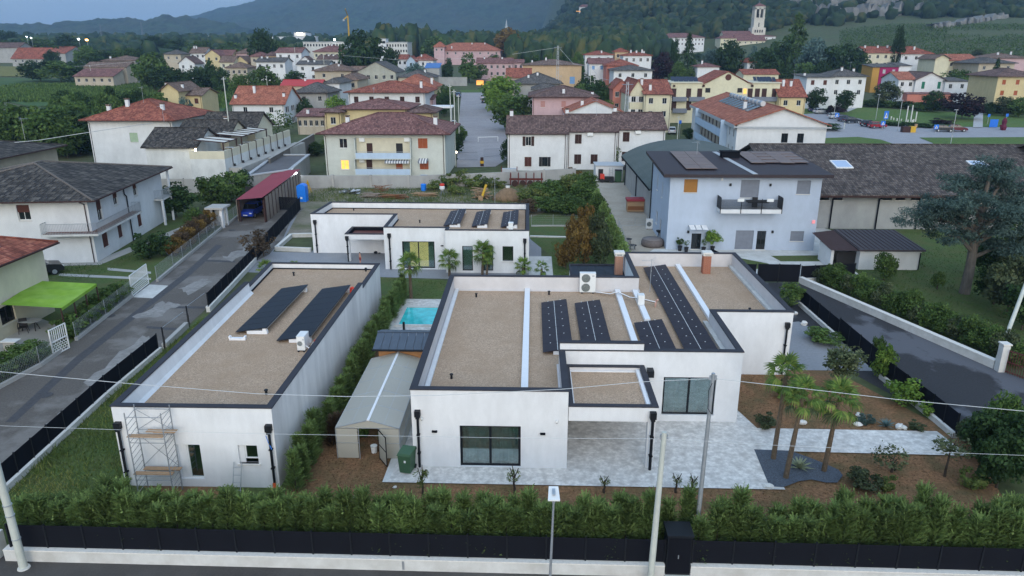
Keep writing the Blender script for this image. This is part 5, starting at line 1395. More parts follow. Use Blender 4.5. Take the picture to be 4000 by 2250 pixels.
def louvre(m):
 if m.name not in UL:
  mb=MB().box(0,.08,0,.6,0,1).box(.92,1,0,.6,0,1).box(.08,.92,0,.6,0,.05).box(.08,.92,0,.6,.95,1).box(.08,.92,0,.6,.48,.52)
  for i in range(18):mb.box(.08,.92,.15,.5,.06+i*.05,.06+i*.05+.032)
  mb.box(.08,.92,.5,.6,.05,.95)
  UL[m.name]=mb.mesh('shutter',m)
 return UL[m.name]
win_white=mat('window_frame',(.62,.62,.60),var=.03,rough=.5)
lit_y=mat('lit_yellow',(.8,.5,.1),emit=(1.0,.5,.08),estr=.45,var=.3,scale=3)
lit_o=mat('lit_orange',(.8,.4,.1),emit=(1.0,.42,.10),estr=.6,var=.3,scale=3)
def put_window(H_,p,rz,w,h,style,rd=.12):
 st,col=(style.split(':')+['brown'])[:2]
 k,s=math.cos(rz),math.sin(rz)
 L=lambda x,y,z:(p[0]+k*x-s*y,p[1]+s*x+k*y,p[2]+z)
 fm=C['brown'] if st == 'bw' else win_white if col not in ('black',) else C['black']
 f=inst('window',unit_frame(fm),H_,L(0,rd-.02,0),(0,0,rz),(w,1,h))
 Lc=lambda x,y,z,sx,sy,sz,me,nm:inst(nm,me,f,(x/w,y,z/h),(0,0,0),(sx/w,sy,sz/h))
 gl=lit_y if st == 'lit' else lit_o if st == 'lito' else glass_dark
 if st in ('dark','lit','lito','half','open','bw'):Lc(.03,.015,.03,w-.06,.02,h-.06,unit_box(gl),'pane')
 if st == 'roll':Lc(.01,-.04,.01,w-.02,.05,h-.02,unit_box(C[col]),'roller_shutter')
 if st == 'half':Lc(.01,-.04,h*.52,w-.02,.05,h*.48-.01,unit_box(C[col]),'roller_shutter')
 if st == 'leaf':
  Lc(.005,-rd-.005,.0,w/2-.012,.07,h,louvre(C[col]),'shutter');Lc(w/2+.008,-rd-.005,0,w/2-.012,.07,h,louvre(C[col]),'shutter')
 if st == 'open':
  Lc(-w/2-.02,-rd-.03,0,w/2,.07,h,louvre(C[col]),'shutter');Lc(w+.02,-rd-.03,0,w/2,.07,h,louvre(C[col]),'shutter')
 if h<1.9:Lc(-.05,-rd-.05,-.06,w+.1,rd+.03,.055,unit_box(stone_w),'sill')
 return f
RT=MB().tube((-.22,0,0),(.22,0,.015),.105,.09,8,True)
def house(label,x,y,w,d,h,wall,roofm,roof='hip',rise=2.0,o=.6,wins=(),chim=(),rz=0.0,z=None,group='houses of the town',below=2.5,name='house',cat='house',ridge_tiles=False,pipes=True,t=.16,soffit=True,cap=True):
 """x, y: front-left corner; wins: (side, a, z, w, h, style); chim: (lx, ly, height)"""
 z=terr(x+w/2,y) if z is None else z
 H_=thing(name,label,cat,(x,y,z),rz,group)
 P=[(0,0),(w,0),(w,d),(0,d)]
 holes={'f':[],'r':[],'l':[]}
 for sd,a,zz,ww,hh,st in wins:holes[sd].append((a,a+ww,zz,zz+hh))
 mb=MB()
 mb.facade(P[0],P[1],-below,h,holes['f'],.12);mb.facade(P[1],P[2],-below,h,holes['r'],.12)
 mb.facade(P[2],P[3],-below,h,(),.12);mb.facade(P[3],P[0],-below,h,holes['l'],.12)
 if roof == 'gx':mb.poly([(w,0,h),(w,d,h),(w,d/2,h+rise)]);mb.poly([(0,d,h),(0,0,h),(0,d/2,h+rise)])
 if roof == 'gy':mb.poly([(0,0,h),(w,0,h),(w/2,0,h+rise)]);mb.poly([(w,d,h),(0,d,h),(w/2,d,h+rise)])
 if roof == 'mono':mb.poly([(w,0,h),(w,d,h),(w,d,h+rise)]);mb.poly([(0,d,h),(0,0,h),(0,d,h+rise)]);mb.quad((w,d,h),(0,d,h),(0,d,h+rise),(w,d,h+rise))
 mb.build('wall',wl[wall] if isinstance(wall,str) else wall,H_,local=True)
 x0,x1,y0,y1=-o,w+o,-o,d+o
 caps=[]
 if roof == 'hip':
  W_,D_=x1-x0,y1-y0
  if W_ >= D_:a,b=(x0+D_/2,(y0+y1)/2),(x1-D_/2,(y0+y1)/2)
  else:a,b=((x0+x1)/2,y0+W_/2),((x0+x1)/2,y1-W_/2)
  zt=h+rise
  e=[(x0,y0,h),(x1,y0,h),(x1,y1,h),(x0,y1,h)];A=(a[0],a[1],zt);B=(b[0],b[1],zt)
  if W_ >= D_:tops=[[e[0],e[1],B,A],[e[1],e[2],B],[e[2],e[3],A,B],[e[3],e[0],A]];caps=[(e[0],A),(e[3],A),(e[1],B),(e[2],B),(A,B)]
  else:tops=[[e[0],e[1],A],[e[1],e[2],B,A],[e[2],e[3],B],[e[3],e[0],A,B]];caps=[(e[0],A),(e[1],A),(e[2],B),(e[3],B),(A,B)]
 elif roof == 'gx':
  k=rise/(d/2);ze=h-o*k;ym=d/2
  e=[(x0,y0,ze),(x1,y0,ze),(x1,y1,ze),(x0,y1,ze)];A=(x0,ym,h+rise);B=(x1,ym,h+rise)
  tops=[[e[0],e[1],B,A],[e[2],e[3],A,B]];caps=[(A,B)]
 elif roof == 'gy':
  k=rise/(w/2);ze=h-o*k;xm=w/2
  e=[(x0,y0,ze),(x1,y0,ze),(x1,y1,ze),(x0,y1,ze)];A=(xm,y0,h+rise);B=(xm,y1,h+rise)
  tops=[[e[3],e[0],A,B],[e[1],e[2],B,A]];caps=[(A,B)]
 else:
  k=rise/d;e=[(x0,y0,h-o*k),(x1,y0,h-o*k),(x1,y1,h+rise+o*k),(x0,y1,h+rise+o*k)]
  tops=[[e[0],e[1],e[2],e[3]]]
 up=lambda q:(q[0],q[1],q[2]+t)
 mb=MB()
 for f in tops:
  mb.poly([up(q) for q in f]);mb.poly([q for q in reversed(f)])
 edges={}
 for f in tops:
  for i in range(len(f)):
   q,r_=f[i],f[(i+1) % len(f)]
   if (r_,q) in edges:del edges[(r_,q)]
   else:edges[(q,r_)]=1
 for q,r_ in edges:mb.quad(q,r_,up(r_),up(q))
 ro=mb.build('roof',roofm,H_,local=True)
 if ridge_tiles:
  me=RT.mesh('ridge_tile',T_tan) if False else RIDGE
  for q,r_ in caps:
   a,b=Vector(up(q)),Vector(up(r_));n=max(1,int((b-a).length/.4));dr=(b-a).normalized()
   for i in range(n):
    c=a.lerp(b,(i+.5)/n);oo=inst('ridge_tile',me,ro,tuple(c));oo.rotation_euler=(0,-math.asin(max(-1,min(1,dr.z))),math.atan2(dr.y,dr.x))
 elif caps and cap:
  mb=MB()
  for q,r_ in caps:mb.bar(up(q),up(r_),.24,.07)
  mb.build('ridge',roofm,ro,local=True)
 if pipes:
  mb=MB().bar((x0+.02,y0-.06,(h if roof == 'hip' else e[0][2])+.02),(x1-.02,y0-.06,(h if roof == 'hip' else e[0][2])+.02),.12,.11)
  if roof == 'hip':mb.bar((x1+.06,y0,h+.02),(x1+.06,y1,h+.02),.12,.11).bar((x0-.06,y1,h+.02),(x0-.06,y0,h+.02),.12,.11)
  if roof != 'gy':
   mb.build('gutter',C['dbrown'],H_,local=True)
   mb=MB()
   for xx in (.25,w-.25):mb.path([(xx,y0+.02,e[0][2]+.03),(xx,-.08,e[0][2]-.35),(xx,-.08,-below)],.045,6)
   mb.build('downpipe',C['dbrown'],H_,local=True)
 for lx,ly,ch in chim:
  if roof == 'hip':zz=h+rise*min(1,min(lx-x0,x1-lx,ly-y0,y1-ly)/(min(x1-x0,y1-y0)/2))
  elif roof == 'gx':zz=h+rise*(1-abs(ly-d/2)/(d/2))
  elif roof == 'gy':zz=h+rise*(1-abs(lx-w/2)/(w/2))
  else:zz=h+rise*ly/d
  c=MB().box(lx-.28,lx+.28,ly-.25,ly+.25,zz-.5,zz+ch).build('chimney',wl['white'] if wall != 'ruin' else wl['grey'],H_,local=True)
  MB().box(lx-.36,lx+.36,ly-.33,ly+.33,zz+ch+.12,zz+ch+.24).box(lx-.2,lx+.2,ly-.2,ly+.2,zz+ch,zz+ch+.12).build('chimney_cap',T_tan if ch>.9 else C['dbrown'],c,local=True)
 for sd,a,zz,ww,hh,st in wins:
  if sd == 'f':put_window(H_,(a,0,zz),0,ww,hh,st)
  elif sd == 'r':put_window(H_,(w,a,zz),math.pi/2,ww,hh,st)
  else:put_window(H_,(0,d-a,zz),-math.pi/2,ww,hh,st)
 return H_
RIDGE=RT.mesh('ridge_tile',mat('ridge_tile_pale',(.15,.13,.115),var=.4,scale=1.5))
def box_part(H_,name,m,*b,parent=None):return MB().box(*b).build(name,m,parent or H_)
def railing(parent,pts,z,h,m,n=9,name='railing'):
 mb=MB()
 for a,b in zip(pts[:-1],pts[1:]):
  L_=math.hypot(b[0]-a[0],b[1]-a[1]);k=max(2,int(L_/.13))
  mb.bar((a[0],a[1],z+h-.04),(b[0],b[1],z+h-.04),.05,.04).bar((a[0],a[1],z+.08),(b[0],b[1],z+.08),.03,.03)
  for i in range(k+1):mb.bar((a[0]+(b[0]-a[0])*i/k,a[1]+(b[1]-a[1])*i/k,z),(a[0]+(b[0]-a[0])*i/k,a[1]+(b[1]-a[1])*i/k+.001,z+h),.018,.018,(0,1,0))
 return mb.build(name,m,parent)
# ---- the white house with the corner balcony
def side_r(u,v0,v1,xw,ww=.95):
 """opening on a wall facing east at x = xw, from its pixels: where along y, and the heights"""
 r=ray(u,(v0+v1)/2);r0=ray(u,v0);r1=ray(u,v1);k=-math.tan(HLR)
 t=(xw-k*63.4)/(r[0]-k*r[1]);yy=r[1]*t
 return yy,CAM_H+r1[2]*t,CAM_H+r0[2]*t
HLR=R(6.5)
def RB(p):
 c,s_=math.cos(HLR),math.sin(HLR);dx,dy=p[0]+39.7,p[1]-63.4
 return (-39.7+c*dx-s_*dy,63.4+s_*dx+c*dy)+tuple(p[2:])
def rot_mb(mb):
 mb.v=[RB(p) for p in mb.v];return mb
wn=[]
for u0,u1,v0,v1,st in ((86,132,795,855,'half:brown'),(-20,12,795,855,'half:brown'),(118,150,931,985,'half:brown'),(0,34,931,985,'half:brown')):
 a,b,c,d_=rect(u0,v0,u1,v1,63.4);wn.append(('f',a+55.9,c,b-a,d_-c,st))
for u,v0,v1,st,ww in ((389,775,866,'half:brown',1.0),(451,746,802,'half:brown',.95),(528,710,766,'half:brown',.95),(412,902,966,'roll:brown',1.15),(470,872,929,'roll:brown',.95),(547,832,885,'roll:brown',1.0)):
 yy,za,zb=side_r(u,v0,v1,-39.7);wn.append(('r',yy-63.4-ww/2,max(.2,za),ww,zb-max(.2,za),st))
hl=house('white two-storey house with a dark tiled hip roof and a balcony round its corner',*RB((-55.9,63.4)),16.2,17.6,5.75,'white',T_dark,'hip',2.05,1.0,wn,((3.5,4.0,.9),),HLR,z=0,ridge_tiles=True)
RL=lambda pts:[RB(p) for p in pts]
bal=MB().prism(RL([(-43.6,63.39),(-43.6,62.3),(-38.7,62.3),(-38.7,72.2),(-39.69,72.2),(-39.69,63.39)]),2.72,2.9).build('balcony',conc,hl)
railing(bal,RL([(-43.55,63.35),(-43.55,62.35),(-38.75,62.35),(-38.75,72.15),(-39.6,72.15)]),2.9,.95,galv)
MB().prism(RL([(-43.5,63.38),(-43.5,62.4),(-38.8,62.4),(-38.8,72.1),(-39.68,72.1),(-39.68,63.38)]),2.902,2.91).build('balcony_floor',mat('terracotta_floor',(.16,.075,.055),var=.15),bal)
p=rot_mb(MB().box(-39.68,-38.8,78.2,81.0,2.75,2.93)).build('rear_balcony',conc,hl);railing(p,RL([(-39.6,78.25),(-38.85,78.25),(-38.85,80.9)]),2.93,.95,galv)
rot_mb(MB().box(-39.0,-38.8,78.2,78.45,0,2.75).box(-39.0,-38.8,80.8,81.0,0,5.7)).build('pillar',white,hl)
p=rot_mb(MB().path([(-39.6,70.9,5.8),(-39.6,70.9,4.9),(-39.6,71.3,4.6),(-39.6,71.3,0)],.06,7)).build('downpipe',anthracite,hl)
# ---- the cream house with the green awning
wn=[('r',3.2,2.9,1.0,1.5,'roll:orange'),('r',3.0,.05,.9,2.1,'dark:black'),('r',6.4,.9,1.4,1.2,'dark:black')]
hy=house('cream house with a red tile roof and a bright green awning over its terrace',-46.2,38.5,10.8,11.8,5.0,'cream',T_red,'hip',2.4,.75,wn,(),z=0)
p=MB().box(-36.9,-36.1,46.0,47.2,5.75,5.8).build('skylight',C['lgrey'],hy)
aw=thing('awning','bright lime-green fabric awning on dark posts beside the cream house','awning',(-33.4,47.3,2.4))
green_f=mat('lime_fabric',(.20,.36,.03),rough=.8,var=.12,scale=1.5,var2=.5,scale2=.7,c2=(.30,.46,.11))
q=[G(147,1097,2.6),G(377,1108,2.35),G(240,1203,2.2),G(0,1190,2.5)];qz=[2.6,2.35,2.2,2.5]
mb=MB();n=10
def aq(s_,t_):
 a=[(1-s_)*(1-t_),s_*(1-t_),s_*t_,(1-s_)*t_]
 return (sum(a[i]*q[i][0] for i in range(4)),sum(a[i]*q[i][1] for i in range(4)),sum(a[i]*qz[i] for i in range(4))-.09*math.sin(math.pi*((t_*3) % 1))*math.sin(math.pi*s_) )
for i in range(n):
 for j in range(n):mb.quad(aq(i/n,j/n),aq(i/n,(j+1)/n),aq((i+1)/n,(j+1)/n),aq((i+1)/n,j/n))
mb.build('fabric',green_f,aw,smooth=True)
mb=MB()
for k in range(6):
 a,b=aq(1,k/6),aq(1,(k+1)/6);mb.quad((a[0],a[1],a[2]-.2),(b[0],b[1],b[2]-.2),b,a)
mb.build('valance',green_f,aw)
for s_ in (0,.33,.66,1.0):
 a=aq(1,s_);MB().tube((a[0]-.05,a[1],0),(a[0]-.05,a[1],a[2]-.03),.05,.05,7).build('post',C['dbrown'],aw)
x,y=G(155,1290);t=thing('garden_table','oval garden table under the green awning','table',(x-.6,y,0))
MB().lathe([(.5,.70),(.52,.74)],(0,0,0),16).build('table_top',C['lgrey'],t,local=True);t.scale=(1.6,1,1)
for sx in (-1,1):
 MB().path([(sx*.3,-.25,0),(sx*.22,0,.7),(sx*.3,.25,0)],.025,5).build('leg',C['black'],t,local=True)
x,y=G(95,1300);t=thing('garden_chair','dark plastic garden armchair by the wall under the green awning','chair',(x,y,0),.5)
MB().box(-.26,.26,-.26,.26,.4,.45).build('seat',C['black'],t,local=True);MB().add([(-.26,.22,.45),(.26,.22,.45),(.24,.36,.95),(-.24,.36,.95),(-.26,.26,.45),(.26,.26,.45),(.24,.40,.95),(-.24,.40,.95)],[(0,1,2,3),(7,6,5,4),(0,4,5,1),(1,5,6,2),(2,6,7,3),(3,7,4,0)]).build('backrest',C['black'],t,local=True)
for sx in (-1,1):
 MB().path([(sx*.27,.25,.7),(sx*.27,-.25,.65),(sx*.27,-.27,.4)],.025,5).build('armrest',C['black'],t,local=True)
 for sy in (-1,1):MB().tube((sx*.24,sy*.24,.4),(sx*.28,sy*.28,0),.025,.02,5).build('leg',C['black'],t,local=True)
x,y=G(48,1365);t=thing('white_slab','white board lying on the garden hedge in front of the terrace','board',(x,y,.6));MB().box(-.5,.5,-.3,.3,0,.05).build('slab',plastic_w,t,local=True);MB().box(-.4,.4,-.2,.2,-.6,0).build('support',conc_grey,t,local=True)
# ---- dark-roofed house at the left edge, behind
house('beige house with a dark lichen-grey roof at the left edge of the picture',-80,76,18,18.6,6.5,'beige',T_dark,'hip',2.2,.9,(('r',8.0,3.0,.9,1.9,'dark'),('r',11.5,3.1,.9,1.9,'dark')),((13.5,10,1.3),),z=0)
# ---- red hip-roofed house, left
house('white house with a broad red tiled hip roof and pale green shutters',-72.6,120,13.9,15,7.1,'white',T_red,'hip',2.9,.9,(('f',6.6,3.7,1.35,1.5,'roll:pgreen'),('f',10.8,3.7,1.35,1.5,'roll:pgreen')),((2.2,3.0,1.0),(4.8,4.2,1.2),(11.0,3.5,1.0)),z=.4)
# ---- terrace house with pergolas: three gabled bays, deck and parapet beside them
tg='restaurant with roof terraces'
hb=house('stained white building with a dark tiled roof, next to the roof terraces',-53.1,100,6.9,8.5,5.9,'mould',T_dark,'gx',2.0,.45,(),(),z=0,group=tg,pipes=False)
house('middle bay of the dark-roofed terrace building, with a cream gable',-52.6,108.6,7.6,7.6,6.3,'cream',T_dark,'gx',2.0,.4,(),((5.5,5.2,1.0),),z=0,group=tg,pipes=False)
house('rear bay of the dark-roofed terrace building, with a cream gable',-52.4,116.3,8.6,8,6.6,'cream',T_dark,'gx',2.2,.4,(),(),z=0,group=tg,pipes=False)
dk=thing('roof_terrace','long roof terrace with a pale parapet and many dark drain pipes','terrace',(-43.8,100,0))
MB().box(-46.15,-41.4,98.0,126,0,4.5).build('terrace_base',wl['mould'],dk)
MB().box(-46.15,-41.65,98.0,98.25,4.5,5.55).box(-41.65,-41.4,98.0,126,4.5,5.55).build('parapet',wl['cream'],dk)
MB().box(-41.38,-39.6,99,128,0,3.2).build('lower_ledge',conc_grey,dk)
for i in range(8):
 yy=100.5+i*3.1;p=MB().path([(-41.62,yy,5.62),(-41.33,yy,5.6),(-41.33,yy,3.5),(-41.1,yy,3.25)],.05,6).build('drain_pipe',C['dbrown'],dk)
 MB().box(-41.3,-41.0,yy-.1,yy+.1,3.2,3.55).build('drain_box',C['black'],p)
for lb,y0,y1,zp in (('near pergola with white slats over the roof terrace',99.6,104.3,6.5),('far pergola with five white slats over the roof terrace',106.2,116.6,6.6)):
 t=thing('pergola',lb,'pergola',(-44,y0,4.5));n=2 if y1-y0<6 else 5
 dd=(y1-y0)/n
 for i in range(n):MB().add([(-45.9,y0+dd*i+.12,zp+.35),(-42.0,y0+dd*i+.12,zp),(-42.0,y0+dd*(i+1)-.3,zp),(-45.9,y0+dd*(i+1)-.3,zp+.35)],[(0,1,2,3)]).build('canopy_slat',mat('canvas',(.62,.60,.54),var=.05),t)
 for i in range(n+1):MB().bar((-46.0,y0+dd*i,zp+.3),(-41.9,y0+dd*i,zp-.06),.14,.12).build('beam',C['dbrown'],t)
 for i in (0,n):MB().box(-42.15,-42.0,y0+dd*i-.07,y0+dd*i+.07,4.5,zp).build('post',C['dbrown'],t)
 MB().bar((-42.0,y0,zp-.1),(-42.0,y1,zp-.1),.12,.12).build('front_beam',C['dbrown'],t)
t=thing('wall_lamp','lit warm wall lamp under the near pergola','lamp',(-45.9,100.6,5.2));MB().box(-46.0,-45.8,99.4,99.55,5.0,5.7).build('lamp_glass',lamp_m,t);MB().box(-46.05,-45.75,99.56,99.62,4.9,5.8).build('bracket',C['black'],t)
for i in range(4):
 t=thing('terrace_table',['white terrace table nearest under the pergola','white terrace table in the middle of the terrace','white terrace table near the far pergola','white terrace table at the far parapet'][i],'table',(-43.4+(i % 2)*.8,104.8+i*3.2,4.5))
 MB().box(-.6,.6,-.5,.5,.7,.75).build('table_top',plastic_w,t,local=True);MB().tube((0,0,0),(0,0,.7),.05,.05,6).build('leg',C['black'],t,local=True)
# boundary wall of concrete panels, tall wall, flat garage, red shed
t=thing('panel_wall','grey concrete panel wall behind the clipped bushes','wall',(-52.6,98.9,0))
for i in range(7):MB().box(-55.6+i*2.1,-53.6+i*2.1,97.4,97.55,-.2,1.9).build('panel',conc_grey,t)
for i in range(8):MB().box(-55.68+i*2.1,-55.56+i*2.1,97.3,97.62,-.2,2.0).build('post',conc_grey,t)
t=thing('boundary_wall','tall dirty concrete wall running back beside the roof terrace','wall',(-39.3,112,0));MB().bar((-38.6,107,-.5),(-41.5,140,-.5),.25,3.8).build('wall_body',mat('dirty_concrete',(.17,.155,.14),rough=.9,var=.2,scale=2,var2=.6,scale2=.5,c2=(.08,.075,.07),stretch=(1,1,.3)),t);MB().bar((-38.6,107,3.3),(-41.5,140,3.3),.35,.08).build('coping',conc_grey,t)
t=thing('garage','flat-roofed grey garage with a pale gutter edge behind the red shed','garage',(-37,105,0))
gp=[G(960,690,2.7),G(1135,665,2.7),G(1208,606,2.7),G(1075,606,2.7)]
mb=MB()
for i in range(4):mb.facade(gp[i],gp[(i+1) % 4],-.2,2.7)
mb.build('wall',wl['grey'],t);MB().poly([(p_[0],p_[1],2.62) for p_ in gp]).build('roof',mat('grey_felt',(.13,.125,.13),var=.2,scale=4,var2=.4),t)
MB().ring(offset(gp,-.15),offset(gp,.35),2.7,2.86).build('gutter_edge',C['lgrey'],t)
x,y,=gp[1];MB().box(x+.3,x+.6,y+.5,y+.75,2.0,2.3).build('lit_lamp',lamp_w,t)
t=thing('shed','long open shed with a crimson corrugated roof and weathered board side','shed',(-32,90,0))
q0,q1,q2,q3=(-33.1,79.9),(-29.85,79.2),(-31.7,99.5),(-35.4,100)
mb=MB();n=22
for i in range(n):
 for (a0,a1,b0,b1) in (((i/n),(i+1)/n,0,1),):
  pa=[(q0[0]+(q1[0]-q0[0])*s_,q0[1]+(q1[1]-q0[1])*s_) for s_ in (a0,a1)];pb=[(q3[0]+(q2[0]-q3[0])*s_,q3[1]+(q2[1]-q3[1])*s_) for s_ in (a0,a1)]
  za=2.55+.4*a0;zb=2.55+.4*a1;zm=.05
  mb.quad((pa[0][0],pa[0][1],za),((pa[0][0]+pa[1][0])/2,(pa[0][1]+pa[1][1])/2,za+zm),((pb[0][0]+pb[1][0])/2,(pb[0][1]+pb[1][1])/2,za+zm),(pb[0][0],pb[0][1],za))
  mb.quad(((pa[0][0]+pa[1][0])/2,(pa[0][1]+pa[1][1])/2,za+zm),(pa[1][0],pa[1][1],zb),(pb[1][0],pb[1][1],zb),((pb[0][0]+pb[1][0])/2,(pb[0][1]+pb[1][1])/2,za+zm))
mb.build('roof',red_corr,t)
n=12
for i in range(n):
 a=Vector((-29.95,80.2+19*i/n,0));a.x +=-1.75*i/n;b=Vector((-29.95-1.75*(i+1)/n,80.2+19*(i+1)/n,0))
 MB().bar((a.x,a.y+.04,0),(b.x,b.y-.04,0),.06,2.75).build('board_panel',wood_old,t)
 MB().bar((a.x+.02,a.y-.03,0),(a.x+.02,a.y+.04,0),.12,2.8).build('batten',C['dbrown'],t)
for x,y in ((-32.9,80.3),(-30.0,80.0)):MB().box(x-.08,x+.08,y-.08,y+.08,0,2.55).build('post',C['dbrown'],t)
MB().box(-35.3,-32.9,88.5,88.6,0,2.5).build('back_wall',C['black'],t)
MB().bar((-33.2,80.3,0),(-35.2,99.5,0),.06,2.45).build('side_wall',wood_old,t)

# ------------------------------------------------------------------ cars
def car_parts(paint,kind='hatch'):
 """body, glasshouse, wheels and lights of a small car; length along x, nose at +x"""
 prof=[(-2.0,.35),(-2.05,.75),(-1.95,.95),(1.0 if kind != 'van' else 1.3,1.0),(1.85,.85),(2.05,.6),(2.0,.33)]
 body=MB();n=len(prof)
 for s_,wy in ((-1,.80),):
  pass
 L1=[(x,-.82,z) for x,z in prof];L2=[(x,.82,z) for x,z in prof]
 T1=[(x*.985,-.70,z+(.03 if .5<z else 0)) for x,z in prof]
 body.add(L1+L2,[tuple(reversed(range(n))),tuple(range(n,2*n))]+[(i,(i+1) % n,n+(i+1) % n,n+i) for i in range(n)])
 rl,rh=(-1.85,-1.2) if kind != 'sedan' else (-1.55,-.75)
 gl=MB().add([(rl,-.76,.96),(1.05,-.76,1.0),(1.05,.76,1.0),(rl,.76,.96),(rh-.25,-.62,1.42),(.25,-.62,1.45),(.25,.62,1.45),(rh-.25,.62,1.42)],[(0,1,5,4),(1,2,6,5),(2,3,7,6),(3,0,4,7),(4,5,6,7)])
 rf=MB().add([(rh-.27,-.63,1.42),(.27,-.63,1.45),(.27,.63,1.45),(rh-.27,.63,1.42),(rh-.1,-.55,1.49),(.1,-.55,1.51),(.1,.55,1.51),(rh-.1,.55,1.49)],[(0,1,5,4),(1,2,6,5),(2,3,7,6),(3,0,4,7),(4,5,6,7)])
 for x,z in (((rl+rh-.25)/2,1.18),(-.3,1.2)):
  for s_ in (-1,1):rf.box(x-.04,x+.04,s_*.69-.03,s_*.69+.03,.97,1.44)
 return body.mesh('body',paint),gl.mesh('window',glass_dark),rf.mesh('roof',paint)
tyre=MB().tube((0,-.1,.31),(0,.1,.31),.31,.31,16).mesh('wheel',C['black']);rim=MB().tube((0,-.11,.31),(0,.11,.31),.19,.19,12).mesh('rim',galv)
hlm=MB().box(1.93,2.03,-.75,-.45,.62,.75).box(1.93,2.03,.45,.75,.62,.75).mesh('headlight',plastic_w)
hl1=MB().box(1.85,2.02,-.14,.14,-.06,.06).mesh('headlight',plastic_w);tl1=MB().box(-2.07,-1.98,-.1,.1,-.1,.1).mesh('taillight',mat('tail_red',(.35,.01,.01),rough=.3))
plt=MB().box(2.04,2.065,-.25,.25,.42,.53).box(-2.075,-2.045,-.25,.25,.5,.62).mesh('number_plate',plastic_w)
def car(label,x,y,rz,c,z=None,kind='hatch',s=1.0,group='parked cars'):
 pm=mat('car_paint_%02x%02x%02x' % tuple(int(q*255) for q in c),c,rough=.28,spec=.5,var=.02)
 t=thing('parked_car',label,'car',(x,y,terr(x,y)+.05 if z is None else z),rz,group,s)
 for me,nm in zip(car_parts(pm,kind),('body','window','roof')):inst(nm,me,t)
 for sx in (-1.25,1.25):
  for sy in (-.76,.76):w_=inst('wheel',tyre,t,(sx,sy,0));inst('rim',rim,w_)
 for sy in (-.6,.6):inst('headlight',hl1,t,(0,sy,.68));inst('taillight',tl1,t,(0,sy,.8))
 inst('number_plate',plt,t)
 return t
x,y=G(985,842);car('bright blue car parked under the crimson shed roof',x,y,-math.pi/2,(.02,.06,.42),0)
car('dark car parked between the cream house and the white house',-42.6,59.2,.7,(.015,.016,.02),0)
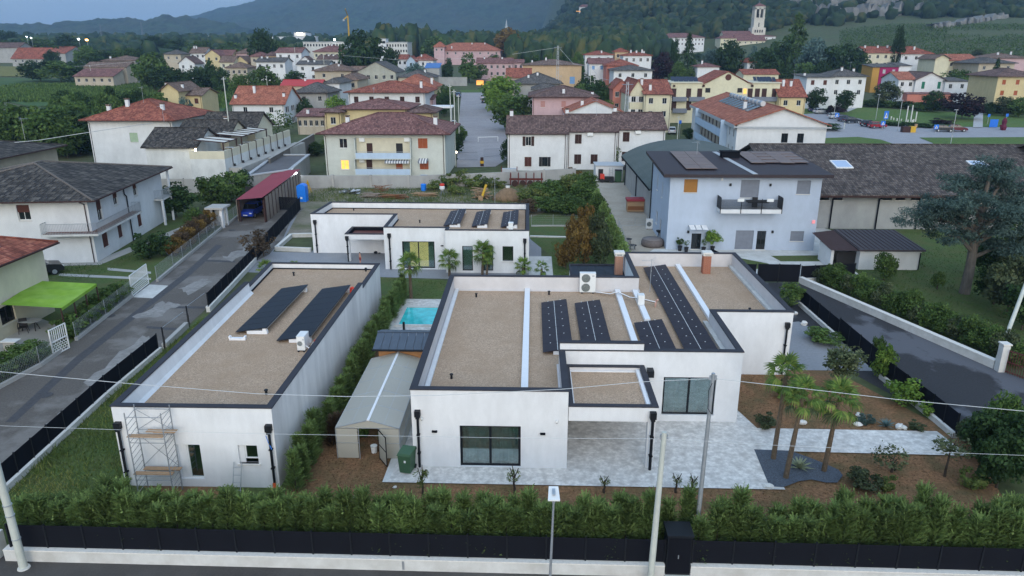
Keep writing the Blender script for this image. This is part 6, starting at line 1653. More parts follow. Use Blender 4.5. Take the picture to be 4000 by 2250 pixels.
# ------------------------------------------------------------------ grey barn, vaulted hall, blue-grey house, garage
def blue_house():
 x0,x1,y0,y1=13.1,27.3,69.3,79.6
 wn=[]
 for u0,v0,u1,v1,st in ((2672,700,2725,752,'roll:amber'),(2893,703,2965,772,'roll:grey'),(3113,705,3166,758,'roll:grey'),(2872,900,2942,975,'roll:grey'),(2955,902,2990,977,'dark:black'),(3087,903,3140,942,'roll:grey'),(2700,912,2738,976,'dark:black')):
  a,b,c,d_=rect(u0,v0,u1,v1,y0);wn.append(('f',a-x0,max(.08,c),b-a,d_-max(.08,c),st))
 for yy,z0,w_,h_ in ((76.5,4.6,.6,1.6),(73.5,4.4,.5,1.5),(76.0,1.2,.9,1.3),(73.6,.1,.9,2.1)):wn.append(('l',y1-yy,z0,w_,h_,'dark'))
 H_=house('blue-grey two-storey house with a dark low roof, solar panels and a balcony',x0,y0,x1-x0,y1-y0,7.2,'blue',mat('dark_sheet_roof',(.036,.026,.030),rough=.6,var=.15,scale=3),'mono',.55,.75,wn,(),z=0,pipes=False,t=.3,group=None)
 MB().bar((20.8,68.6,7.49),(19.6,79.9,8.07),.5,.03).build('roof_flashing',C['lgrey'],H_)
 p=MB().box(19.6,21.4,76.5,77.5,7.6,8.5).build('roof_stack',anthracite,H_);MB().box(19.5,21.5,76.4,77.6,8.5,8.56).build('stack_cap',anthracite,p)
 bx0,_,bz,_=rect(2812,834,2812,834,y0-1.3);bx1=W(3052,834,y0-1.3)[0]
 bz=W(2930,834,y0-1.3)[1]
 p=MB().box(bx0,bx1,y0-1.35,y0-.01,bz,bz+.38).build('balcony',wl['white'],H_)
 m=MB()
 for k in range(9):m.bar((bx0,y0-1.32,bz+.45+k*.10),(bx1,y0-1.32,bz+.45+k*.10),.03,.055)
 m.build('balcony_slats',black_m,p)
 for xx in (bx0,bx1):MB().box(xx-.03,xx+.03,y0-1.35,y0-.02,bz+.38,bz+1.5).build('side_screen',black_m,p)
 for i in range(4):xx=bx0+(bx1-bx0)*i/3;MB().box(xx-.03,xx+.03,y0-1.40,y0-1.36,bz,bz+1.4).build('balcony_post',black_m,p)
 for i,xx in enumerate((bx0+1.8,bx1-1.2)):MB().box(xx-.3,xx+.3,y0-1.5,y0-1.36,bz+1.15,bz+1.42).build('flower_box',plastic_w,p)
 MB().box(bx0+2.6,bx0+4.6,y0-1.0,y0-.3,bz+.95,bz+1.05).box(bx0+3.2,bx0+3.7,y0-.35,y0-.25,bz+.4,bz+1.35).build('balcony_table',C['black'],p)
 a,b,c,d_=rect(2692,893,2765,910,y0-.6)
 p=MB()
 can=MB().bar((a,y0-.02,d_+.1),(b,y0-.02,d_+.1),.05,.05).build('door_canopy',C['black'],H_)
 for i in range(3):xa=a+(b-a)*i/3;MB().add([(xa+.04,y0-.05,d_+.22),(xa+(b-a)/3-.04,y0-.05,d_+.22),(xa+(b-a)/3-.04,y0-1.0,d_-.02),(xa+.04,y0-1.0,d_-.02)],[(3,2,1,0)]).build('canopy_pane',C['white'],can)
 for u,v in ((2820,699),(2853,721),(3009,722),(3017,905),(2688,905)):
  x,z=W(u,v,y0);MB().box(x-.09,x+.09,y0-.14,y0-.002,z-.12,z+.12).build('wall_lamp',black_m if u != 2820 else plastic_w,H_)
 x,z=W(3177,866,y0);MB().box(x-.13,x+.13,y0-.14,y0-.002,z-.15,z+.15).build('alarm_siren',mat('siren',(.7,.3,.3),emit=(1,.25,.3),estr=.2),H_)
 MB().tube((x0+.05,y1-6.5,7.2),(x0-.12,y1-.2,7.2),.05,.05,6).tube((x0-.1,y1-.25,7.2),(x0-.1,y1-.25,0),.06,.06,7).build('downpipe',black_m,H_)
 for lb,xa,xb,ya,yb,n in (('brown solar panels on the blue-grey house roof, two rows beside the edge',14.7,17.75,70.4,79.3,2),('brown solar panels on the blue-grey house roof, four stepped columns',21.7,28.0-.5,73.3,79.3,4)):
  t=thing('solar_array',lb,'solar panels',(xa,ya,7.6),0,'rows of solar panels on the flat roofs')
  sm_=mat('solar_brown',(.17,.115,.095),rough=.4,var=.15,scale=5,var2=.4,scale2=.6,c2=(.08,.06,.06))
  zf=lambda yy:7.2+.3+.55*(yy-y0)/(y1-y0)+.14
  for i in range(n):
   w_=(xb-xa)/n;k=5 if n == 2 else 4
   for j in range(k):
    ya_,yb_=ya+(yb-ya)*j/k+.02,ya+(yb-ya)*(j+1)/k-.02
    if n == 4:ya_ += .25*(i % 2);yb_ += .0
    q=[(xa+w_*i+.02,ya_),(xa+w_*(i+1)-.02,ya_),(xa+w_*(i+1)-.02,yb_),(xa+w_*i+.02,yb_)]
    MB().add([(a_,b_,zf(b_)) for a_,b_ in q]+[(a_,b_,zf(b_)+.04) for a_,b_ in q],[(3,2,1,0),(4,5,6,7),(0,1,5,4),(1,2,6,5),(2,3,7,6),(3,0,4,7)]).build('panel',sm_,t)
 aerial('TV aerial on the dark roof of the blue-grey house',17.2,77.5,7.9,1.6,.2)
blue_house()
wn=[]
for u in (3222,3275,3468,3520,3580,3640):
 a,b,c,d_=rect(u-19,748,u+19,782,78.6);wn.append(('f',a-27.0,c,b-a,d_-c,'dark:black'))
a,b,c,d_=rect(3610,855,3640,893,78.6);wn.append(('f',a-27.0,max(.05,c),b-a,d_-max(.05,c),'dark:black'))
hbn=house('long grey barn with a huge dark brown tiled roof and two skylights',27.0,78.6,31.5,22.5,4.05,'grey',T_barn,'gx',3.55,.9,wn,(),z=0,group=None,pipes=False)
for u in (3258,3440,3600):
 x,z=W(u,745,78.5);MB().path([(x+.3,77.7,3.75),(x,78.45,3.3),(x,78.45,.05)],.08,7).build('downpipe',anthracite,hbn)
MB().bar((26.1,77.62,3.62),(59.4,77.62,3.62),.16,.16).build('gutter',C['dbrown'],hbn)
for u,v in ((3292,643),(3830,643)):
 for zz in np.linspace(4.2,7.6,60):
  x,y=G(u,v,zz)
  if 4.05+3.55*(y-78.6)/11.25+.16 <= zz:break
 k=3.55/11.25;mb=MB()
 q=[(x-1.0,y-.9),(x+.9,y-.9),(x+.7,y+.9),(x-1.2,y+.9)]
 zf=lambda yy:4.05+k*(yy-78.6)+.2
 s_=MB().add([(a,b,zf(b)) for a,b in q]+[(a,b,zf(b)+.12) for a,b in q],[(3,2,1,0),(4,5,6,7),(0,1,5,4),(1,2,6,5),(2,3,7,6),(3,0,4,7)]).build('skylight',C['white'],hbn)
 q2=offset(q,.14);MB().add([(a,b,zf(b)+.125) for a,b in q2],[(0,1,2,3)]).build('pane',mat('skylight_pane',(.35,.45,.62),rough=.1,var=.02),s_)
house('further wing of the grey barn with a dark roof, past the valley',58.2,74.5,26,24,4.2,'grey',T_barn,'gx',4.2,.8,(('f',1.5,.2,3.2,2.3,'roll:white'),),(),z=0,group=None,pipes=False)
# vaulted hall
t=thing('vaulted_hall','long hall with a grey-green barrel-vaulted roof behind the blue-grey house','hall',(21,80,0))
xa,xb,ya,yb=13.45,29.4,80.2,106
MB().facade((xb,ya),(xb,yb),-.2,4.0).facade((xb,yb),(xa,yb),-.2,4.0).facade((xa,yb),(xa,ya),-.2,4.0).facade((xa,ya),(xb,ya),-.2,4.0).build('wall',wl['grey'],t)
mb=MB();n=18;prev=None
for i in range(n+1):
 a=math.pi*(.18+.64*i/n);r_=(xb-xa+1.2)/2/math.cos(math.pi*.18)
 x=(xa+xb)/2-r_*math.cos(a);z=4.05+(math.sin(a)-math.sin(math.pi*.18))*r_*.50
 if prev:
  mb.quad((prev[0],ya-.5,prev[1]),(x,ya-.5,z),(x,yb+.4,z),(prev[0],yb+.4,prev[1]));mb.quad((prev[0],ya-.5,prev[1]),(prev[0],ya-.5,3.9),(x,ya-.5,3.9),(x,ya-.5,z))
  mb.quad((prev[0],yb+.4,3.9),(prev[0],yb+.4,prev[1]),(x,yb+.4,z),(x,yb+.4,3.9))
 prev=(x,z)
mb.build('vault',felt,t,smooth=False)
for y in (81,93.5,105):MB().tube((xa-.12,y,0),(xa-.12,y,4.0),.07,.07,7).build('downpipe',anthracite,t)
MB().bar((xa-.6,ya-.5,3.85),(xa-.6,yb,3.85),.14,.14).build('gutter',anthracite,t)
# small garage with the dark single-pitch roof
gf=house('small white garage with a dark ribbed single-pitch roof and an open dark doorway',28.9,62.9,5.3,5.6,1.75,'white',mat('ribbed_roof',(.060,.050,.056),rough=.6,var=.15,scale=2),'mono',.35,.25,(),(),z=0,group=None,pipes=False,below=.2,name='garage',cat='garage')
for i in range(14):MB().bar((28.75+i*.42,62.7,1.93),(28.75+i*.42,68.6,2.30),.05,.03).build('roof_rib',C['dbrown'],gf)
MB().box(26.6,26.85,63.4,66.0,0,1.75).box(26.6,28.9,66.0,66.2,0,1.8).build('side_wall',wl['white'],gf)
MB().add([(26.3,62.8,1.78),(28.9,62.65,1.78),(28.9,68.6,2.25),(26.3,67.6,2.2)],[(0,1,2,3),(3,2,1,0)]).build('porch_roof',C['dbrown'],gf)
MB().box(27.2,28.88,63.6,63.65,.02,1.45).build('dark_doorway',C['black'],gf)
MB().tube((34.1,62.8,0),(34.1,62.8,1.6),.05,.05,6).build('downpipe',anthracite,gf)
# terrace things by the blue-grey house
x,y=G(2548,960);t=thing('hot_tub','round brown inflatable hot tub with a closed lid on the terrace','hot tub',(x,y,0));MB().lathe([(1.02,.0),(1.1,.12),(1.12,.4),(1.05,.62),(.95,.66)],(x,y,.02),26).build('tub_wall',mat('tub_brown',(.13,.11,.105),rough=.7,var=.15,scale=6),t,smooth=True);MB().lathe([(1.0,.66),(.98,.72),(.4,.78),(.01,.79)],(x,y,.02),26).build('lid',mat('tub_lid',(.17,.15,.145),rough=.6),t,smooth=True)
x,y=G(2482,830);t=thing('wood_store','small wooden log store with a red roof in the beige yard','shed',(x,y,0));MB().box(x-1.0,x+1.0,y,y+1.2,.1,1.35).build('boards',wood,t);MB().box(x-1.1,x+1.1,y-.15,y+1.35,1.36,1.62).build('roof',red_corr,t);MB().box(x-.95,x+.95,y-.02,y-.005,.3,.75).build('front_panel',C['wood'],t)
for i,(u,v) in enumerate(((2467,693),(2480,770),(2440,640))):
 x,y=G(u,v+20);t=thing('covered_pile',['pile of building material under grey sheeting along the hall, nearer','pile of boards under pale sheeting along the hall wall','dark covered trailer at the far end of the beige yard'][i],'pile',(x,y,0));MB().add([(-.6,-1.2,0),(.6,-1.2,0),(.6,1.2,0),(-.6,1.2,0),(-.4,-1.0,.6),(.4,-1.1,.5),(.45,1.0,.55),(-.4,.9,.7)],[(4,5,6,7),(0,1,5,4),(1,2,6,5),(2,3,7,6),(3,0,4,7)]).build('sheeting',[conc_grey,C['lgrey'],C['black']][i],t,local=True);MB().box(-.5,.5,-1,1,0,.15).build('pallet',wood_old,t,local=True)
for u,v,lb,h,pr,m in ((2655,980,'plant in a tall black pot, outermost beside the dark door',1.0,'shrub0','mid'),(2680,985,'trailing plant in a low dark pot by the dark door',.8,'sparse0','mid'),(2747,985,'small plant in a tall black pot right beside the dark door',.9,'sparse1','mid'),(2782,982,'bright green lemon tree in a black bowl by the door',1.9,'shrub1','bright')):
 x,y=G(u,v);t=thing('potted_plant',lb,'potted plant',(x,y,.02));MB().lathe([(.16,0),(.22,.45),(.24,.48)],(0,0,0),12).build('pot',C['black'],t,local=True);inst('trunk',TRUNK[0],t,(0,0,.4),(0,0,0),(.2,.2,h*.35));inst('crown',CROWN[pr],t,(0,0,.5+h*.5),(0,0,0),(h*.42,h*.42,h*.42),LM[m])
slat_fence('low black slat fence beside the terrace door planters',(16.8,66.5),(18.3,62.0),0,.9,2,8)
wire_fence('thin post-and-wire fence around the terrace with the hot tub',[G(2418,900),G(2450,985),G(2475,1000)],1.0,3,z=.1,dens=6)
wire_fence('thin post-and-wire fence across the terrace behind the hot tub',[G(2415,885),G(2480,882),G(2530,878)],.9,3,z=.05,dens=4)
t=thing('barbecue','small black barbecue on legs by the blue-grey house corner','barbecue',(0,0,0));x,y=G(2572,935);MB().lathe([(.1,.7),(.28,.85),(.3,.95)],(x,y,0),12).build('bowl',C['black'],t)
for k in range(3):MB().tube((x,y,.75),(x+.25*math.cos(k*2.1),y+.25*math.sin(k*2.1),0),.02,.02,5).build('leg',C['black'],t)
x,y=G(2537,895);ac_unit('white heat pump standing on the terrace behind the house corner',x,y,0,.8,.35,1.1,1)
for i,(u,v) in enumerate(((2452,950),(2470,975))):
 x,y=G(u,v);t=thing('garden_chair',['dark garden chair at the terrace fence','dark round garden table by the terrace fence'][i],['chair','table'][i],(x,y,0));MB().lathe([(.4,.42),(.42,.46)],(0,0,0),14).build('seat',C['black'],t,local=True)
 for k in range(4):MB().tube((.3*math.cos(k*1.57+.78),.3*math.sin(k*1.57+.78),.42),(.33*math.cos(k*1.57+.78),.33*math.sin(k*1.57+.78),0),.02,.02,5).build('leg',C['black'],t,local=True)
# ------------------------------------------------------------------ back yard: rear wall, site toilet, rubble and timber
t=thing('rear_wall','long pale concrete wall behind the rough yard','wall',(-17,101.5,0))
rw=[(-33.2,101.5),(-17.2,101.4),(-3,105.4),(6.6,108.9)]
for (a,b) in zip(rw[:-1],rw[1:]):
 L_=math.hypot(b[0]-a[0],b[1]-a[1]);n=int(L_/5)
 for i in range(n):
  p,q=Vector(a).lerp(Vector(b),i/n),Vector(a).lerp(Vector(b),(i+1)/n)
  MB().bar((p.x+.1,p.y,-.2),(q.x-.1,q.y,-.2),.16,2.0).build('panel',wl['grey'],t);MB().box(p.x-.15,p.x+.15,p.y-.2,p.y+.2,-.2,1.9).build('pier',conc_grey,t)
x,y=G(1180,790);t=thing('portable_toilet','bright blue portable site toilet with a domed roof','portable toilet',(x,y,0))
MB().box(x-.55,x+.55,y-.1,y+1.0,.05,2.0).build('cabin',blue_pl,t);MB().add([(x-.57+1.14*i/10,y-.12+1.14*j,2.0+.3*math.sin(math.pi*i/10) ** .6) for j in (0,1) for i in range(11)],[(i,i+1,12+i,11+i) for i in range(10)]+[tuple(range(10,-1,-1)),tuple(range(11,22))]).build('roof',blue_pl,t)
MB().box(x-.45,x+.45,y-.125,y-.101,.15,1.9).build('door',blue_pl,t);MB().box(x-.12,x+.12,y-.14,y-.126,.45,.7).build('vent',plastic_w,t);MB().box(x-.6,x+.6,y-.15,y+1.05,0,.06).build('skid',C['grey'],t)
rng=random.Random(9)
def timber_pile(label,u,v,n,L_,w_,m,spread=1.2,hgt=.5,rzs=.4):
 x,y=G(u,v);t=thing('timber_pile',label,'timber',(x,y,0))
 me=MB().box(-L_/2,L_/2,-w_/2,w_/2,0,.045).mesh('board',m)
 for i in range(n):o=inst('board',me,t,(rng.uniform(-spread,spread)*.5,rng.uniform(-.6,.6),.03+hgt*i/n),(0,0,0),(rng.uniform(.6,1),1,1));o.rotation_euler=(rng.uniform(-.08,.08),rng.uniform(-.1,.1),rng.uniform(-rzs,rzs))
timber_pile('low pile of old planks beside the stacked brown boards',1445,770,18,2.6,.2,wood_old)
timber_pile('pile of dark planks in the middle of the rough yard',1545,775,22,3.2,.2,C['wood'],1.6)
timber_pile('neat stack of pale long planks near the blue drum',1665,765,14,3.6,.18,wood,1.0,.4,.1)
timber_pile('heap of sawn timber offcuts with a yellow prop',1880,775,26,1.9,.22,wood,1.6,1.3,1.5)
timber_pile('tangled brown branches and boards behind the planks',1490,750,22,1.5,.08,C['wood'],2.0,.9,1.5)
x,y=G(1890,780);t=thing('yellow_prop','yellow painted steel prop leaning on the timber heap','prop',(x,y,0));MB().bar((x-.3,y-.6,0),(x+.35,y+.3,1.9),.3,.12).build('prop_body',yellow_p,t);MB().box(x-.65,x-.1,y-.8,y-.4,0,.6).build('crate',wood,t)
x,y=G(1205,752);t=thing('yellow_trestle','yellow wooden trestle beside the blue toilet','trestle',(x,y,0))
for s_ in (-.3,.3):MB().path([(x+s_,y-.4,0),(x,y,1.7),(x+s_,y+.4,0)],.05,5).build('leg',yellow_p,t)
x,y=G(1372,755);t=thing('rubble_heap','heap of crumpled pale sheeting and rubble in the grass','rubble',(x,y,0))
for i in range(26):o=inst('sheet_piece',MB().add([(-.5,-.3,0),(.5,-.25,.15),(.4,.35,.05),(-.45,.3,.22)],[(0,1,2,3)]).mesh('sheet_piece',C['lgrey']) if i == 0 else o.data,t,(rng.uniform(-1.3,1.3),rng.uniform(-.7,.7),rng.uniform(.05,.45)),(0,0,0),(rng.uniform(.5,1.1),)*3);o.rotation_euler=(rng.uniform(-.5,.5),rng.uniform(-.5,.5),rng.uniform(0,6))
x,y=G(1655,745);t=thing('drum','blue drum standing among the planks','drum',(x,y,0));MB().lathe([(.36,0),(.38,.3),(.36,.6),(.38,.9),(.3,.95)],(x,y,0),14).build('drum_body',blue_pl,t);MB().lathe([(.36,.6),(.4,.62),(.4,.66),(.36,.68)],(x,y,0),14).build('hoop',blue_pl,t)
MB_=None
x,y=G(1655,722);t=thing('tank','blue-grey square tank standing against the rear wall','tank',(x,y,0));MB().box(x-.5,x+.5,y,y+.9,.1,1.3).build('tank_body',C['blue'],t);MB().box(x-.52,x+.52,y-.02,y+.92,0,.12).build('pallet',wood_old,t)
x,y=G(1728,765);t=thing('cement_mixer','small cement mixer with a red drum in the grass','cement mixer',(x,y,0));MB().lathe([(.15,0),(.36,.25),(.36,.5),(.22,.75)],(x,y,.7),14).build('drum',C['white'],t);MB().lathe([(.30,0),(.34,.22),(.2,.3)],(x,y,1.35),14).build('drum_top',red_pl,t)
for k in range(3):MB().tube((x,y,.9),(x+.4*math.cos(k*2.1),y+.4*math.sin(k*2.1),0),.03,.03,5).build('leg',C['grey'],t)
x,y=G(1985,778);t=thing('earth_mound','mound of brown earth beside the timber heap','earth mound',(x,y,0));MB().lathe([(2.3,0),(1.7,.6),(1.0,1.2),(.4,1.5),(.02,1.55)],(x,y,-.02),18).build('mound',mat('earth',(.20,.13,.075),rough=.95,var=.3,scale=3,bump=.8,bscale=6),t,smooth=True);MB().box(x-.3,x+.2,y-.2,y+.2,1.5,1.75).build('pale_sack',conc,t)
x,y=G(2055,728);t=thing('farm_machine','rusty red farm machine with tines parked at the wall','machine',(x,y,0));rust_m=mat('rust_red',(.12,.028,.022),rough=.8,var=.2)
MB().box(-2.4,2.4,-.15,.15,.9,1.15).build('frame',rust_m,t,local=True)
for i in range(5):MB().box(-2.2+i*1.1-.08,-2.2+i*1.1+.08,-.5,.5,.3,1.9).build('tine',rust_m,t,local=True)
for i in range(4):MB().tube((-1.6+i*1.1,-.35,.45),(-1.6+i*1.1,-.15,.45),.45,.45,14).build('disc',C['dbrown'],t,local=True)
x,y=G(1990,700);t=thing('machine_crate','grey metal crate beside the farm machine at the wall','crate',(x,y,0));MB().box(-1.1,1.1,-.5,.5,.2,1.6).build('crate_body',C['lgrey'],t,local=True)
for sx in (-1.15,1.15):MB().box(sx-.06,sx+.06,-.6,-.5,0,2.0).build('post',rust_m,t,local=True)
for i,(u,v,h,r) in enumerate(((1755,735,2.3,1.5),(1805,725,2.6,1.6),(1850,738,2.2,1.5),(1700,745,1.6,1.2),(1895,735,2.2,1.4),(1780,760,1.4,1.2),(1950,735,1.6,1.1))):
 bush('weed_clump','tall wispy weeds growing in front of the rear wall',u,v,h,r,'weed','shrub%d' % (i % 2),0,'weeds','tall weeds by the rear wall')
for i,(u,v,h,r,m) in enumerate(((2080,800,2.6,2.2,'weed'),(2150,790,3.0,2.4,'mid'),(2220,780,3.2,2.3,'weed'),(2270,800,3.0,2.0,'mid'),(2130,830,2.2,2.0,'mid'),(2210,835,2.4,2.0,'mid'),(2290,765,3.4,1.6,'mid'),(2060,835,1.8,1.6,'brown'),(2265,840,2.2,1.8,'mid'),(2230,740,2.4,1.5,'weed'),(2100,765,2.0,1.5,'weed'),(2330,850,2.8,1.3,'mid'))):
 bush('thicket_bush',['overgrown bush in the green thicket beside the beige yard','brownish bush at the near edge of the thicket'][m == 'brown'],u,v,h,r,m,'round%d' % (i % 4),0,'shrub','overgrown thicket')
bush('dry_bush','reddish dead bush standing at the rear wall above the thicket',2240,700,2.0,1.3,'rust','shrub0',0)
for i,(u,v,h,r) in enumerate(((2290,960,4.9,1.25),(2245,1000,4.5,1.15),(2335,985,4.7,1.15),(2280,1035,4.2,1.25),(2210,1050,3.3,1.1),(2345,1040,3.9,1.15))):
 bush('beech_hedge',['tallest rust-brown bush in the middle of the autumn hedge','rust-brown bush of the autumn hedge nearest the side lawn','olive-brown bush of the autumn hedge beside the cypress row','rust-brown bush in front of the tallest one','lowest rust-brown bush of the autumn hedge at its near end','olive-brown bush beside the dark panelled shelter and chimney'][i],u,v,h,r,('rust','rust','olive')[i % 3],'tall%d' % (i % 2),.03,'hedge plant','rust-brown hedge')
for i in range(9):
 u,v=2335+i*13,800+i*26
 bush('cypress',ORD[i]+' cypress of the row along the beige yard, counted from the far end',u-5,v+20,3.3-.09*i,1.0,'hedge','cone%d' % (i % 2),.02,'hedge plant','cypress row beside the beige yard')
wire_fence('thin fence of dark posts on a white kerb across the side lawn',[G(2075,885),G(2160,884),G(2260,885)],1.2,3,z=.15,dens=5)
garden_wall('white kerb across the side lawn',[G(2070,926),G(2235,930)],0,.15)
# lane-side plants
bush('bare_tree','leafless reddish shrub at the lane corner by the rear house',1000,1015,3.0,1.9,'brown','sparse0',.15)
bush('bare_tree','second leafless reddish shrub beside the slat fence',1030,1000,2.4,1.3,'brown','sparse1',.1)
for i,(u,v,h,r,m,pr,lb) in enumerate(((690,850,4.6,2.8,'dark','round0','large clipped dark dome-shaped bush behind the white house'),(838,815,4.4,2.5,'mid','round1','rounded light green bush beside the clipped dome'),(905,790,4.2,2.5,'mid','round2','bushy tree in front of the flat garage'),(960,770,3.6,1.6,'dark','round3','dark bush touching the crimson shed'),
  (590,1010,2.9,1.5,'dark','shrub0','dark broadleaf shrub at the corner of the white house'),(640,1000,2.6,1.4,'dark','shrub1','dark shrub along the wire fence'),(770,900,2.7,1.4,'mid','round2','hedge bush before the gate shelter'))):
 bush('garden_bush',lb,u,v,h,r,m,pr,.03)
for i in range(8):
 s_=i/7;u,v=700+150*s_,1000-125*s_
 bush('hedge_bush',ORD[i]+' reddish brown bush from the near end of the lane hedge',u-12,v,2.2,1.05,'brown' if i % 2 else 'rust','round%d' % (i % 4),0,'hedge plant','reddish hedge by the lane')
for i in range(10):
 s_=i/9;x=-30.9-.9*s_;y=44.8+8.4*s_
 tree('hedge_bush',ORD[i]+' green bush in the hedge from the narrow towards the wide white gate',x-.3,y,1.6,1.0,'shrub%d' % (i % 2),'mid','hedge between the white gates','hedge plant',0)
for i in range(10):
 s_=i/9;x=-30.6-1.2*s_;y=41.5-9*s_
 tree('hedge_bush',ORD[i]+' dark bush of the hedge running from the narrow white gate to the street',x-.5,y,1.5,1.1,'round%d' % (i % 4),'mid','hedge at the left edge','hedge plant',0)
for i in range(22):
 s_=i/21;x=23.3+5.6*s_+.4;y=58.5-16.5*s_
 tree('hedge_bush',ORD[i]+' bush of the hedge on the concrete wall, counted from the garage end',x+.6,y+.3,1.7+.3*(i % 3),1.0,'round%d' % (i % 4),'mid' if i % 4 else 'olive','hedge above the concrete wall','hedge plant',0)
bush('garden_bush','dense green bush in front of the small garage',3450,1095,2.6,1.1,'mid','round1',.02)
# big cedar on the right
def cedar(x,y):
 t=thing('cedar_tree','old blue-green cedar with bare limbs and flat layered foliage','tree',(x,y,0))
 rg=random.Random(3);mb=MB();pts=[(0,0,-.2),(.05,0,2.0),(0,.1,4.2),(.25,.1,6.0),(.1,0,7.6)]
 for a,b,r0,r1 in zip(pts[:-1],pts[1:],(.42,.36,.30,.22),(.36,.30,.22,.1)):mb.tube(a,b,r0,r1,10,False)
 mb.build('trunk',bark_grey,t,local=True)
 limbs=[((0,0,3.4),(-2.4,.4,5.6)),((0,0,3.2),(2.6,.5,5.2)),((.1,0,4.6),(-3.4,-.2,6.2)),((.1,0,5.0),(3.2,-.4,6.6)),((.1,0,5.8),(-1.6,.3,7.8)),((.1,0,5.6),(1.9,.6,8.2)),((0,0,2.6),(2.3,-1.2,3.6)),((0,0,4.0),(-1.2,2.5,6.0)),((0,0,4.3),(.8,-2.2,6.2)),((0,0,4.4),(-4.6,.5,5.4)),((.1,0,5.2),(-2.2,-1.5,7.0)),((.1,0,4.8),(4.6,1.0,7.0)),((0,0,4.6),(2.2,2.4,7.4)),((0,0,3.6),(1.6,-1.8,4.8)),((0,0,4.2),(-3.0,1.6,5.0)),((.1,0,7.2),(.2,.1,8.8)),((0,0,3.0),(-2.6,-.8,4.4)),((0,0,3.8),(3.9,.6,5.6))]
 cl=[]
 for a,b in limbs:
  a,b=Vector(a),Vector(b);m=a.lerp(b,.55)+Vector((0,0,.35))
  MB().tube(a,m,.17,.11,7,False).tube(m,b,.11,.04,6,False).build('limb',bark_grey,t,local=True)
  for k in range(11):cl.append((b+Vector((rg.uniform(-1.7,1.7),rg.uniform(-1.6,1.6),rg.uniform(-.35,.65))),rg.uniform(.6,1.15)))
  for k in range(4):cl.append((m+Vector((rg.uniform(-.8,.8),rg.uniform(-.8,.8),rg.uniform(.1,.6))),rg.uniform(.5,.8)))
 ng=np.random.default_rng(4);P=[];NN=[];T=[]
 for c,r_ in cl:
  n=190;d=ng.normal(0,1,(n,3));d/=np.linalg.norm(d,axis=1)[:,None]
  P.append(np.array(c)+d*np.array([r_,r_,r_*.42])*ng.uniform(.3,1,(n,1)));NN.append(d*.5+np.array([0,0,.8]));T.append(np.clip(ng.normal(ng.uniform(.2,.8),.15,n),0,1))
 V,Fq=leaf_arrays(np.concatenate(P),np.concatenate(NN),.11,ng,.30,.7)
 me=np_mesh('crown',V,Fq,np.repeat(np.concatenate(T),4),LM['blue']);inst('crown',me,t);t.scale=(1.0,1.0,1.13)
cedar(34.6,56.4)
for i,(u,v,h,r,m,lb) in enumerate(((3930,1230,5.0,2.2,'olive','grey-green olive crown at the right edge above the hedge'),(3985,1130,5.5,2.3,'olive','grey-green bushy tree at the right edge beside the cedar'),(3880,1190,3.2,1.6,'dark','dark shrub under the cedar'),(3850,1080,3.5,1.6,'dark','dark bush between cedar and barn'),(3960,1000,4.5,2.0,'mid','bushy tree behind the cedar at the right edge'),(3990,1290,3.6,1.8,'dark','dark shrub by the pale pole at the right edge'),(3660,1130,1.6,.6,'mid','small green shrub behind the black fence'))):
 bush('garden_tree',lb,u,v,h,r,m,'round%d' % (i % 4),.1,'tree')

# ------------------------------------------------------------------ the town behind: houses set by what the photograph shows of them
def town(label,u0,u1,ve,vr,y,d,roof,wall,rm,wins='',chim=(),o=.5,vb=None,extra=(),name='house',group='houses of the town',cat='house',rz=0.0):
 """front wall between columns u0-u1, eave row ve, ridge row vr, at depth y; wins 'nxm:style@sill' rows from the eave down"""
 x0,x1=W(u0,ve,y)[0],W(u1,ve,y)[0];w=x1-x0
 z0=terr((x0+x1)/2,y);h=W((u0+u1)/2,ve,y)[1]-z0;h=max(2.2,h)
 yr=y+(d/2 if roof in ('hip','gx') else 0 if roof == 'gy' else d)
 rise=max(.25,W((u0+u1)/2,vr,yr)[1]-z0-h)
 W_=list(extra)
 for part in wins.split():
  side='f'
  if part[1] == '!':side=part[0];part=part[2:]
  grid,st=part.split('/');nx,ny=map(int,grid.split('x'))
  ln=w if side == 'f' else d
  for r_ in range(ny):
   zt=h-.75-2.85*r_
   if zt-1.35<.1:continue
   for i in range(nx):W_.append((side,ln*(i+.5)/nx-.5,zt-1.35,min(1.0,ln/nx*.6),1.3,st))
 ch=[(w*cx,d*cy,chh) for cx,cy,chh in chim]
 return house(label,x0,y,w,d,h,wall,rm,roof,rise,o,W_,ch,rz,z0,group,4,name,cat,pipes=(y<200))
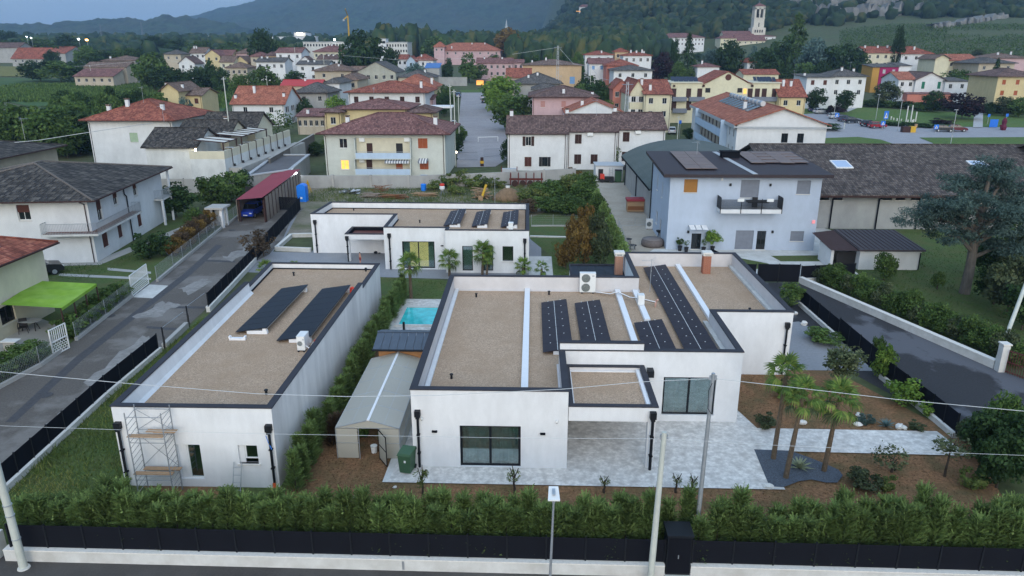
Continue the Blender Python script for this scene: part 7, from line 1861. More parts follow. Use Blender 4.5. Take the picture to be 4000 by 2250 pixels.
# --- nearest row: the two-family house with loggias, the stepped row, the apartment block
def loggia_house():
 y=110.0;x0,x1=-31.1,-13.0;h=6.45
 op=[]
 for u0,v0,u1,v1,st in ((1325,543,1357,582,'dark'),(1633,543,1670,582,'leaf:orange'),(1331,627,1364,665,'lit'),(1640,630,1674,664,'leaf:orange')):
  a,b,c,d_=rect(u0,v0,u1,v1,y);op.append(('f',a-x0,c,b-a,d_-c,st))
 H_=house('pale green two-family house with a dusty-red hip roof, loggias and a lit yellow window',x0,y,x1-x0,14.0,h,'green',T_pink,'hip',2.5,.9,op,((2.5,5,1.0),(16.2,4.5,1.2)),z=0.1,group='houses of the town')
 im=None
 for (v0,v1,lb) in ((537,618,0),(618,680,1)):
  a,b,c,d_=rect(1394,v0+2,1606,v1-2,y);c=max(c,.1)
  mb=MB();yy=y-.02                      # deep loggia box: dark lined opening standing in front of its own back wall
  rec=MB().box(a,b,y-.025,y-.012,c,d_).build('loggia_back',wl['cream'],H_)
  for u0,u1,st in ((1432,1455,C['dbrown']),(1547,1573,C['black'] if lb == 0 else C['orange'])):
   p,q=W(u0,v0+30,y)[0],W(u1,v0+30,y)[0];MB().box(p,q,y-.05,y-.026,c+.1,c+2.15).build('door',st,rec)
  # side cheeks and slab give the loggia its depth
  MB().box(a-.12,a,y-1.1,y-.001,c-.1,d_+.05).box(b,b+.12,y-1.1,y-.001,c-.1,d_+.05).box(a,b,y-1.1,y-.026,c-.12,c).build('loggia_sides',wl['green'],H_)
  MB().box(a,b,y-1.1,y-1.02,c,c+.85).build('balcony_front',wl['pblue'],H_)
  MB().bar((a,y-1.06,c+1.0),(b,y-1.06,c+1.0),.05,.04).build('hand_rail',galv,H_)
  for u,v in ((1415,v0+8),(1590,v0+8)):
   x,z=W(u,v,y);MB().box(x-.4,x+.4,y-.35,y-.03,z-.28,z+.28).build('air_conditioner',plastic_w,H_)
 stripe=mat('awning_stripe',(.4,.42,.42),var=0)
 for u0,u1,v in ((1508,1604,622),(1637,1676,622)):
  a,zz=W(u0,v,y);b=W(u1,v,y)[0]
  n=int((b-a)/.2);mbw=MB();mbd=MB()
  for i in range(n):(mbw if i % 2 else mbd).add([(a+.2*i,y-.1,zz+.15),(a+.2*i+.2,y-.1,zz+.15),(a+.2*i+.2,y-1.3,zz-.2),(a+.2*i,y-1.3,zz-.2),(a+.2*i+.2,y-1.3,zz-.45),(a+.2*i,y-1.3,zz-.45)],[(3,2,1,0),(3,5,4,2)])
  p=mbw.build('awning',C['white'],H_);mbd.build('awning_stripe',C['grey'],p)
loggia_house()
def row_house():
 g='stepped row of three houses'
 specs=[(1983,2215,522,455,118.0,(('open:dbrown',2053,2075,533,570),('leaf:brown',2049,2076,613,650),('open:black',2117,2139,613,650)),'first and longest house of the stepped brown-roofed row, with open shutters'),
    (2217,2410,514,449,119.3,(('leaf:dbrown',2246,2272,525,561),('leaf:dbrown',2243,2270,603,640),('leaf:dbrown',2307,2334,603,640)),'middle house of the stepped brown-roofed row'),
    (2412,2600,506,442,120.6,(('leaf:dbrown',2433,2459,516,553),('leaf:dbrown',2429,2456,593,629)),'last house of the stepped brown-roofed row, next to the vaulted hall')]
 for i,(u0,u1,ve,vr,y,ws,lb) in enumerate(specs):
  x0=W(u0,ve,y)[0];ex=[]
  for st,a0,a1,v0,v1 in ws:
   a,b,c,d_=rect(a0,v0,a1,v1,y);ex.append(('f',a-x0,c,b-a,d_-c,st))
  H_=town(lb,u0,u1,ve,vr,y,11.5,'gx','white',T_brown,'',((.05,.5,.9),) if i == 0 else ((.02,.55,1.0),),.35,extra=ex,group=g)
  if i:
   x,z=W((2305,2492)[i-1],(522,514)[i-1],y);MB().box(x-.45,x+.45,y-.4,y-.01,z-.3,z+.3).build('air_conditioner',plastic_w,H_)
row_house()
def apartments():
 c0,c1,c2=Vector((31.95,117.2)),Vector((45.55,120.95)),Vector((34.7,160.0))
 ang=-.05;w=13.6;d=44.0;h=7.5
 wn=[]
 for a in (6.9,9.3):
  for z in (4.7,1.2):wn.append(('f',a,z,1.0,1.45,'open:lgrey' if False else 'dark:black'))
 for i,a in enumerate((2.0,5.5,38.0)):
  for z in (5.2,2.6,.2):wn.append(('l',d-a if False else a,z,.9,1.5,'dark'))
 H_=house('white apartment block with an orange-red gable roof and a row of solar water heaters',c0.x,c0.y,w,d,h,'white',T_orange,'gy',2.35,.55,[q for q in wn if q[0] == 'f'],((3.6,12,1.4),),ang,z=0,group='houses of the town',pipes=False)
 M_=MAT[H_.name];P=lambda x,y,z:tuple(M_ @ Vector((x,y,z)))
 for zf in (5.6,2.7):
  b=MB().box(-1.1,-.02,7.5,33,zf-.9,zf-.75).box(-1.1,-1.0,7.5,33,zf-.75,zf+.35).build('balcony',wl['pblue'],H_,local=True)
  MB().bar((-1.05,7.5,zf+.45),(-1.05,33,zf+.45),.05,.05).build('hand_rail',galv,b,local=True)
  MB().box(-.03,-.008,7.6,32.9,zf-.75,zf+1.6).build('loggia_back',wl['beige'],H_,local=True)
  for i in range(7):MB().box(-.06,-.031,9+i*3.5,10.0+i*3.5,zf-.7,zf+1.3).build('door',C['dbrown'],b,local=True)
 for yy in (7.3,33.1):MB().box(-1.15,-.01,yy-.2,yy,0,h).build('pillar',wl['pblue'],H_,local=True)
 for yy in (1.6,4.6,35.5,38.8):
  for zf in (5.3,2.4):put_window(H_,(0,yy+.9,zf),-math.pi/2,.85,1.5,'dark',.0)
 MB().box(-.62,-.5,-.55,d+.55,h-.62,h-.1).box(-.55,w+.55,-.62,-.5,h-.5,h-.3).build('fascia',C['lgrey'],H_,local=True)
 k=2.35/(w/2)
 for i in range(9):
  yy=9.0+i*2.9
  t=thing('solar_heater',ORD[i]+' solar water heater from the gable end of the orange-red roof','solar heater',P(5.4,yy,h+k*5.4+.2),ang,'solar water heaters on the apartment roof')
  MB().add([(-2.2,-.9,-k*2.2),(-.1,-.9,.1),(-.1,.9,.1),(-2.2,.9,-k*2.2),(-2.2,-.9,-k*2.2+.1),(-.1,-.9,.2),(-.1,.9,.2),(-2.2,.9,-k*2.2+.1)],[(3,2,1,0),(4,5,6,7),(0,1,5,4),(1,2,6,5),(2,3,7,6),(3,0,4,7)]).build('collector',mat('collector',(.13,.16,.19),rough=.25,spec=.5),t,local=True)
  MB().tube((.2,-.95,.5),(.2,.95,.5),.44,.44,14).build('tank',galv,t,local=True)
  MB().box(.0,.35,-.5,-.4,0,.3).box(.0,.35,.4,.5,0,.3).build('stand',C['grey'],t,local=True)
apartments()
# --- left of the far road
town('white house with an orange-red gable roof left of the grey house',905,1108,405,338,180,13,'gx','white',T_orange,'2x2/dark r!3x2/open:dbrown',((.35,.3,1.7),(.03,.15,.8),(.95,.2,.8)),.5)
town('second-row white house with a dark red hip roof and brown shutters',1360,1660,363,318,170,16,'hip','white',T_red,'5x1/leaf:dbrown',((.9,.4,1.6),),.9)
town('pale yellow house with a brown-red hip roof behind the loggia house',1322,1590,428,387,140,13,'hip','yellow',T_pink,'',(),.6)
town('low side wing of the pale yellow house with a corner window bay',1268,1330,440,418,138,9,'hip','yellow',T_brown,'1x1/dark',(),.7)
town('right wing of the pale yellow house with a purple-brown roof',1596,1690,442,415,138,9,'hip','yellow',T_brown,'',(),.7)
town('low annexe with a dusty pink roof and dark glazed doors',1160,1270,455,426,165,7,'mono','beige',T_pink,'5x1/dark',((.3,.3,1.0),),.4)
town('old grey house with a sagging dark lichen roof',1155,1278,363,324,198,11,'hip','grey',T_grey,'2x1/dark',(),.9)
town('low building with a bright red sheet roof',1098,1250,335,313,222,8,'gx','beige',T_bright,'',((.55,.4,.9),),.4)
town('white house with a slate-grey hip roof beside the bright red roof',1272,1325,326,304,210,14,'hip','white',T_grey,'1x1/dark',(),.6)
town('wide weathered house with a tan hip roof',1325,1395,313,287,226,15,'hip','beige',T_tan,'2x1/dark',(),.6)
town('roofless greenish ruin with a grey tiled gable',1392,1545,283,243,244,18,'gy','ruin',T_grey,'5x1/dark',(),.3)
town('old brown-roofed farmhouse with a bent roof',1228,1372,278,250,256,12,'hip','beige',T_tan,'2x1/dark',((.6,.3,.8),),.8)
town('house with a plain orange-beige roof plane',1365,1422,283,260,262,8,'gx','peach',T_tan,'',(),.3)
town('white and pale blue house with a grey gable roof',1160,1282,252,238,276,9,'gx','white',T_grey,'3x2/dark',((.5,.3,.9),(.3,.3,.9)),.4)
town('tall white three-storey house with a brown-red roof',1078,1176,205,187,300,11,'gx','white',T_pink,'3x2/dark l!2x2/dark',(),.4)
town('long cream house with a broad brown-red roof under the construction site',1225,1345,203,176,332,14,'hip','cream',T_pink,'6x1/dark',((.5,.4,.8),),.5)
town('low row of houses with a dark roof and white front',1240,1332,231,217,300,8,'gx','white',T_brown,'5x1/dark',((.4,.4,.7),(.6,.4,.7)),.4)
town('small white gabled house in front of the row',1177,1206,232,221,296,6,'gy','white',T_brown,'2x1/dark',(),.3)
town('white row house with a worn grey roof',1000,1112,242,226,282,9,'gx','white',T_grey,'4x1/dark',((.1,.4,.8),(.3,.4,.8)),.4)
town('small peach house with a dark roof',1036,1076,219,203,316,8,'hip','peach',T_brown,'2x1/dark',(),.4)
town('low house with a brown roof left of the peach one',978,1034,222,204,320,9,'hip','beige',T_pink,'2x1/dark',(),.4)
town('yellow house with a red-brown gable front',800,858,217,195,345,10,'gy','yellow',T_pink,'2x1/dark',(),.4)
town('yellow house with a long dusty roof',852,905,215,196,352,10,'gx','yellow',T_pink,'3x1/dark',(),.4)
town('white house with two chimneys in the far cluster',741,800,207,186,362,10,'gx','white',T_tan,'3x1/dark',((.1,.4,1.2),(.25,.4,1.2)),.4)
town('house with a pinkish roof at the edge of the cluster',920,985,210,190,356,12,'hip','pink',T_tan,'3x2/dark',(),.4)
town('grey-roofed white house in the far cluster',698,760,247,222,318,9,'gy','white',T_brown,'2x1/dark',(),.4)
town('low yellowish house with a brown roof in the far cluster',858,912,242,219,315,9,'gx','cream',T_tan,'2x1/dark',(),.4)
town('yellow gabled house in the far cluster',912,968,244,220,320,10,'gy','yellow',T_tan,'2x1/dark',(),.4)
town('wide tan-roofed house beside the dark conifer',880,965,266,244,300,10,'hip','beige',T_tan,'4x1/dark',(),.4)
town('house with a grey roof in the middle of the far cluster',640,705,213,196,350,10,'hip','beige',T_grey,'2x1/dark',(),.4)
town('pale house with a brown hip roof behind the farm field',1000,1055,263,246,290,9,'hip','white',T_tan,'2x1/dark',(),.4)
town('yellow house with a low gable and a brown roof beside the blue spruce',628,695,352,326,186,12,'gy','yellow',T_tan,'',((.1,.2,1.2),(.9,.3,.9)),.6)
town('yellow house wall behind the blue spruce',700,786,372,345,190,10,'gx','yellow',T_tan,'2x1/roll:brown',(),.5)
town('farmhouse block with a tan hip roof beside the field',400,528,238,219,302,13,'hip','grey',T_tan,'4x2/dark',((.1,.3,1.2),),.6)
town('middle part of the farmhouse with a pale gable',330,492,262,243,296,10,'gx','beige',T_tan,'4x1/dark',(),.5)
town('low farm shed with a sloping pinkish roof',290,440,298,270,286,8,'mono','beige',T_pink,'5x1/dark',(),.5)
town('old long barn with a rust-red roof in the fields',45,182,228,187,430,16,'gx','grey',T_red,'5x1/dark',(),.5)
town('stone end of the old barn with a dark red roof',184,254,208,183,428,22,'gx','grey',T_red,'1x1/dark',(),.5)
town('greyish long farm building at the left edge',-60,72,186,167,470,14,'gx','grey',T_brown,'',(),.5)
# --- beyond and right of the far road
town('long pink school building with a red hip roof',1700,1955,198,168,450,20,'hip','pink',T_orange,'8x1/dark',((.25,.1,1.4),(.55,.4,1),(.75,.4,1)),.8)
town('corner tower part of the pink school with a pointed red roof',1695,1735,184,164,446,12,'hip','pink',T_orange,'2x1/dark',(),.6)
town('long pale pink three-storey house by the road end',1862,2002,247,227,328,11,'gx','pink',T_pink,'6x3/dark',((.2,.4,.8),(.7,.4,.8)),.4)
town('second pale pink house joined to the three-storey one',2004,2045,246,233,330,11,'gx','pink',T_pink,'2x2/dark',(),.4)
town('white bungalow with a red roof below the pink school',1612,1692,236,212,332,12,'hip','white',T_red,'3x1/dark',((.4,.2,1),),.5)
town('pale blue gabled house below the pink school',1588,1622,238,219,326,9,'gy','pblue',T_red,'1x1/dark',(),.4)
town('small house with a red roof beside the pale blue gable',1552,1590,232,214,335,9,'gx','white',T_red,'2x1/dark',(),.4)
town('shed with a blue tarpaulin roof',1660,1716,266,248,302,7,'mono','grey',mat('blue_sheet',(.05,.15,.38),rough=.5),'',(),.2,name='shed',cat='shed')
town('house with a broad slate-dark roof before the red-roofed one',1555,1695,303,274,246,12,'hip','beige',T_grey,'',((.7,.4,1),),.5)
town('yellow-sided house with a big orange-red hip roof',1530,1690,345,292,205,18,'hip','yellow',T_orange,'',((.92,.3,1.8),),.6)
town('terracotta porch roof beside the big orange-red roof',1666,1692,388,372,178,5,'mono','pink',T_pink,'',(),.3)
town('broad yellow municipal hall with pale blue arched windows',2042,2272,255,233,285,20,'hip','peach',T_tan,'',((.4,.4,1.1),(.16,.4,.9)),.8,extra=[('f',3.0,2.0,1.5,2.2,'roll:blue'),('f',10.5,2.0,1.5,2.2,'roll:blue'),('f',17.6,2.0,1.9,2.6,'roll:blue'),('f',7,2.6,1,1.2,'dark')])
town('red-roofed house left of the yellow hall',1980,2072,302,268,245,12,'gx','beige',T_red,'3x1/dark',(),.5)
town('sprawling grey-roofed house in front of the yellow hall',2010,2190,328,284,222,16,'hip','grey',T_grey,'',((.3,.2,.9),(.5,.3,.9)),.8)
town('low grey roof of an outbuilding beside the pink house',2082,2180,352,325,205,12,'hip','grey',T_grey,'',(),.6)
town('pink house with a dark brown pyramid roof and an open parasol in front',2080,2325,380,335,163,15,'hip','pink',T_brown,'3x1/roll:pink',((.5,.1,1.0),(.97,.2,.6)),.9)
town('red-brown house with a gable beside the pale yellow gable',2395,2462,345,314,190,14,'gy','salmon',T_red,'2x2/dark',(),.4)
town('pale yellow house with a pointed gable and red roof',2462,2520,362,315,172,20,'gy','pale',T_red,'2x2/open:white',(),.4)
town('yellow long wing with a red roof and two chimneys',2518,2624,368,313,170,18,'gx','pale',T_red,'2x2/dark',((.0,.3,1.4),(.25,.12,1.3)),.4)
town('low white building with an orange gable roof behind the stepped row',2212,2440,442,396,150,20,'gy','white',T_orange,'',((.28,.1,1),),.4)
town('second orange roof strip behind the stepped row',2200,2330,428,385,165,18,'mono','white',T_orange,'',(),.3)
town('dark grey-roofed house with a salmon corner and white balcony',2398,2548,276,255,250,14,'hip','white',T_grey,'3x1/dark',(),.7)
town('salmon house with a red-brown hip roof',2370,2490,258,233,265,12,'hip','salmon',T_red,'2x1/dark',(),.5)
town('white villa with a red roof and round arch',2285,2395,215,200,302,10,'hip','white',T_red,'3x2/dark',((.6,.2,1),),.5)
town('small square tower house with a red pyramid roof',2402,2454,203,189,306,9,'hip','peach',T_red,'2x1/dark',(),.4)
town('white villa with a balcony and a red roof with many chimneys',2435,2545,218,203,290,11,'hip','white',T_red,'4x1/dark',((.3,.3,1.2),(.5,.3,1),(.7,.3,1.4),(.8,.5,1)),.5)
town('low house with a red roof in front of the villas',2302,2400,248,229,278,10,'gx','white',T_pink,'3x1/roll:blue',(),.5)
# big cream residence with loggias
def residence():
 y=188.0
 a=W(2622,330,y)[0];b=W(3048,330,y)[0];z0=terr((a+b)/2,y)
 ht=W(2830,325,y)[1]-z0
 H_=thing('residence','wide cream residence with loggias, a shallow pediment gable and flat solar roofs','building',(a,y,z0))
 MB().box(a,b,y,y+14,z0-4,z0+ht).build('wall',wl['pale'],H_)
 x0,x1=W(2752,320,y)[0],W(2932,320,y)[0];zp=W(2845,282,y)[1]
 MB().add([(x0,y-.05,z0+ht-.3),(x1,y-.05,z0+ht-.3),((x0+x1)/2,y-.05,zp),(x0,y+14,z0+ht-.3),(x1,y+14,z0+ht-.3),((x0+x1)/2,y+14,zp)],[(0,1,2),(5,4,3),(0,3,4,1)]).build('pediment',wl['pale'],H_)
 mb=MB()
 for xa,xb in ((x0-.4,(x0+x1)/2),(x1+.4,(x0+x1)/2)):mb.add([(xa,y-.4,z0+ht-.3),(xb,y-.4,zp+.1),(xb,y+14.5,zp+.1),(xa,y+14.5,z0+ht-.3),(xa,y-.4,z0+ht-.15),(xb,y-.4,zp+.25),(xb,y+14.5,zp+.25),(xa,y+14.5,z0+ht-.15)],[(0,1,2,3),(7,6,5,4),(0,4,5,1),(3,2,6,7)])
 mb.build('roof',T_red,H_)
 x,z=W(2845,302,y);MB().add([(x+.75*math.cos(i*.314),y-.09,z+.75*math.sin(i*.314)) for i in range(20)],[tuple(range(20))]).build('round_window',C['brown'],H_)
 MB().box(a-.3,x0-.5,y-.35,y+14,z0+ht,z0+ht+.2).box(x1+.5,b+.3,y-.35,y+14,z0+ht,z0+ht+.2).build('cornice',wl['cream'],H_)
 for u in (2632,2690,2733,2930,2958,2985,3025):
  for k,v in enumerate((362,410)):
   xx,zz=W(u,v,y)
   if k == 1 and u>2760:continue
   MB().box(xx-.6,xx+.6,y-.04,y-.006,zz-1.3,zz+1.0).build('door',C['dbrown'],H_)
 for u0,u1,v in ((2626,2680,380),(2626,2680,425),(2935,3050,380),(2690,2750,380)):
  p,z=W(u0,v,y);q=W(u1,v,y)[0];MB().box(p,q,y-1.2,y-.007,z-.9,z+.1).build('balcony',C['grey'],H_)
 for u in (2633,2748,2938):x,z=W(u,335,y);MB().box(x-.25,x+.25,y-.4,y-.01,z-.25,z+.25).build('hopper',C['dbrown'],H_)
 for u in (2765,2890):x,z=W(u,352,y);MB().box(x-.6,x+.6,y-.03,y-.006,z-.6,z+.5).build('window',C['black'],H_)
 x,z=W(2910,355,y);MB().box(x-.4,x+.4,y-.03,y-.006,z-.7,z+.5).build('lit_window',lit_o,H_)
 for lb,ua,ub in (('rack of blue solar panels on the cream residence, left flat roof',2595,2720),('rack of blue solar panels on the cream residence, right flat roof',2920,3020)):
  xa,xb=W(ua+30,305,y+6)[0],W(ub,305,y+6)[0];t=thing('solar_rack',lb,'solar panels',(xa,y+4,z0+ht+.2))
  for r_ in range(2):
   for i in range(5):
    w_=(xb-xa)/5;MB().add([(xa+w_*i,y+3+r_*4,z0+ht+.3),(xa+w_*(i+.9),y+3+r_*4,z0+ht+.3),(xa+w_*(i+.9),y+4.4+r_*4,z0+ht+1.3),(xa+w_*i,y+4.4+r_*4,z0+ht+1.3)],[(0,1,2,3),(3,2,1,0)]).build('panel',mat('panel_blue',(.05,.07,.12),rough=.2,spec=.5),t)
residence()
town('yellow end wing of the cream residence with a red gable roof',3046,3148,378,312,185,14,'gx','yellow',T_red,'2x1/dark',((.3,.3,1.6),(.6,.3,1.3)),.4)
town('red-roofed house under the cedar behind the residence',2920,2955,245,228,300,10,'hip','white',T_red,'1x1/dark',(),.4)
town('small house with a red roof and two chimneys above the residence',2725,2810,262,247,280,10,'hip','white',T_pink,'',((.3,.4,1.4),),.5)
town('low building with a long red roof right of the pediment',2905,3042,290,272,260,10,'gx','pale',T_red,'',(),.4)
# --- right side: the slope with villas
town('white house with a grey-brown hip roof above the car park',3250,3385,300,270,222,12,'hip','white',T_grey,'3x2/dark',((.4,.3,1),(.75,.3,1)),.6)
town('lower wing of the grey-brown roofed white house',3153,3250,302,290,220,11,'mono','white',T_grey,'2x1/roll:brown',((.1,.4,.8),),.7)
town('white three-storey house with a red roof below the vineyard',3384,3510,206,183,300,12,'gx','cream',T_red,'4x2/dark',((.1,.4,1),(.5,.4,1),(.8,.4,1)),.5)
town('white villa with a broad red hip roof below the vineyard',3522,3642,211,182,298,14,'hip','white',T_red,'3x1/dark',((.5,.2,1.3),),.7)
town('purple-red cube house with a grey flat roof',3438,3512,262,250,272,9,'mono','purple',T_grey,'2x1/roll:lgrey',(),.3)
town('ochre end of the purple-red cube house',3410,3437,263,252,271,9,'mono','ochre',T_grey,'',(),.3)
town('pale grey annexe with a grey flat roof behind the purple cube',3512,3560,258,246,276,9,'mono','white',T_grey,'',(),.3)
town('white gabled house with bright green shutters',3578,3692,312,284,240,14,'gy','white',T_brown,'',(),.5,extra=[('f',2.0,4.1,.95,2.1,'leaf:green'),('f',6.9,4.1,.95,2.1,'leaf:green'),('f',1.6,1.4,.95,1.3,'leaf:green'),('f',6.6,1.4,.95,1.3,'leaf:green')])
town('orange-red roofed part of the green-shuttered house',3512,3576,310,282,241,12,'gx','white',T_orange,'2x1/dark',(),.4)
town('low right wing of the green-shuttered house with a terrace',3694,3785,318,304,239,9,'mono','white',T_grey,'2x1/dark',(),.4)
town('coral garden wall building below the green-shuttered house',3545,3725,369,362,233,3,'mono','salmon',T_pink,'',(),.1,name='annexe',cat='annexe')
town('bright yellow villa with a brown gable roof',3655,3708,228,214,276,12,'gy','pale',T_tan,'',(),.7)
town('long part of the bright yellow villa with an orange-brown roof',3706,3815,235,213,284,12,'gx','pale',T_orange,'4x2/dark',(),.7)
town('grey-white house with a slate roof at the far right',3825,3965,248,226,268,16,'hip','beige',T_grey,'3x1/dark',(),.8)
town('pinkish roofs behind the slate roof at the far right',3860,4010,228,208,300,14,'hip','pink',T_tan,'',((.8,.4,1.6),(.4,.3,1)),.6)
town('olive-yellow house at the right edge with orange blinds',3900,4060,300,268,212,14,'hip','yellow',T_brown,'3x2/roll:orange',(),.8)
# --- church, convent, works
stone_t=wallm('tower_stone',(.56,.53,.46))
def campanile():
 y=590.0;x0,x1=W(2944,100,y)[0],W(2984,100,y)[0];z0=terr(x0,y);zt=W(2964,22,y)[1];w=x1-x0;xm=(x0+x1)/2;ym=y+w/2
 t=thing('bell_tower','tall pale bell tower with arched belfry openings and a small red roof','bell tower',(xm,y,z0))
 MB().box(x0,x1,y,y+w,z0-5,zt-9).box(x0-.25,x1+.25,y-.25,y+w+.25,zt-9,zt-8.4).build('shaft',stone_t,t)
 zb=W(2964,108,y)[1];MB().box(x0-1.2,x1+1.2,y-1.2,y+w+1.2,z0-5,zb).build('base',stone_t,t)
 mb=MB();q=w/6
 for sx in (x0,xm-q/2,x1-q):
  for sy in (y,y+w-q):mb.box(sx,sx+q,sy,sy+q,zt-8.4,zt-1.5)
 for sy in (ym-q/2,):mb.box(x0,x0+q,sy,sy+q,zt-8.4,zt-1.5).box(x1-q,x1,sy,sy+q,zt-8.4,zt-1.5)
 mb.box(x0,x1,y,y+w,zt-2.4,zt-.4).build('belfry',stone_t,t)
 MB().box(x0+q*1.2,x1-q*1.2,y+q*1.2,y+w-q*1.2,zt-8.4,zt-2.4).build('dark_chamber',C['black'],t)
 MB().add([(x0-.5,y-.5,zt-.4),(x1+.5,y-.5,zt-.4),(x1+.5,y+w+.5,zt-.4),(x0-.5,y+w+.5,zt-.4),(xm,ym,zt+2.2)],[(0,1,4),(1,2,4),(2,3,4),(3,0,4),(3,2,1,0)]).build('roof',T_pink,t)
 for v in (65,72):
  pass
 for v,ux in ((63,-.8),(63,.8),(35+62,0)):
  z=W(2964,v,y)[1];MB().box(xm+ux-.4,xm+ux+.4,y-.03,y-.004,z-1.5,z+1.5).build('window',C['black'],t)
 for ux in (-2.6,-.9,.9,2.6):
  z=W(2964,122,y)[1];MB().box(xm+ux-.5,xm+ux+.5,y-1.24,y-1.205,z-1,z+1).build('window',C['black'],t)
 MB().tube((xm,ym,zt+2),(xm,ym,zt+4.2),.08,.06,5).build('finial',galv,t)
campanile()
town('long church nave with a red roof beside the bell tower',2830,2945,140,122,585,18,'gx','cream',T_pink,'',(),.6,name='church',cat='church',group=None)
town('yellow priory block in front of the church',2815,2878,150,134,560,16,'hip','pale',T_pink,'2x1/dark',(),.6)
town('lower church annexe with a red roof under the bell tower',2880,2990,158,138,566,16,'gx','cream',T_pink,'5x1/dark',(),.6)
town('pale house with a red roof right of the bell tower',2960,3030,152,137,575,14,'hip','white',T_pink,'3x1/dark',(),.6)
town('long white convent with a red-brown hip roof on the slope',2568,2752,147,130,560,22,'hip','white',T_pink,'14x2/dark',(),.8,name='convent',cat='building',group=None)
def works(label,u0,u1,vt,vb,y,d,m,bands=(),floors=1,cols=0):
 a,b=W(u0,vb,y)[0],W(u1,vb,y)[0];zb=min(W(u0,vb,y)[1],terr((a+b)/2,y))-3;zt=W((u0+u1)/2,vt,y)[1]
 t=thing('works_building',label,'building',(a,y,zb));MB().box(a,b,y,y+d,zb,zt).build('wall',m,t);MB().box(a-.3,b+.3,y-.3,y+d+.3,zt,zt+.35).build('roof',C['lgrey'],t)
 for i in range(cols):
  xx=a+(b-a)*(i+.3)/cols
  for f in range(floors):MB().box(xx,xx+(b-a)/cols*.55,y-.05,y-.01,zt-1.2-3.2*f-1.3,zt-1.0-3.2*f).build('window',glass_dark,t)
 return t
works('long low grey factory hall on the plain',365,560,152,178,880,40,wl['grey'])
works('long white-roofed factory strip behind the factory hall',640,980,153,160,980,50,C['lgrey'])
works('pale factory roof on the plain at the hill foot',660,860,141,150,1050,40,wl['white'])
works('white tall factory block with a lit golden sign',1150,1195,128,150,760,20,wl['white'])
works('white lower factory block around the lit one',1125,1235,142,158,758,18,wl['white'])
works('unfinished concrete frame building with dark bays, left part',1186,1345,165,192,480,20,conc,floors=1,cols=14)
works('unfinished concrete frame building right of the big tree',1488,1592,166,200,470,18,conc,floors=3,cols=10)
works('white stair block on the unfinished building',1476,1508,153,180,468,8,wl['white'],cols=2)
works('pale industrial building at the foot of the hill',1060,1120,144,156,800,20,wl['white'])
lamp_o=mat('lit_orange_lamp',(1,.6,.2),var=0,emit=(1.0,.5,.12),estr=10)
for u,v,y,m,lb,r_ in ((1164,130,757,lamp_m,'golden lit sign on the white factory block',.8),(1176,130,757,lamp_m,'second half of the golden lit sign',.8),(306,153,470,lamp_w,'white floodlight on the plain',.55),(338,156,470,lamp_o,'orange glowing light on the plain',.75),(1306,155,478,lamp_w,'white work light at the unfinished building',.55),(103,143,500,lamp_w,'small white light on the plain at the left',.3),(121,148,500,lamp_w,'second small white light on the plain at the left',.35),(858,160,800,lamp_w,'small white light by the factories',.5)):
 x,z=W(u,v,y);t=thing('flood_light',lb,'lamp',(x,y,z));MB().box(x-r_,x+r_,y,y+.3,z-r_*.6,z+r_*.6).build('lamp_glass',m,t);MB().tube((x,y+.5,terr(x,y)-1),(x,y+.5,z),.12,.08,6).build('mast',galv,t)
# tower crane, masts and pylons
x,z=W(1362,120,560);t=thing('tower_crane','yellow tower crane behind the big tree','crane',(x,560,terr(x,560)))
zt=W(1362,62,560)[1];mb=MB();mb.tube((x,560,terr(x,560)),(x,560,zt),.7,.5,4);mb.build('mast',yellow_p,t)
MB().bar((x-3,560,zt-3),(x+.5,560,zt),.7,.7).bar((x,560,zt),(x+1.0,550,zt+4),.5,.5).build('jib',yellow_p,t);MB().box(x-3.6,x-2.4,559,561,zt-3.6,zt-2.2).build('counterweight',C['lgrey'],t)
for u,vb,vt,y,lb in ((2180,330,178,232,'steel lattice mast in front of the yellow hall'),(2452,420,320,165,'lattice aerial mast by the pale yellow gable'),(550,165,85,900,'pylon on the plain at the hill foot'),(390,165,95,950,'thin pylon on the plain')):
 x,zt=W(u,vt,y);zb=terr(x,y);t=thing('lattice_mast',lb,'mast',(x,y,zb));mb=MB();r_=.55 if y<300 else 1.2;hh=zt-zb
 for sx in (-1,1):
  for sy in (-1,1):mb.tube((x+sx*r_,y+sy*r_,zb-1),(x+sx*r_*.35,y+sy*r_*.35,zt),.06 if y<300 else .14,.05,4)
 n=12
 for i in range(n):
  a,b=i/n,(i+1)/n;ra,rb=r_*(1-.65*a),r_*(1-.65*b)
  mb.tube((x-ra,y-ra,zb+hh*a),(x+rb,y-rb,zb+hh*b),.035 if y<300 else .1,None,4).tube((x+ra,y-ra,zb+hh*a),(x-rb,y-rb,zb+hh*b),.035 if y<300 else .1,None,4)
 mb.build('lattice',galv if y<300 else C['grey'],t);MB().box(x-1.2,x+1.2,y-.1,y+.1,zt-.6,zt-.45).build('cross_arm',C['grey'],t)
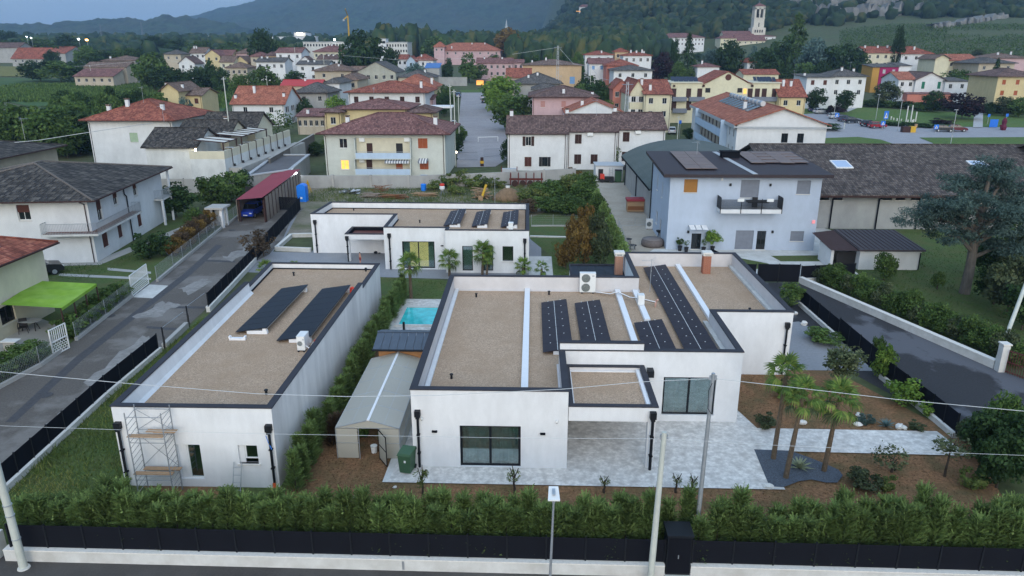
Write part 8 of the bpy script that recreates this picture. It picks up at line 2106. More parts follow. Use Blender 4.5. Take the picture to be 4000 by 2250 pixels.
for u,vb,vt,y,lb in ((1773,620,350,122,'slim pole at the near end of the far road, left kerb'),(1757,560,330,132,'thin lamp pole beside the loggia house'),(1790,505,370,150,'thin pole beside the parked white car'),(2308,310,258,220,'wooden pole above the dark trees'),(640,312,230,300,'leaning pole in the field edge'),(350,312,255,292,'pole in front of the farm shed'),(1040,335,295,228,'pole with insulators beside the bright red roof'),(1150,225,185,295,'pole in front of the tall white house'),(872,545,300,112,'tall aerial pole on the terrace building'),(1263,285,215,262,'thin pole among the roofs'),(3300,515,478,176,'thin lamp pole at the car park entrance'),(2652,540,452,140,'sign pole beside the white parked car')):
 x,zt=W(u,vt,y);zb=terr(x,y);t=thing('utility_pole',lb,'pole',(x,y,zb));MB().tube((x,y,zb-.5),(x,y,zt),.10,.07,7).build('shaft',pole_m,t);MB().box(x-.35,x+.35,y-.05,y+.05,zt-.35,zt-.27).build('cross_arm',galv,t)
for lb,pts in (('long sagging wire over the roofs beyond the big tree',[WP(1340,217,290),WP(1545,233,290),WP(1860,228,290)]),('sagging wire left of the lattice mast',[WP(2000,212,232),WP(2175,186,232)]),('sagging wire right of the lattice mast',[WP(2187,190,232),WP(2240,250,225),WP(2308,262,220)]),('sagging wire from the wooden pole over the dark trees',[WP(2308,262,220),WP(2345,305,205),WP(2395,317,190)]),('wire crossing in front of the red hip roof house',[WP(-50,566,90),WP(150,548,92),WP(365,514,95),WP(600,480,112)]),('wire over the farm field',[WP(290,260,292),WP(640,232,300),WP(900,280,290)])):
 wire(lb,pts,.035)
# street things at the near end of the far road
t=thing('garden_gate','low dark railing gate across the near end of the far road, left half','gate',(0,0,0));a,b=GT(1795,628),GT(1865,628);railing(t,[a[:2],b[:2]],.1,1.4,C['grey'])
t=thing('garden_gate','low dark railing gate across the near end of the far road, right half','gate',(0,0,0));a,b=GT(1890,615),GT(1955,612);railing(t,[a[:2],b[:2]],.1,1.4,C['grey'])
x,y,z=GT(1765,630);t=thing('gate_pier','pale gate pier with a lit lamp at the end of the far road','pier',(x,y,z));MB().box(x-.8,x+.8,y-.3,y+.3,0,1.5).build('pier_body',wl['beige'],t);MB().box(x+.75,x+.95,y-.45,y-.25,1.5,1.75).build('lit_lamp',lamp_m,t)
x,y,z=GT(1883,650);t=thing('hydrant_post','dark post with a yellow band between the two gates','post',(x,y,z));MB().tube((x,y,0),(x,y,1.5),.3,.25,8).build('post_body',C['dbrown'],t);MB().tube((x,y,.5),(x,y,.95),.33,.32,10).build('band',yellow_p,t)
for u,v in ((2030,690),(2055,683),(1955,700)):pass

t=thing('shed','low flat lean-to of pale blockwork below the stepped row, with a dark door','shed',(10,112,0))
MB().box(9.4,13.4,108.3,112,0,2.2).build('wall',wl['white'],t);MB().box(9.3,13.5,108.2,112.1,2.2,2.32).build('roof',C['lgrey'],t);MB().box(9.8,10.5,108.24,108.295,.05,1.8).build('door',C['black'],t)
t=thing('wheelie_bin','dark bin at the back of the beige yard','bin',(12.6,107.6,0));MB().box(12.2,13.1,107.2,107.9,.1,1.7).build('bin_body',green_pl,t);MB().box(12.15,13.15,107.1,107.95,1.7,1.82).build('lid',C['black'],t)
t=thing('garden_machine','red and black machine parked at the back of the beige yard','machine',(10.8,107.3,0));MB().box(10.0,10.6,107,107.8,.5,1.2).build('hood',red_pl,t);MB().box(10.6,12.0,107,107.9,.2,.8).build('chassis',C['black'],t)
for s_ in (10.3,11.7):MB().tube((s_,106.9,.3),(s_,107.05,.3),.3,.3,12).build('wheel',C['black'],t)
t=thing('step_ladder','pale step ladder against the lean-to','ladder',(11.6,107.9,0))
for s_ in (11.45,11.85):MB().tube((s_,107.5,0),(s_,108.2,2.0),.03,.03,5).build('stile',galv,t)
for i in range(5):MB().tube((11.45,107.6+.12*i,.3+.34*i),(11.85,107.6+.12*i,.3+.34*i),.02,.02,5).build('rung',galv,t)

# ------------------------------------------------------------------ roads, park and fields of the town
sheet('far_road',[GT(1785,655)[:2],GT(1935,652)[:2],GT(2000,610)[:2],GT(1965,480)[:2],GT(1925,400)[:2],GT(1893,362)[:2],GT(1803,362)[:2],GT(1797,420)[:2],GT(1790,520)[:2],GT(1785,600)[:2]],mat('pale_road',(.29,.27,.275),rough=.85,var=.12,scale=1.5,var2=.5,scale2=.25,c2=(.38,.36,.355)),.05,sub=6)
sheet('far_road',[GT(1803,362)[:2],GT(1893,362)[:2],GT(1900,352)[:2],GT(1795,352)[:2]],grass_b,.07,sub=4)
road_p=mat('park_road',(.30,.30,.32),rough=.85,var=.1,scale=1,var2=.35,scale2=.1,c2=(.23,.23,.25))
sheet('park_road',[(48,130),(70,128),(150,128),(160,185),(104,183),(90,196),(86,222),(70,226),(62,190),(50,160)],road_p,.10,sub=6)
gp=lambda *q:[GT(u,v)[:2] for u,v in q]
sheet('park_lawn',gp((3180,572),(3190,543),(3350,537),(3440,548),(3520,575),(3500,600),(3180,600)),grass_b,.16,sub=5)
sheet('park_lawn',gp((3590,540),(3700,540),(4010,538),(4010,600),(3700,600),(3640,560)),grass_b,.16,sub=5)
sheet('park_lawn',gp((3140,447),(3140,412),(3340,420),(3800,445),(4010,455),(4010,500),(3790,498),(3470,490),(3400,475),(3310,455),(3260,440)),grass_b,.16,sub=6)
sheet('park_path',gp((3280,442),(3310,440),(3365,418),(3335,416)),mat('path_grey',(.40,.40,.40),var=.08),.22,sub=4)
sheet('park_path',gp((3800,501),(3838,501),(3840,443),(3805,443)),mat('path_grey',(.40,.40,.40),var=.08),.22,sub=4)
field_m=mat('crop_field',(.045,.095,.025),rough=.95,var=.3,scale=1.2,var2=.6,scale2=.04,c2=(.075,.11,.03),stretch=(.35,1,1),bump=.6,bscale=3)
sheet('crop_field',gp((-60,303),(300,312),(640,318),(905,316),(905,345),(880,400),(760,430),(620,400),(330,400),(130,420),(-60,380)),field_m,.12,sub=7)
sheet('crop_field',gp((790,420),(905,340),(915,330),(905,400),(870,440)),field_m,.16,sub=5)
sheet('maize_strip',gp((-60,258),(100,262),(95,300),(-60,300)),mat('maize',(.16,.15,.04),rough=.95,var=.3,scale=.8),.2,sub=5)
def crop_rows():
 rg=np.random.default_rng(8);V=[]
 while len(V)<26000*3:
  x=rg.uniform(-205,-64);y=rg.uniform(185,300)
  u,v=proj(x,y,terr(x,y))
  if u<-100 or u>900 or v<300 or v>425:continue
  if v>400 and not (620<u<880):continue
  y=round(y/1.4)*1.4+rg.normal(0,.12);z=terr(x,y)+.1;a=rg.uniform(0,6.28);s_=rg.uniform(.3,.7);c,s=math.cos(a)*s_,math.sin(a)*s_
  V += [(x-c,y-s,z),(x+c,y+s,z),(x+rg.normal(0,.2),y+rg.normal(0,.2),z+rg.uniform(.7,1.5))]
 me=np_mesh('crop_plants',V,np.arange(len(V)).reshape(-1,3),np.repeat(rg.uniform(0,1,len(V) // 3),3),LM['mid'])
 o=bpy.data.objects.new('crop_plants',me);COL.objects.link(o);o['kind']='stuff';MAT[o.name]=Matrix()
def proj(x,y,z):
 p=(_c*x+_s*y,-_s*x+_c*y,z-CAM_H)
 f=p[1]*math.cos(PITCH)-p[2]*math.sin(PITCH);u=p[1]*math.sin(PITCH)+p[2]*math.cos(PITCH)
 if f <= 1:return (-9999,-9999)
 return (2000+F_PX*p[0]/f,1125-F_PX*u/f)
crop_rows()
# grass blades near the camera (lawn and rough verge): stuff
def blades(name,polys,n,h,m,seed,zoff=.0):
 rg=np.random.default_rng(seed);V=[];T=[]
 for poly,k in polys:
  xs=[p[0] for p in poly];ys=[p[1] for p in poly];got=0;m_=int(n*k);tries=0
  while got<m_ and tries<m_*20:
   tries += 1
   x,y=rg.uniform(min(xs),max(xs)),rg.uniform(min(ys),max(ys));ins=False
   for i in range(len(poly)):
    a,b=poly[i-1],poly[i]
    if (a[1]>y) != (b[1]>y) and x<(b[0]-a[0])*(y-a[1])/(b[1]-a[1])+a[0]:ins=not ins
   if not ins:continue
   a=rg.uniform(0,6.28);w_=rg.uniform(.015,.04);hh=h*rg.uniform(.4,1.3)*(1+1.2*max(0,math.sin(x*1.3)*math.sin(y*.9)))
   z=terr(x,y)+zoff;V += [(x-w_*math.cos(a),y-w_*math.sin(a),z),(x+w_*math.cos(a),y+w_*math.sin(a),z),(x+rg.normal(0,hh*.5),y+rg.normal(0,hh*.5),z+hh)]
   T += [min(1,max(0,.5+.35*math.sin(x*.8)*math.cos(y*.7)+rg.normal(0,.2)))]*3;got += 1
 me=np_mesh(name,V,np.arange(len(V)).reshape(-1,3),T,m)
 o=bpy.data.objects.new(name,me);COL.objects.link(o);o['kind']='stuff';MAT[o.name]=Matrix()
blades('verge_grass',[([(-23.0,24.5),(-18.6,24.5),(-18.3,34),(-19.3,51),(-23.8,49),(-23.6,38)],1.0)],16000,.16,LM['weed'],1)
blades('lawn_grass',[([(-9.6,54),(-6.3,54),(7.0,47.6),(7.0,56.4),(-12.5,59.2)],.5),([(2,56),(10,56),(9.8,78),(2,72)],.8)],12000,.08,LM['mid'],2)
blades('yard_grass',[([(-30,92),(-3,88),(7,90),(8,104),(-3,103.5),(-30,100.5)],1.0)],16000,.28,LM['weed'],3)
blades('garden_grass',[([(-60,58),(-38,58),(-33,76),(-36.5,78),(-38.6,63),(-60,62)],.4),([(28.8,42),(48,42),(50,72),(34,70),(28.5,66)],.8)],14000,.10,LM['mid'],4)
def mulch():
 rg=np.random.default_rng(12);V=[];T=[]
 for i in range(26000):
  r_=rg.uniform()
  if r_<.55:x,y=rg.uniform(10,20.5),rg.uniform(24,40.5)
  elif r_<.8:x,y=rg.uniform(-9.9,-5.6),rg.uniform(25,34)
  else:x,y=rg.uniform(-9,12),rg.uniform(24.4,28.1)
  if y>41-max(0,x-15.5)*1.5:continue
  a,e=rg.uniform(0,6.28),rg.uniform(.02,.07);b=rg.uniform(0,6.28)
  V += [(x,y,.02),(x+e*math.cos(a),y+e*math.sin(a),.02+rg.uniform(0,.05)),(x+.4*e*math.cos(b),y+.4*e*math.sin(b),.05)];T += [rg.uniform()]*3
 me=np_mesh('bark_chips',V,np.arange(len(V)).reshape(-1,3),T,leaf_mat('bark_chip',(.05,.03,.018),(.13,.07,.035),(.24,.14,.075),0))
 o=bpy.data.objects.new('bark_chips',me);COL.objects.link(o);o['kind']='stuff';MAT[o.name]=Matrix()
mulch()
# cars, signs and furniture of the car park
for u,v,rz,c,lb in ((3205,445,.3,(.45,.46,.47),'white car at the far end of the car park row'),(3185,438,.3,(.03,.05,.10),'dark blue car behind the white one in the row'),(3265,465,.25,(.55,.57,.58),'white hatchback with a blue sign in front of it'),(3300,475,.2,(.06,.07,.12),'dark blue hatchback in the middle of the row'),(3327,482,.15,(.015,.02,.03),'black saloon parked in the row'),(3390,495,.5,(.015,.017,.02),'black car beside the red one'),(3425,502,.15,(.28,.02,.03),'red hatchback parked by the hedge'),(3685,516,-.25,(.02,.022,.025),'dark grey car at the right part of the car park'),(3737,515,-.25,(.10,.008,.015),'dark red car beside the dark grey one')):
 x,y,z=GT(u,v);car(lb,x,y,rz,c,z+.1)
x,y,z=GT(2625,522);car('white car parked between the stepped row and the apartment block',x,y,1.4,(.55,.56,.58),z+.05)
x,y,z=GT(1771,495);car('white car parked on the left kerb of the far road',x,y,math.pi/2,(.5,.5,.5),z+.05)
x,y,z=GT(1790,380);car('blue car at the far end of the far road',x,y,math.pi/2,(.05,.10,.22),z+.05)
x,y,z=GT(1888,388);car('silver car on the right kerb of the far road',x,y,math.pi/2,(.4,.4,.42),z+.05)
x,y,z=GT(1893,402);car('dark car behind the silver one on the right kerb',x,y,math.pi/2,(.03,.03,.035),z+.05)
blue_sign=mat('sign_blue',(.02,.16,.62),rough=.4,var=.02)
def sign(label,u,v,h,w=.7,tri=False,hh=.7):
 x,y,z=GT(u,v);t=thing('road_sign',label,'sign',(x,y,z));MB().tube((x,y,z-.2),(x,y,z+h),.04,.04,6).build('sign_post',galv,t)
 p=MB().box(x-w/2,x+w/2,y-.07,y-.045,z+h-hh,z+h).build('sign_plate',blue_sign,t)
 if tri:MB().add([(x-w*.34,y-.075,z+h-hh*.85),(x+w*.34,y-.075,z+h-hh*.85),(x,y-.075,z+h-hh*.18)],[(0,1,2)]).build('white_triangle',C['white'],p);MB().add([(x-w*.08,y-.08,z+h-hh*.8),(x+w*.08,y-.08,z+h-hh*.8),(x+w*.05,y-.08,z+h-hh*.45),(x-w*.05,y-.08,z+h-hh*.45)],[(0,1,2,3)]).build('symbol',C['black'],p)
sign('blue pedestrian crossing sign in front of the white hatchback',3266,478,2.3,1.0,True,1.0)
sign('blue pedestrian crossing sign in front of the red hatchback',3445,512,2.3,1.0,True,1.0)
sign('blue pedestrian crossing sign beside the dark grey car',3653,522,2.0,1.0,True,1.0)
sign('tall blue double sign behind the red hatchback',3457,482,3.0,1.1,True,2.0)
sign('small blue sign by the path at the right',3856,488,2.6,.6)
sign('blue notice board on the lawn at the right',3878,500,2.0,1.9,False,1.8)
sign('small pale blue sign above the dark red figure',3926,490,2.8,.6)
x,y,z=GT(2653,505);sign('white and black direction sign by the white parked car',2653,540,3.8,.5)
t=thing('waste_container','brown and yellow recycling containers side by side at the kerb','container',GT(3555,518));x,y,z=GT(3545,518)
MB().box(x-1.4,x+.3,y-.6,y+.6,z,z+1.4).build('container_body',C['dbrown'],t);MB().box(x+.35,x+1.5,y-.6,y+.6,z,z+1.4).build('yellow_container',yellow_p,t);MB().box(x+1.5,x+2.0,y,y+.5,z+1.2,z+1.9).build('cardboard',wood,t)
x,y,z=GT(3917,510);t=thing('plum_sculpture','dark wine-red upright bulky object by the road, near the blue board','post',(x,y,z));MB().lathe([(.5,0),(.7,.8),(.45,1.4),(.55,2.2),(.2,2.9)],(x,y,z),9).build('figure_body',mat('dark_wine',(.10,.01,.03),rough=.7),t);MB().box(x-.9,x-.3,y-.1,y+.1,z+1.0,z+1.3).build('arm',mat('dark_wine',(.10,.01,.03)),t)
t=thing('playground_frame','pale wooden playground posts and low bars on the park lawn','play equipment',GT(3545,470))
for u,v,h in ((3538,478,4.0),(3556,478,4.2),(3575,478,2.6),(3545,480,.8),(3562,481,.8),(3520,475,.7),(3503,474,.8),(3480,470,1.0),(3490,472,.8),(3567,480,.9)):
 x,y,z=GT(u,v);MB().box(x-.12,x+.12,y-.1,y+.1,z,z+h).build('post',conc,t)
t=thing('goal_frame','white goal-like rail on the far road near the gates','rail',GT(1900,552));a,b=GT(1868,555),GT(1945,553);MB().path([(a[0],a[1],a[2]),(a[0],a[1],a[2]+1.0),(b[0],b[1],b[2]+1.0),(b[0],b[1],b[2])],.06,6).build('bar',C['white'],t)
for u,v,vt,lb in ((3255,470,392,'street lamp behind the parked white cars'),(3505,515,392,'street lamp in the middle of the car park'),(3710,580,430,'street lamp in front of the dark red car'),(3420,470,370,'lamp post at the top of the park lawn'),(3790,440,385,'lamp post by the purple tree')):
 x,y,z=GT(u,v);zt=W(u,vt,y)[1];t=thing('street_lamp',lb,'street lamp',(x,y,z));MB().tube((x,y,z-.2),(x,y,zt),.07,.05,7).build('lamp_post',galv,t);MB().box(x-.45,x+.25,y-.12,y+.12,zt,zt+.1).build('lamp_head',C['lgrey'],t)
t=thing('road_wall','plain grey wall closing the end of the far road','wall',GT(1770,345));a,b=W(1715,345,300),W(1825,345,300);MB().box(a[0],b[0],300,300.4,terr(a[0],300)-.5,W(1770,303,300)[1]).build('wall_body',wl['grey'],t);MB().box(a[0],b[0],299.9,300.5,W(1770,303,300)[1],W(1770,303,300)[1]+.15).build('coping',conc_grey,t)
x,z=W(1875,322,300);t=thing('lit_porch','orange lit porch at the end of the far road','porch',(x,300,z));MB().box(x-1.4,x+1.4,300,300.2,z-1.0,z+.8).build('lit_opening',lit_o,t);MB().box(x-2.5,x+3,298.5,301,z+.9,z+1.1).build('porch_roof',C['dbrown'],t)
x,y,z=GT(2133,450);t=thing('parasol','open pale blue parasol in the garden of the pink house','parasol',(x,y,z));MB().lathe([(1.9,2.1),(1.2,2.6),(.1,2.95)],(x,y,z),10).build('canopy',C['lgrey'],t);MB().tube((x,y,z),(x,y,z+2.9),.05,.05,6).build('pole',galv,t)
t=thing('pergola','white pergola roof beside the second-row house','pergola',(0,0,0));a,b=W(1670,418,165),W(1770,420,165);MB().box(a[0],b[0],163,168,a[1]-.1,a[1]+.25).build('canopy',C['white'],t)
for xx in (a[0]+.2,b[0]-.2):MB().box(xx-.1,xx+.1,163.1,163.3,terr(xx,163),a[1]-.1).build('post',C['lgrey'],t)

# ------------------------------------------------------------------ trees of the town
def tt(u,vt,vb,wpx,y,proto,m,label,stem=.12,group=None,name='tree'):
 """tree seen at column u, top row vt, width wpx, at depth y"""
 x=W(u,(vt+vb)/2,y)[0];z=terr(x,y);h=W(u,vt,y)[1]-z;r_=wpx/2*math.hypot(x,y)/F_PX*(1.7 if proto.startswith('spruce') else 1.2)
 return tree(name,label,x,y,max(1.5,h),r_,proto,m,group,'tree',stem)
TL=[(1415,90,258,150,300,'round0','dark','huge dark tree in the middle of the roofs'),(1525,172,262,66,296,'round1','dark','smaller dark tree right of the huge one'),(1370,180,255,70,306,'round2','dark','dark lower crown left of the huge tree'),
 (1022,113,215,95,335,'round3','dark','big dark tree above the white row house'),(1148,268,312,72,265,'round1','dark','round dark tree by the grey lane'),(1030,250,330,120,240,'round2','mid','broad tree left of the grey lane'),
 (1750,203,306,66,320,'cone0','dark','dark conical tree in front of the pink school'),(1832,182,312,100,315,'cone1','mid','large drooping conifer right of the conical tree'),(1622,240,280,70,290,'round2','blue','grey-green round tree beside the blue roof'),
 (1740,318,405,78,205,'round0','mid','round green tree right of the second-row house'),(1735,355,400,60,200,'round1','dark','dark rounded bush below the round green tree'),
 (1960,298,430,150,215,'round3','bright','bright yellow-green tree beside the far road'),(2005,355,490,155,172,'round1','mid','large dark green tree beside the far road'),(1930,330,400,60,200,'round2','bright','bright bush under the yellow-green tree'),(2030,420,482,70,158,'round0','dark','dark tree at the corner of the stepped row'),
 (1310,365,412,78,180,'round2','bright','light green bushy tree left of the second-row house'),(1085,425,490,95,165,'sparse0','mid','loose tree in front of the orange-red gable house'),(1190,372,425,60,190,'round0','dark','dark tree against the old grey house'),
 (2290,275,340,80,222,'round0','dark','dark round tree behind the wooden pole'),(2340,300,372,90,205,'round1','dark','dark tree above the orange roofs'),(2270,318,350,60,212,'round2','mid','small green tree below the wooden pole'),(2385,330,375,50,200,'round3','mid','green tree beside the red-brown gable'),(2370,372,395,50,180,'shrub0','bright','bright hedge by the orange roofs'),
 (2080,195,250,60,300,'round0','dark','dark tree left behind the yellow hall'),(2145,200,235,50,312,'round1','mid','green tree behind the yellow hall'),(2205,198,240,55,310,'round2','dark','dark tree behind the yellow hall near the mast'),(2255,205,255,60,300,'round3','mid','green tree right behind the yellow hall'),(2295,188,215,50,330,'round1','mid','green tree left of the villas'),
 (2636,118,240,36,330,'tall0','dark','narrow dark cypress in front of the convent'),(2690,134,275,75,318,'spruce0','dark','tall dark spruce right of the cypress'),(2590,195,288,90,300,'round2','purple','purple-leaved tree below the convent'),(2650,240,300,60,285,'round3','mid','rounded green tree below the spruce'),(2700,248,285,45,285,'round0','mid','small olive tree above the residence'),
 (2775,178,245,62,330,'round1','blue','pale blue-green spruce-like tree'),(2855,160,275,118,310,'round3','dark','broad dark cedar in front of the church'),(2945,150,215,60,350,'cone0','blue','blue-grey conifer below the bell tower'),(2990,175,290,110,300,'round2','dark','very dark tree right of the broad cedar'),(3040,150,290,100,310,'round1','dark','dark tree mass left of the tall spruce'),
 (3112,60,290,120,330,'spruce1','mid','tallest spruce on the slope'),(3065,120,260,90,345,'round0','mid','green tree behind the dark mass'),(3180,150,300,110,310,'round3','blue','blue-grey tree right of the tall spruce'),(3245,140,290,105,305,'cone1','dark','dark conical tree above the grey-brown roof'),(3310,160,280,110,300,'round2','dark','dark rounded tree left of the white three-storey house'),(3360,185,280,60,298,'round0','dark','dark tree touching the white three-storey house'),(3150,235,310,90,285,'round1','mid','green tree below the blue-grey one'),(3215,240,300,70,280,'round3','dark','dark tree above the lower wing'),(3025,230,320,100,270,'round0','dark','dark tree behind the residence roof'),(3110,260,330,80,262,'round2','dark','dark tree behind the yellow end wing'),
 (3190,330,405,70,212,'round0','dark','dark clipped tree in front of the lower wing'),(3305,345,410,62,210,'round1','dark','dark tree in front of the grey-brown roofed house'),(3470,310,375,85,228,'round2','olive','olive-green tree below the purple cube'),(3650,355,445,75,212,'round3','dark','dark round tree in front of the green-shuttered house'),(3765,350,490,118,196,'round0','purple','big dark purple tree on the park lawn'),(3740,262,330,80,258,'round1','mid','green tree in front of the yellow villa'),(3790,285,360,62,250,'round2','mid','green tree beside the yellow villa'),(3895,232,290,44,255,'spruce0','dark','dark little spruce before the slate roof'),(3985,380,470,70,200,'round3','mid','green tree at the right edge by the olive-yellow house'),(3930,370,440,60,203,'round1','olive','olive shrub in front of the olive-yellow house'),(3875,395,445,50,205,'round2','dark','dark shrub with pale flowers at the right'),
 (3510,100,250,40,300,'round3','dark','dark tree between the two villas'),(3600,395,430,60,214,'round0','mid','garden bush in front of the coral wall'),(3680,460,500,70,186,'shrub0','purple','dark reddish bush by the dark grey car'),(3265,405,440,56,205,'shrub1','purple','dark reddish bush at the lamp by the white cars'),
 (722,350,432,82,165,'cone1','blue','blue spruce beside the yellow house'),(590,185,312,130,270,'round0','mid','big willow-like tree by the field'),(815,200,312,72,268,'cone0','dark','dark conifer in front of the far cluster'),(640,250,312,110,265,'round1','dark','dark tree under the willow-like tree'),(860,255,315,60,262,'round2','dark','dark bush right of the conifer'),(760,270,315,80,262,'round3','dark','dark tree between willow and conifer'),(700,262,315,70,264,'round2','dark','dark leafy tree behind the yellow gable house'),(930,280,330,70,240,'round1','mid','green tree at the field corner'),
 (200,185,250,50,400,'tall1','dark','dark cypress in front of the old barn'),(255,165,240,80,440,'round0','dark','dark trees right of the old barn'),(150,228,305,110,320,'round1','dark','dark bushy tree before the barn'),(230,232,305,120,316,'round2','mid','broad green tree left of the farm shed'),(290,240,300,80,322,'round3','dark','dark tree left of the farmhouse'),(400,185,230,90,380,'round0','dark','trees behind the farmhouse, left'),(480,178,222,80,385,'round1','mid','trees behind the farmhouse, right'),(545,185,225,60,370,'round2','dark','dark tree behind the farmhouse near the willow'),(340,180,230,90,390,'round3','mid','green tree behind the low shed'),(60,145,195,90,520,'round0','dark','dark tree clump on the plain at the left edge'),(140,140,190,90,520,'round1','mid','yellowish tree clump on the plain'),(260,130,190,80,540,'round2','dark','dark tree clump left of the floodlights'),(600,140,175,80,560,'round3','dark','dark trees before the factory strip'),(700,142,185,90,540,'round0','dark','tree clump in front of the factories'),(780,150,185,80,520,'round1','mid','second tree clump in front of the factories'),(900,158,190,90,500,'round2','mid','tree clump left of the big dark tree'),(1090,160,195,90,470,'round3','mid','trees right of the big dark tree'),(1165,160,190,50,470,'round0','dark','small dark tree by the unfinished frame'),
 (20,112,160,70,640,'round1','dark','dark tree at the far left skyline'),(1700,135,215,95,480,'round2','mid','tall tree left of the pink school'),(1985,110,200,110,480,'round3','rust','brownish-green tree right of the pink school'),(1930,205,245,60,420,'round0','mid','green tree right below the pink school'),
 (1870,240,300,60,318,'round0','mid','green tree below the drooping conifer')]
for (u,vt,vb,wp,y,pr,m,lb) in TL:tt(u,vt,vb,wp,y,pr,m,lb,.06 if pr[0] in 'rs' else .03,'trees of the town')
rg=random.Random(77)
for i in range(95):
 v=rg.uniform(205,330);u=rg.uniform(620,3960)
 if 1770<u<1930 or (u>3130 and v>300):continue
 x,y,z=GT(u,v+18)
 tree('tree','small tree or tall bush standing among the roofs of the town',x,y,rg.uniform(3.5,7.5),rg.uniform(2.0,3.8),'round%d' % (i % 4),('dark','mid','dark','olive')[i % 4],'small trees among the roofs','tree',.05)
# dark tree mass on the left, behind the beige house
rg=random.Random(21)
for i in range(17):
 u=-40+i*24+rg.uniform(-8,8);tt(u,418+rg.uniform(-25,45)+max(0,(6-i))*3,560,rg.uniform(110,150),134+rg.uniform(-8,14),'round%d' % (i % 4),'dark' if i % 3 else 'mid','tree in the dark grove behind the beige house',.02,'dark grove at the left')
for i in range(15):
 u=230+i*28+rg.uniform(-6,6);tt(u,345+rg.uniform(-10,22),430,rg.uniform(60,90),176+rg.uniform(-6,8),'round%d' % (i % 4),'dark' if i % 2 else 'mid','tree in the green hedgerow in front of the crop field',.02,'hedgerow by the crop field')
for u,v,h,r_,m,lb in ((340,600,2.6,1.6,'mid','small tree in the garden below the red-roofed house'),(430,590,2.4,2.0,'olive','grey-green rounded shrub row below the terrace'),(520,590,2.6,2.0,'olive','olive-like shrub beside the stained white wall'),(395,640,2.2,1.4,'mid','bush behind the dark lichen roof'),(545,545,2.0,1.2,'rust','reddish bush on the terrace of the red-roofed house'),(845,660,4.2,.8,'dark','thin climbing tree before the stained wall'),(1280,600,3.0,2.0,'mid','bush on the plot beside the loggia house'),(1235,610,2.6,1.6,'dark','bush in front of the tall dirty wall'),(1300,655,1.6,1.5,'mid','low bush by the rear wall'),(2145,430,3.2,1.4,'dark','small dark tree beside the pink house'),(2490,430,2.4,2.6,'dark','dark garden bushes below the yellow gable'),(1982,640,4.4,1.4,'dark','dark column bush at the corner of the stepped row'),(1785,600,4.2,1.8,'dark','dark bush beside the pale gate pier'),(1800,555,3.8,1.8,'mid','bush on the left kerb of the far road'),(1765,640,2.4,1.2,'dark','low dark bush at the gate pier'),(2385,655,4.2,2.0,'mid','shrub in front of the middle stepped house'),(3230,510,1.8,3.4,'dark','clipped dark hedge block at the car park entrance'),(2690,545,2.6,1.6,'dark','dark bush between the white car and the apartment block')):
 bush('garden_bush',lb,u,v,h,r_,m,'round%d' % (u % 4),.02)
for i in range(9):bush('hedge_bush',ORD[i]+' bush of the low clipped hedge above the car park, from the red car on',3470+i*20,492+i*1.2,1.3,1.5,'dark','shrub%d' % (i % 2),0,'hedge plant','hedge by the car park')
for i in range(24):bush('hedge_bush',ORD[i]+' bush of the hedge along the top of the park lawn, from the residence side',3150+i*36,405+i*1.8,2.2,2.4,'dark' if i % 3 else 'mid','round%d' % (i % 4),0,'hedge plant','hedge above the park lawn')

for u,v,y,lb in ((560,392,124,'TV aerial on the broad red hip roof'),(1500,318,178,'TV aerial on the second-row dark red roof'),(1462,388,147,'dish aerial mast on the pale yellow house roof'),(2190,335,170,'TV aerial on the dark brown pyramid roof'),(3100,312,190,'twin TV aerial on the yellow end wing'),(1300,325,205,'TV aerial on the old grey house'),(2330,443,124,'TV aerial on the middle stepped house'),(3320,272,228,'TV aerial on the grey-brown hip roof'),(1165,190,305,'TV aerial on the tall white house'),(95,530,92,'TV aerial on the beige house with the lichen-grey roof'),(640,470,112,'tall TV aerial on the dark-roofed terrace building'),(3700,214,288,'TV aerial on the bright yellow villa')):
 x,z=W(u,v,y);aerial(lb,x,y,z-.4,2.6,u*.1,1.1)
# ------------------------------------------------------------------ forest bands and hills
def lump(seed):
 bm=bmesh.new();bmesh.ops.create_icosphere(bm,subdivisions=2,radius=1);r_=random.Random(seed)
 for v in bm.verts:v.co *= r_.uniform(.55,1.32)
 V=np.array([v.co[:] for v in bm.verts]);Fq=np.array([[v.index for v in f.verts] for f in bm.faces]);bm.free();return V,Fq
LUMPS=[lump(i) for i in range(5)]
def wood(name,pts,m):
 """many rough crowns, pts: (x, y, z base, radius, height, tone)"""
 Vs,Fs,Ts=[],[],[];o_=0;rg=np.random.default_rng(3)
 for i,(x,y,z,r_,h,tn) in enumerate(pts):
  V,Fq=LUMPS[i % 5];a=rg.uniform(0,6.28);c,s=math.cos(a),math.sin(a)
  Q=np.empty_like(V);Q[:,0]=(V[:,0]*c-V[:,1]*s)*r_+x;Q[:,1]=(V[:,0]*s+V[:,1]*c)*r_+y;Q[:,2]=z+h*.5+V[:,2]*h*.55
  Vs.append(Q);Fs.append(Fq+o_);o_ += len(V);Ts.append(np.clip(tn+rg.normal(0,.30,len(V)),0,1))
 me=np_mesh(name,np.concatenate(Vs),np.concatenate(Fs),np.concatenate(Ts),m)
 o=bpy.data.objects.new(name,me);COL.objects.link(o);o['kind']='stuff';MAT[o.name]=Matrix();return o
wood_m=leaf_mat('forest',(.012,.024,.012),(.028,.052,.020),(.075,.075,.024),0)
rg=np.random.default_rng(31);pts=[]
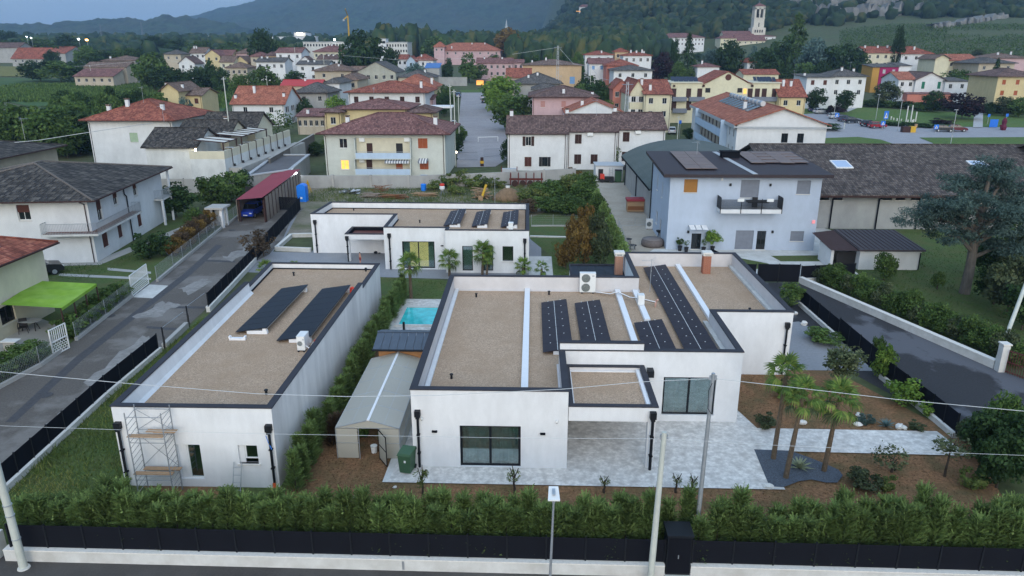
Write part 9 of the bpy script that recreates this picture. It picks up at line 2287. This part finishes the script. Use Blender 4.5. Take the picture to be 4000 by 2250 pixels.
# belt of woodland behind the roofs, and the plain's hedgerows
for i in range(560):
 u=rg.uniform(1440,2600);y=rg.uniform(500,640);x=W(u,150,y)[0];pts.append((x,y,terr(x,y)-1,rg.uniform(3.5,6.5),rg.uniform(11,18)*(1.25 if 1480<u<1680 else 1),rg.uniform(.1,.9)))
for i in range(150):
 u=rg.uniform(1990,2420);y=rg.uniform(440,500);x=W(u,170,y)[0];pts.append((x,y,terr(x,y)-1,rg.uniform(3.5,5.5),rg.uniform(11,17),rg.uniform(.4,1)))
for i in range(420):
 y=rg.uniform(520,1300);u=rg.uniform(-80,1480);x=W(u,150,y)[0]
 if rg.random()<.5:y=620+60*round(rg.uniform(0,8))+rg.normal(0,6)
 x=W(u,150,y)[0];pts.append((x,y,terr(x,y)-1,rg.uniform(4,8),rg.uniform(7,13),rg.uniform(.1,.7)))
wood('woodland',pts,wood_m)
pts=[]
for i in range(5200):
 y=rg.uniform(600,1500) if i % 3 else rg.uniform(600,900);x=rg.uniform(5,.85*y)
 u,v=proj(x,y,terr(x,y))
 if v<-60 or u>4150:continue
 if u>3050 and v>105+8*math.sin(u*.01) and y<720:continue
 if u>3330 and v>100:continue
 rock=(3080<u<3520 and 0<v<42) or (3150<u<3600 and 44<v<78) or (3640<u<3960 and 60+(3960-u)*.13<v<80+(3960-u)*.13)
 if rock and rg.random()<.8:continue
 pts.append((x,y,terr(x,y)-1.5,rg.uniform(3.5,7),rg.uniform(6,13),rg.uniform(.05,.75)+(.3 if 2300<u<2560 and v<70 else 0)))
wood('hillside_forest',pts,wood_m)
# limestone ledges of the old quarry, real stepped blocks
rock_m=mat('limestone',(.20,.195,.185),rough=.95,var=.35,scale=.35,var2=.6,scale2=.12,c2=(.15,.15,.13),stretch=(1,1,.35),bump=1.0,bscale=.8)
def ledge(lb,q,hgt):
 mb=MB();r_=random.Random(len(q));pr=[]
 n=46
 for i in range(n+1):
  s_=i/n*(len(q)-1);k=min(len(q)-2,int(s_));f=s_-k;u,v=q[k][0]+(q[k+1][0]-q[k][0])*f,q[k][1]+(q[k+1][1]-q[k][1])*f
  x,y,z=GT(u,v+r_.uniform(-2,2));pr.append((x,y-2+r_.uniform(-2,2),z,hgt*r_.uniform(.5,1.15)))
 for a,b in zip(pr[:-1],pr[1:]):
  p=[(a[0],a[1],a[2]-3),(b[0],b[1],b[2]-3),(b[0],b[1]+1.2,b[2]+b[3]*.5),(a[0],a[1]+1.2,a[2]+a[3]*.5),(a[0],a[1]+2.2,a[2]+a[3]),(b[0],b[1]+2.2,b[2]+b[3]),(a[0],a[1]+14,a[2]+a[3]*.9),(b[0],b[1]+14,b[2]+b[3]*.9)]
  mb.add(p,[(0,1,2,3),(3,2,5,4),(4,5,7,6)])
 o=mb.build('rock_ledge',rock_m);o['kind']='structure'
ledge('',[(3070,28),(3200,24),(3400,18),(3620,14)],11)
ledge('',[(3130,60),(3300,62),(3450,60),(3600,56)],9)
ledge('',[(3640,116),(3730,104),(3820,86),(3960,66)],4)
# vineyard rows on the slope
def vines():
 rg=np.random.default_rng(5);V=[];T=[]
 for row in range(60):
  y=320+row*4.2
  for k in range(420):
   x=95+k*1.15+rg.normal(0,.3)
   u,v=proj(x,y,terr(x,y))
   if not (3280<u<4100 and 100<v<225):continue
   if v<118+22*sm((u-3620)/200)*0 and u<3500:pass
   if abs(v-(178-(u-3600)*.12))<4 and u>3560:continue      # grass track
   if u>3700 and 120<v<142:continue
   z=terr(x,y);tn=rg.uniform(0,.7)
   for j in range(5):
    px,py,pz=x+rg.normal(0,.35),y+rg.normal(0,.18),z+rg.uniform(.5,1.7);a=rg.normal(0,.45,3);b=rg.normal(0,.45,3)
    V += [(px,py,pz),(px+a[0],py+a[1],pz+a[2]),(px+b[0],py+b[1],pz+b[2])];T += [tn]*3
 me=np_mesh('vineyard_rows',V,np.arange(len(V)).reshape(-1,3),T,LM['mid']);o=bpy.data.objects.new('vineyard_rows',me);COL.objects.link(o);o['kind']='stuff';MAT[o.name]=Matrix()
vines()
# far mountains: real ridges kilometres away
def mountain(name,sky,y0,depth,seed,m,nx=150,ny=84):
 """sky: list of (u, v) along the ridge seen from the camera; the slope falls towards the camera"""
 from mathutils import noise
 us=np.linspace(sky[0][0],sky[-1][0],nx);vs=np.interp(us,[p[0] for p in sky],[p[1] for p in sky])
 V=[]
 for j in range(ny):
  t=j/(ny-1);y=y0+depth*t
  for i in range(nx):
   r=ray(us[i],vs[i]);yt=y0+depth*.8
   ztop=CAM_H+r[2]*yt/r[1];x=r[0]*yt/r[1]
   x=x*(y/yt) ** .25
   zb=terr(0,min(2500,y0))-25
   s_=min(1,t/.8);prof=s_ ** 1.15 if t <= .8 else 1-(t-.8)*1.2
   nz=noise.fractal(Vector((x*.0022+seed,y*.0022,seed)),1.0,2.0,6)*(ztop-zb)*.16*min(1,s_*1.6)*(1-.75*(s_ if t <= .8 else .6) ** 6)+noise.noise(Vector((x*.03,y*.03,seed)))*8+noise.noise(Vector((x*.075,y*.075,seed)))*6
   V.append((x,y,zb+(ztop-zb)*prof+nz))
 Fq=[(j*nx+i,j*nx+i+1,(j+1)*nx+i+1,(j+1)*nx+i) for j in range(ny-1) for i in range(nx-1)]
 me=np_mesh(name,V,Fq,m=m);me.polygons.foreach_set('use_smooth',[True]*len(me.polygons));o=bpy.data.objects.new(name,me);COL.objects.link(o);o['kind']='structure';MAT[o.name]=Matrix()
mtn=mat('mountain_forest',(.030,.048,.022),rough=1,var=.85,scale=.035,var2=.7,scale2=.006,c2=(.060,.058,.034),bump=1.0,bscale=.06)
mtn.node_tree.nodes['Bump'].inputs['Distance'].default_value=6
mountain('low_hills',[(-700,118),(0,98),(200,96),(330,84),(430,72),(490,66),(560,74),(600,76),(630,58),(700,54),(750,60),(790,68),(900,92),(1000,115)],1750,500,3.3,mtn,200)
mountain('mountain',[(560,112),(700,80),(780,62),(880,30),(1000,2),(1150,-60),(1400,-150),(1900,-260),(2400,-330),(3000,-340),(3600,-300)],2300,1500,7.7,mtn,330)
mountain('far_ridge',[(-900,112),(-200,104),(100,100),(350,92),(700,90),(1000,80)],4200,900,1.1,mtn,90)
x,y,z=GT(2290,48);t=thing('hill_house','white house with a red roof and lit terrace among the trees on the spur','house',(x,y,z));MB().box(x-9,x+9,y-6,y+4,z-4,z+6).build('wall',wl['white'],t);MB().add([(x-10,y-7,z+6),(x+10,y-7,z+6),(x+10,y+5,z+6),(x-10,y+5,z+6),(x-6,y-1,z+9),(x+6,y-1,z+9)],[(0,1,5,4),(2,3,4,5),(1,2,5),(3,0,4),(3,2,1,0)]).build('roof',T_pink,t);MB().box(x-13,x+6,y-7.3,y-7.0,z+.5,z+1.2).build('lit_terrace',lit_o,t)
x,z=W(1978,108,1400);t=thing('church_spire','thin white church spire beyond the woodland','spire',(x,1400,z-40));zt=W(1978,72,1400)[1];MB().box(x-2,x+2,1400,1404,z-45,zt-14).build('tower',wl['white'],t);MB().add([(x-2,1400,zt-14),(x+2,1400,zt-14),(x+2,1404,zt-14),(x-2,1404,zt-14),(x,1402,zt)],[(0,1,4),(1,2,4),(2,3,4),(3,0,4)]).build('spire_roof',C['lgrey'],t)
# evening haze: one closed box of thin air round camera and land
hz=bpy.data.materials.new('haze');hz.use_nodes=True;n_=hz.node_tree;
for q in list(n_.nodes):n_.nodes.remove(q)
o_=n_.nodes.new('ShaderNodeOutputMaterial');v_=n_.nodes.new('ShaderNodeVolumePrincipled');v_.inputs['Color'].default_value=(.42,.66,1.0,1);v_.inputs['Density'].default_value=0.00016;v_.inputs['Anisotropy'].default_value=0.2
n_.links.new(v_.outputs[0],o_.inputs['Volume'])
MB().box(-3600,4200,-160,6200,-80,900).build('haze',hz,kind='stuff')
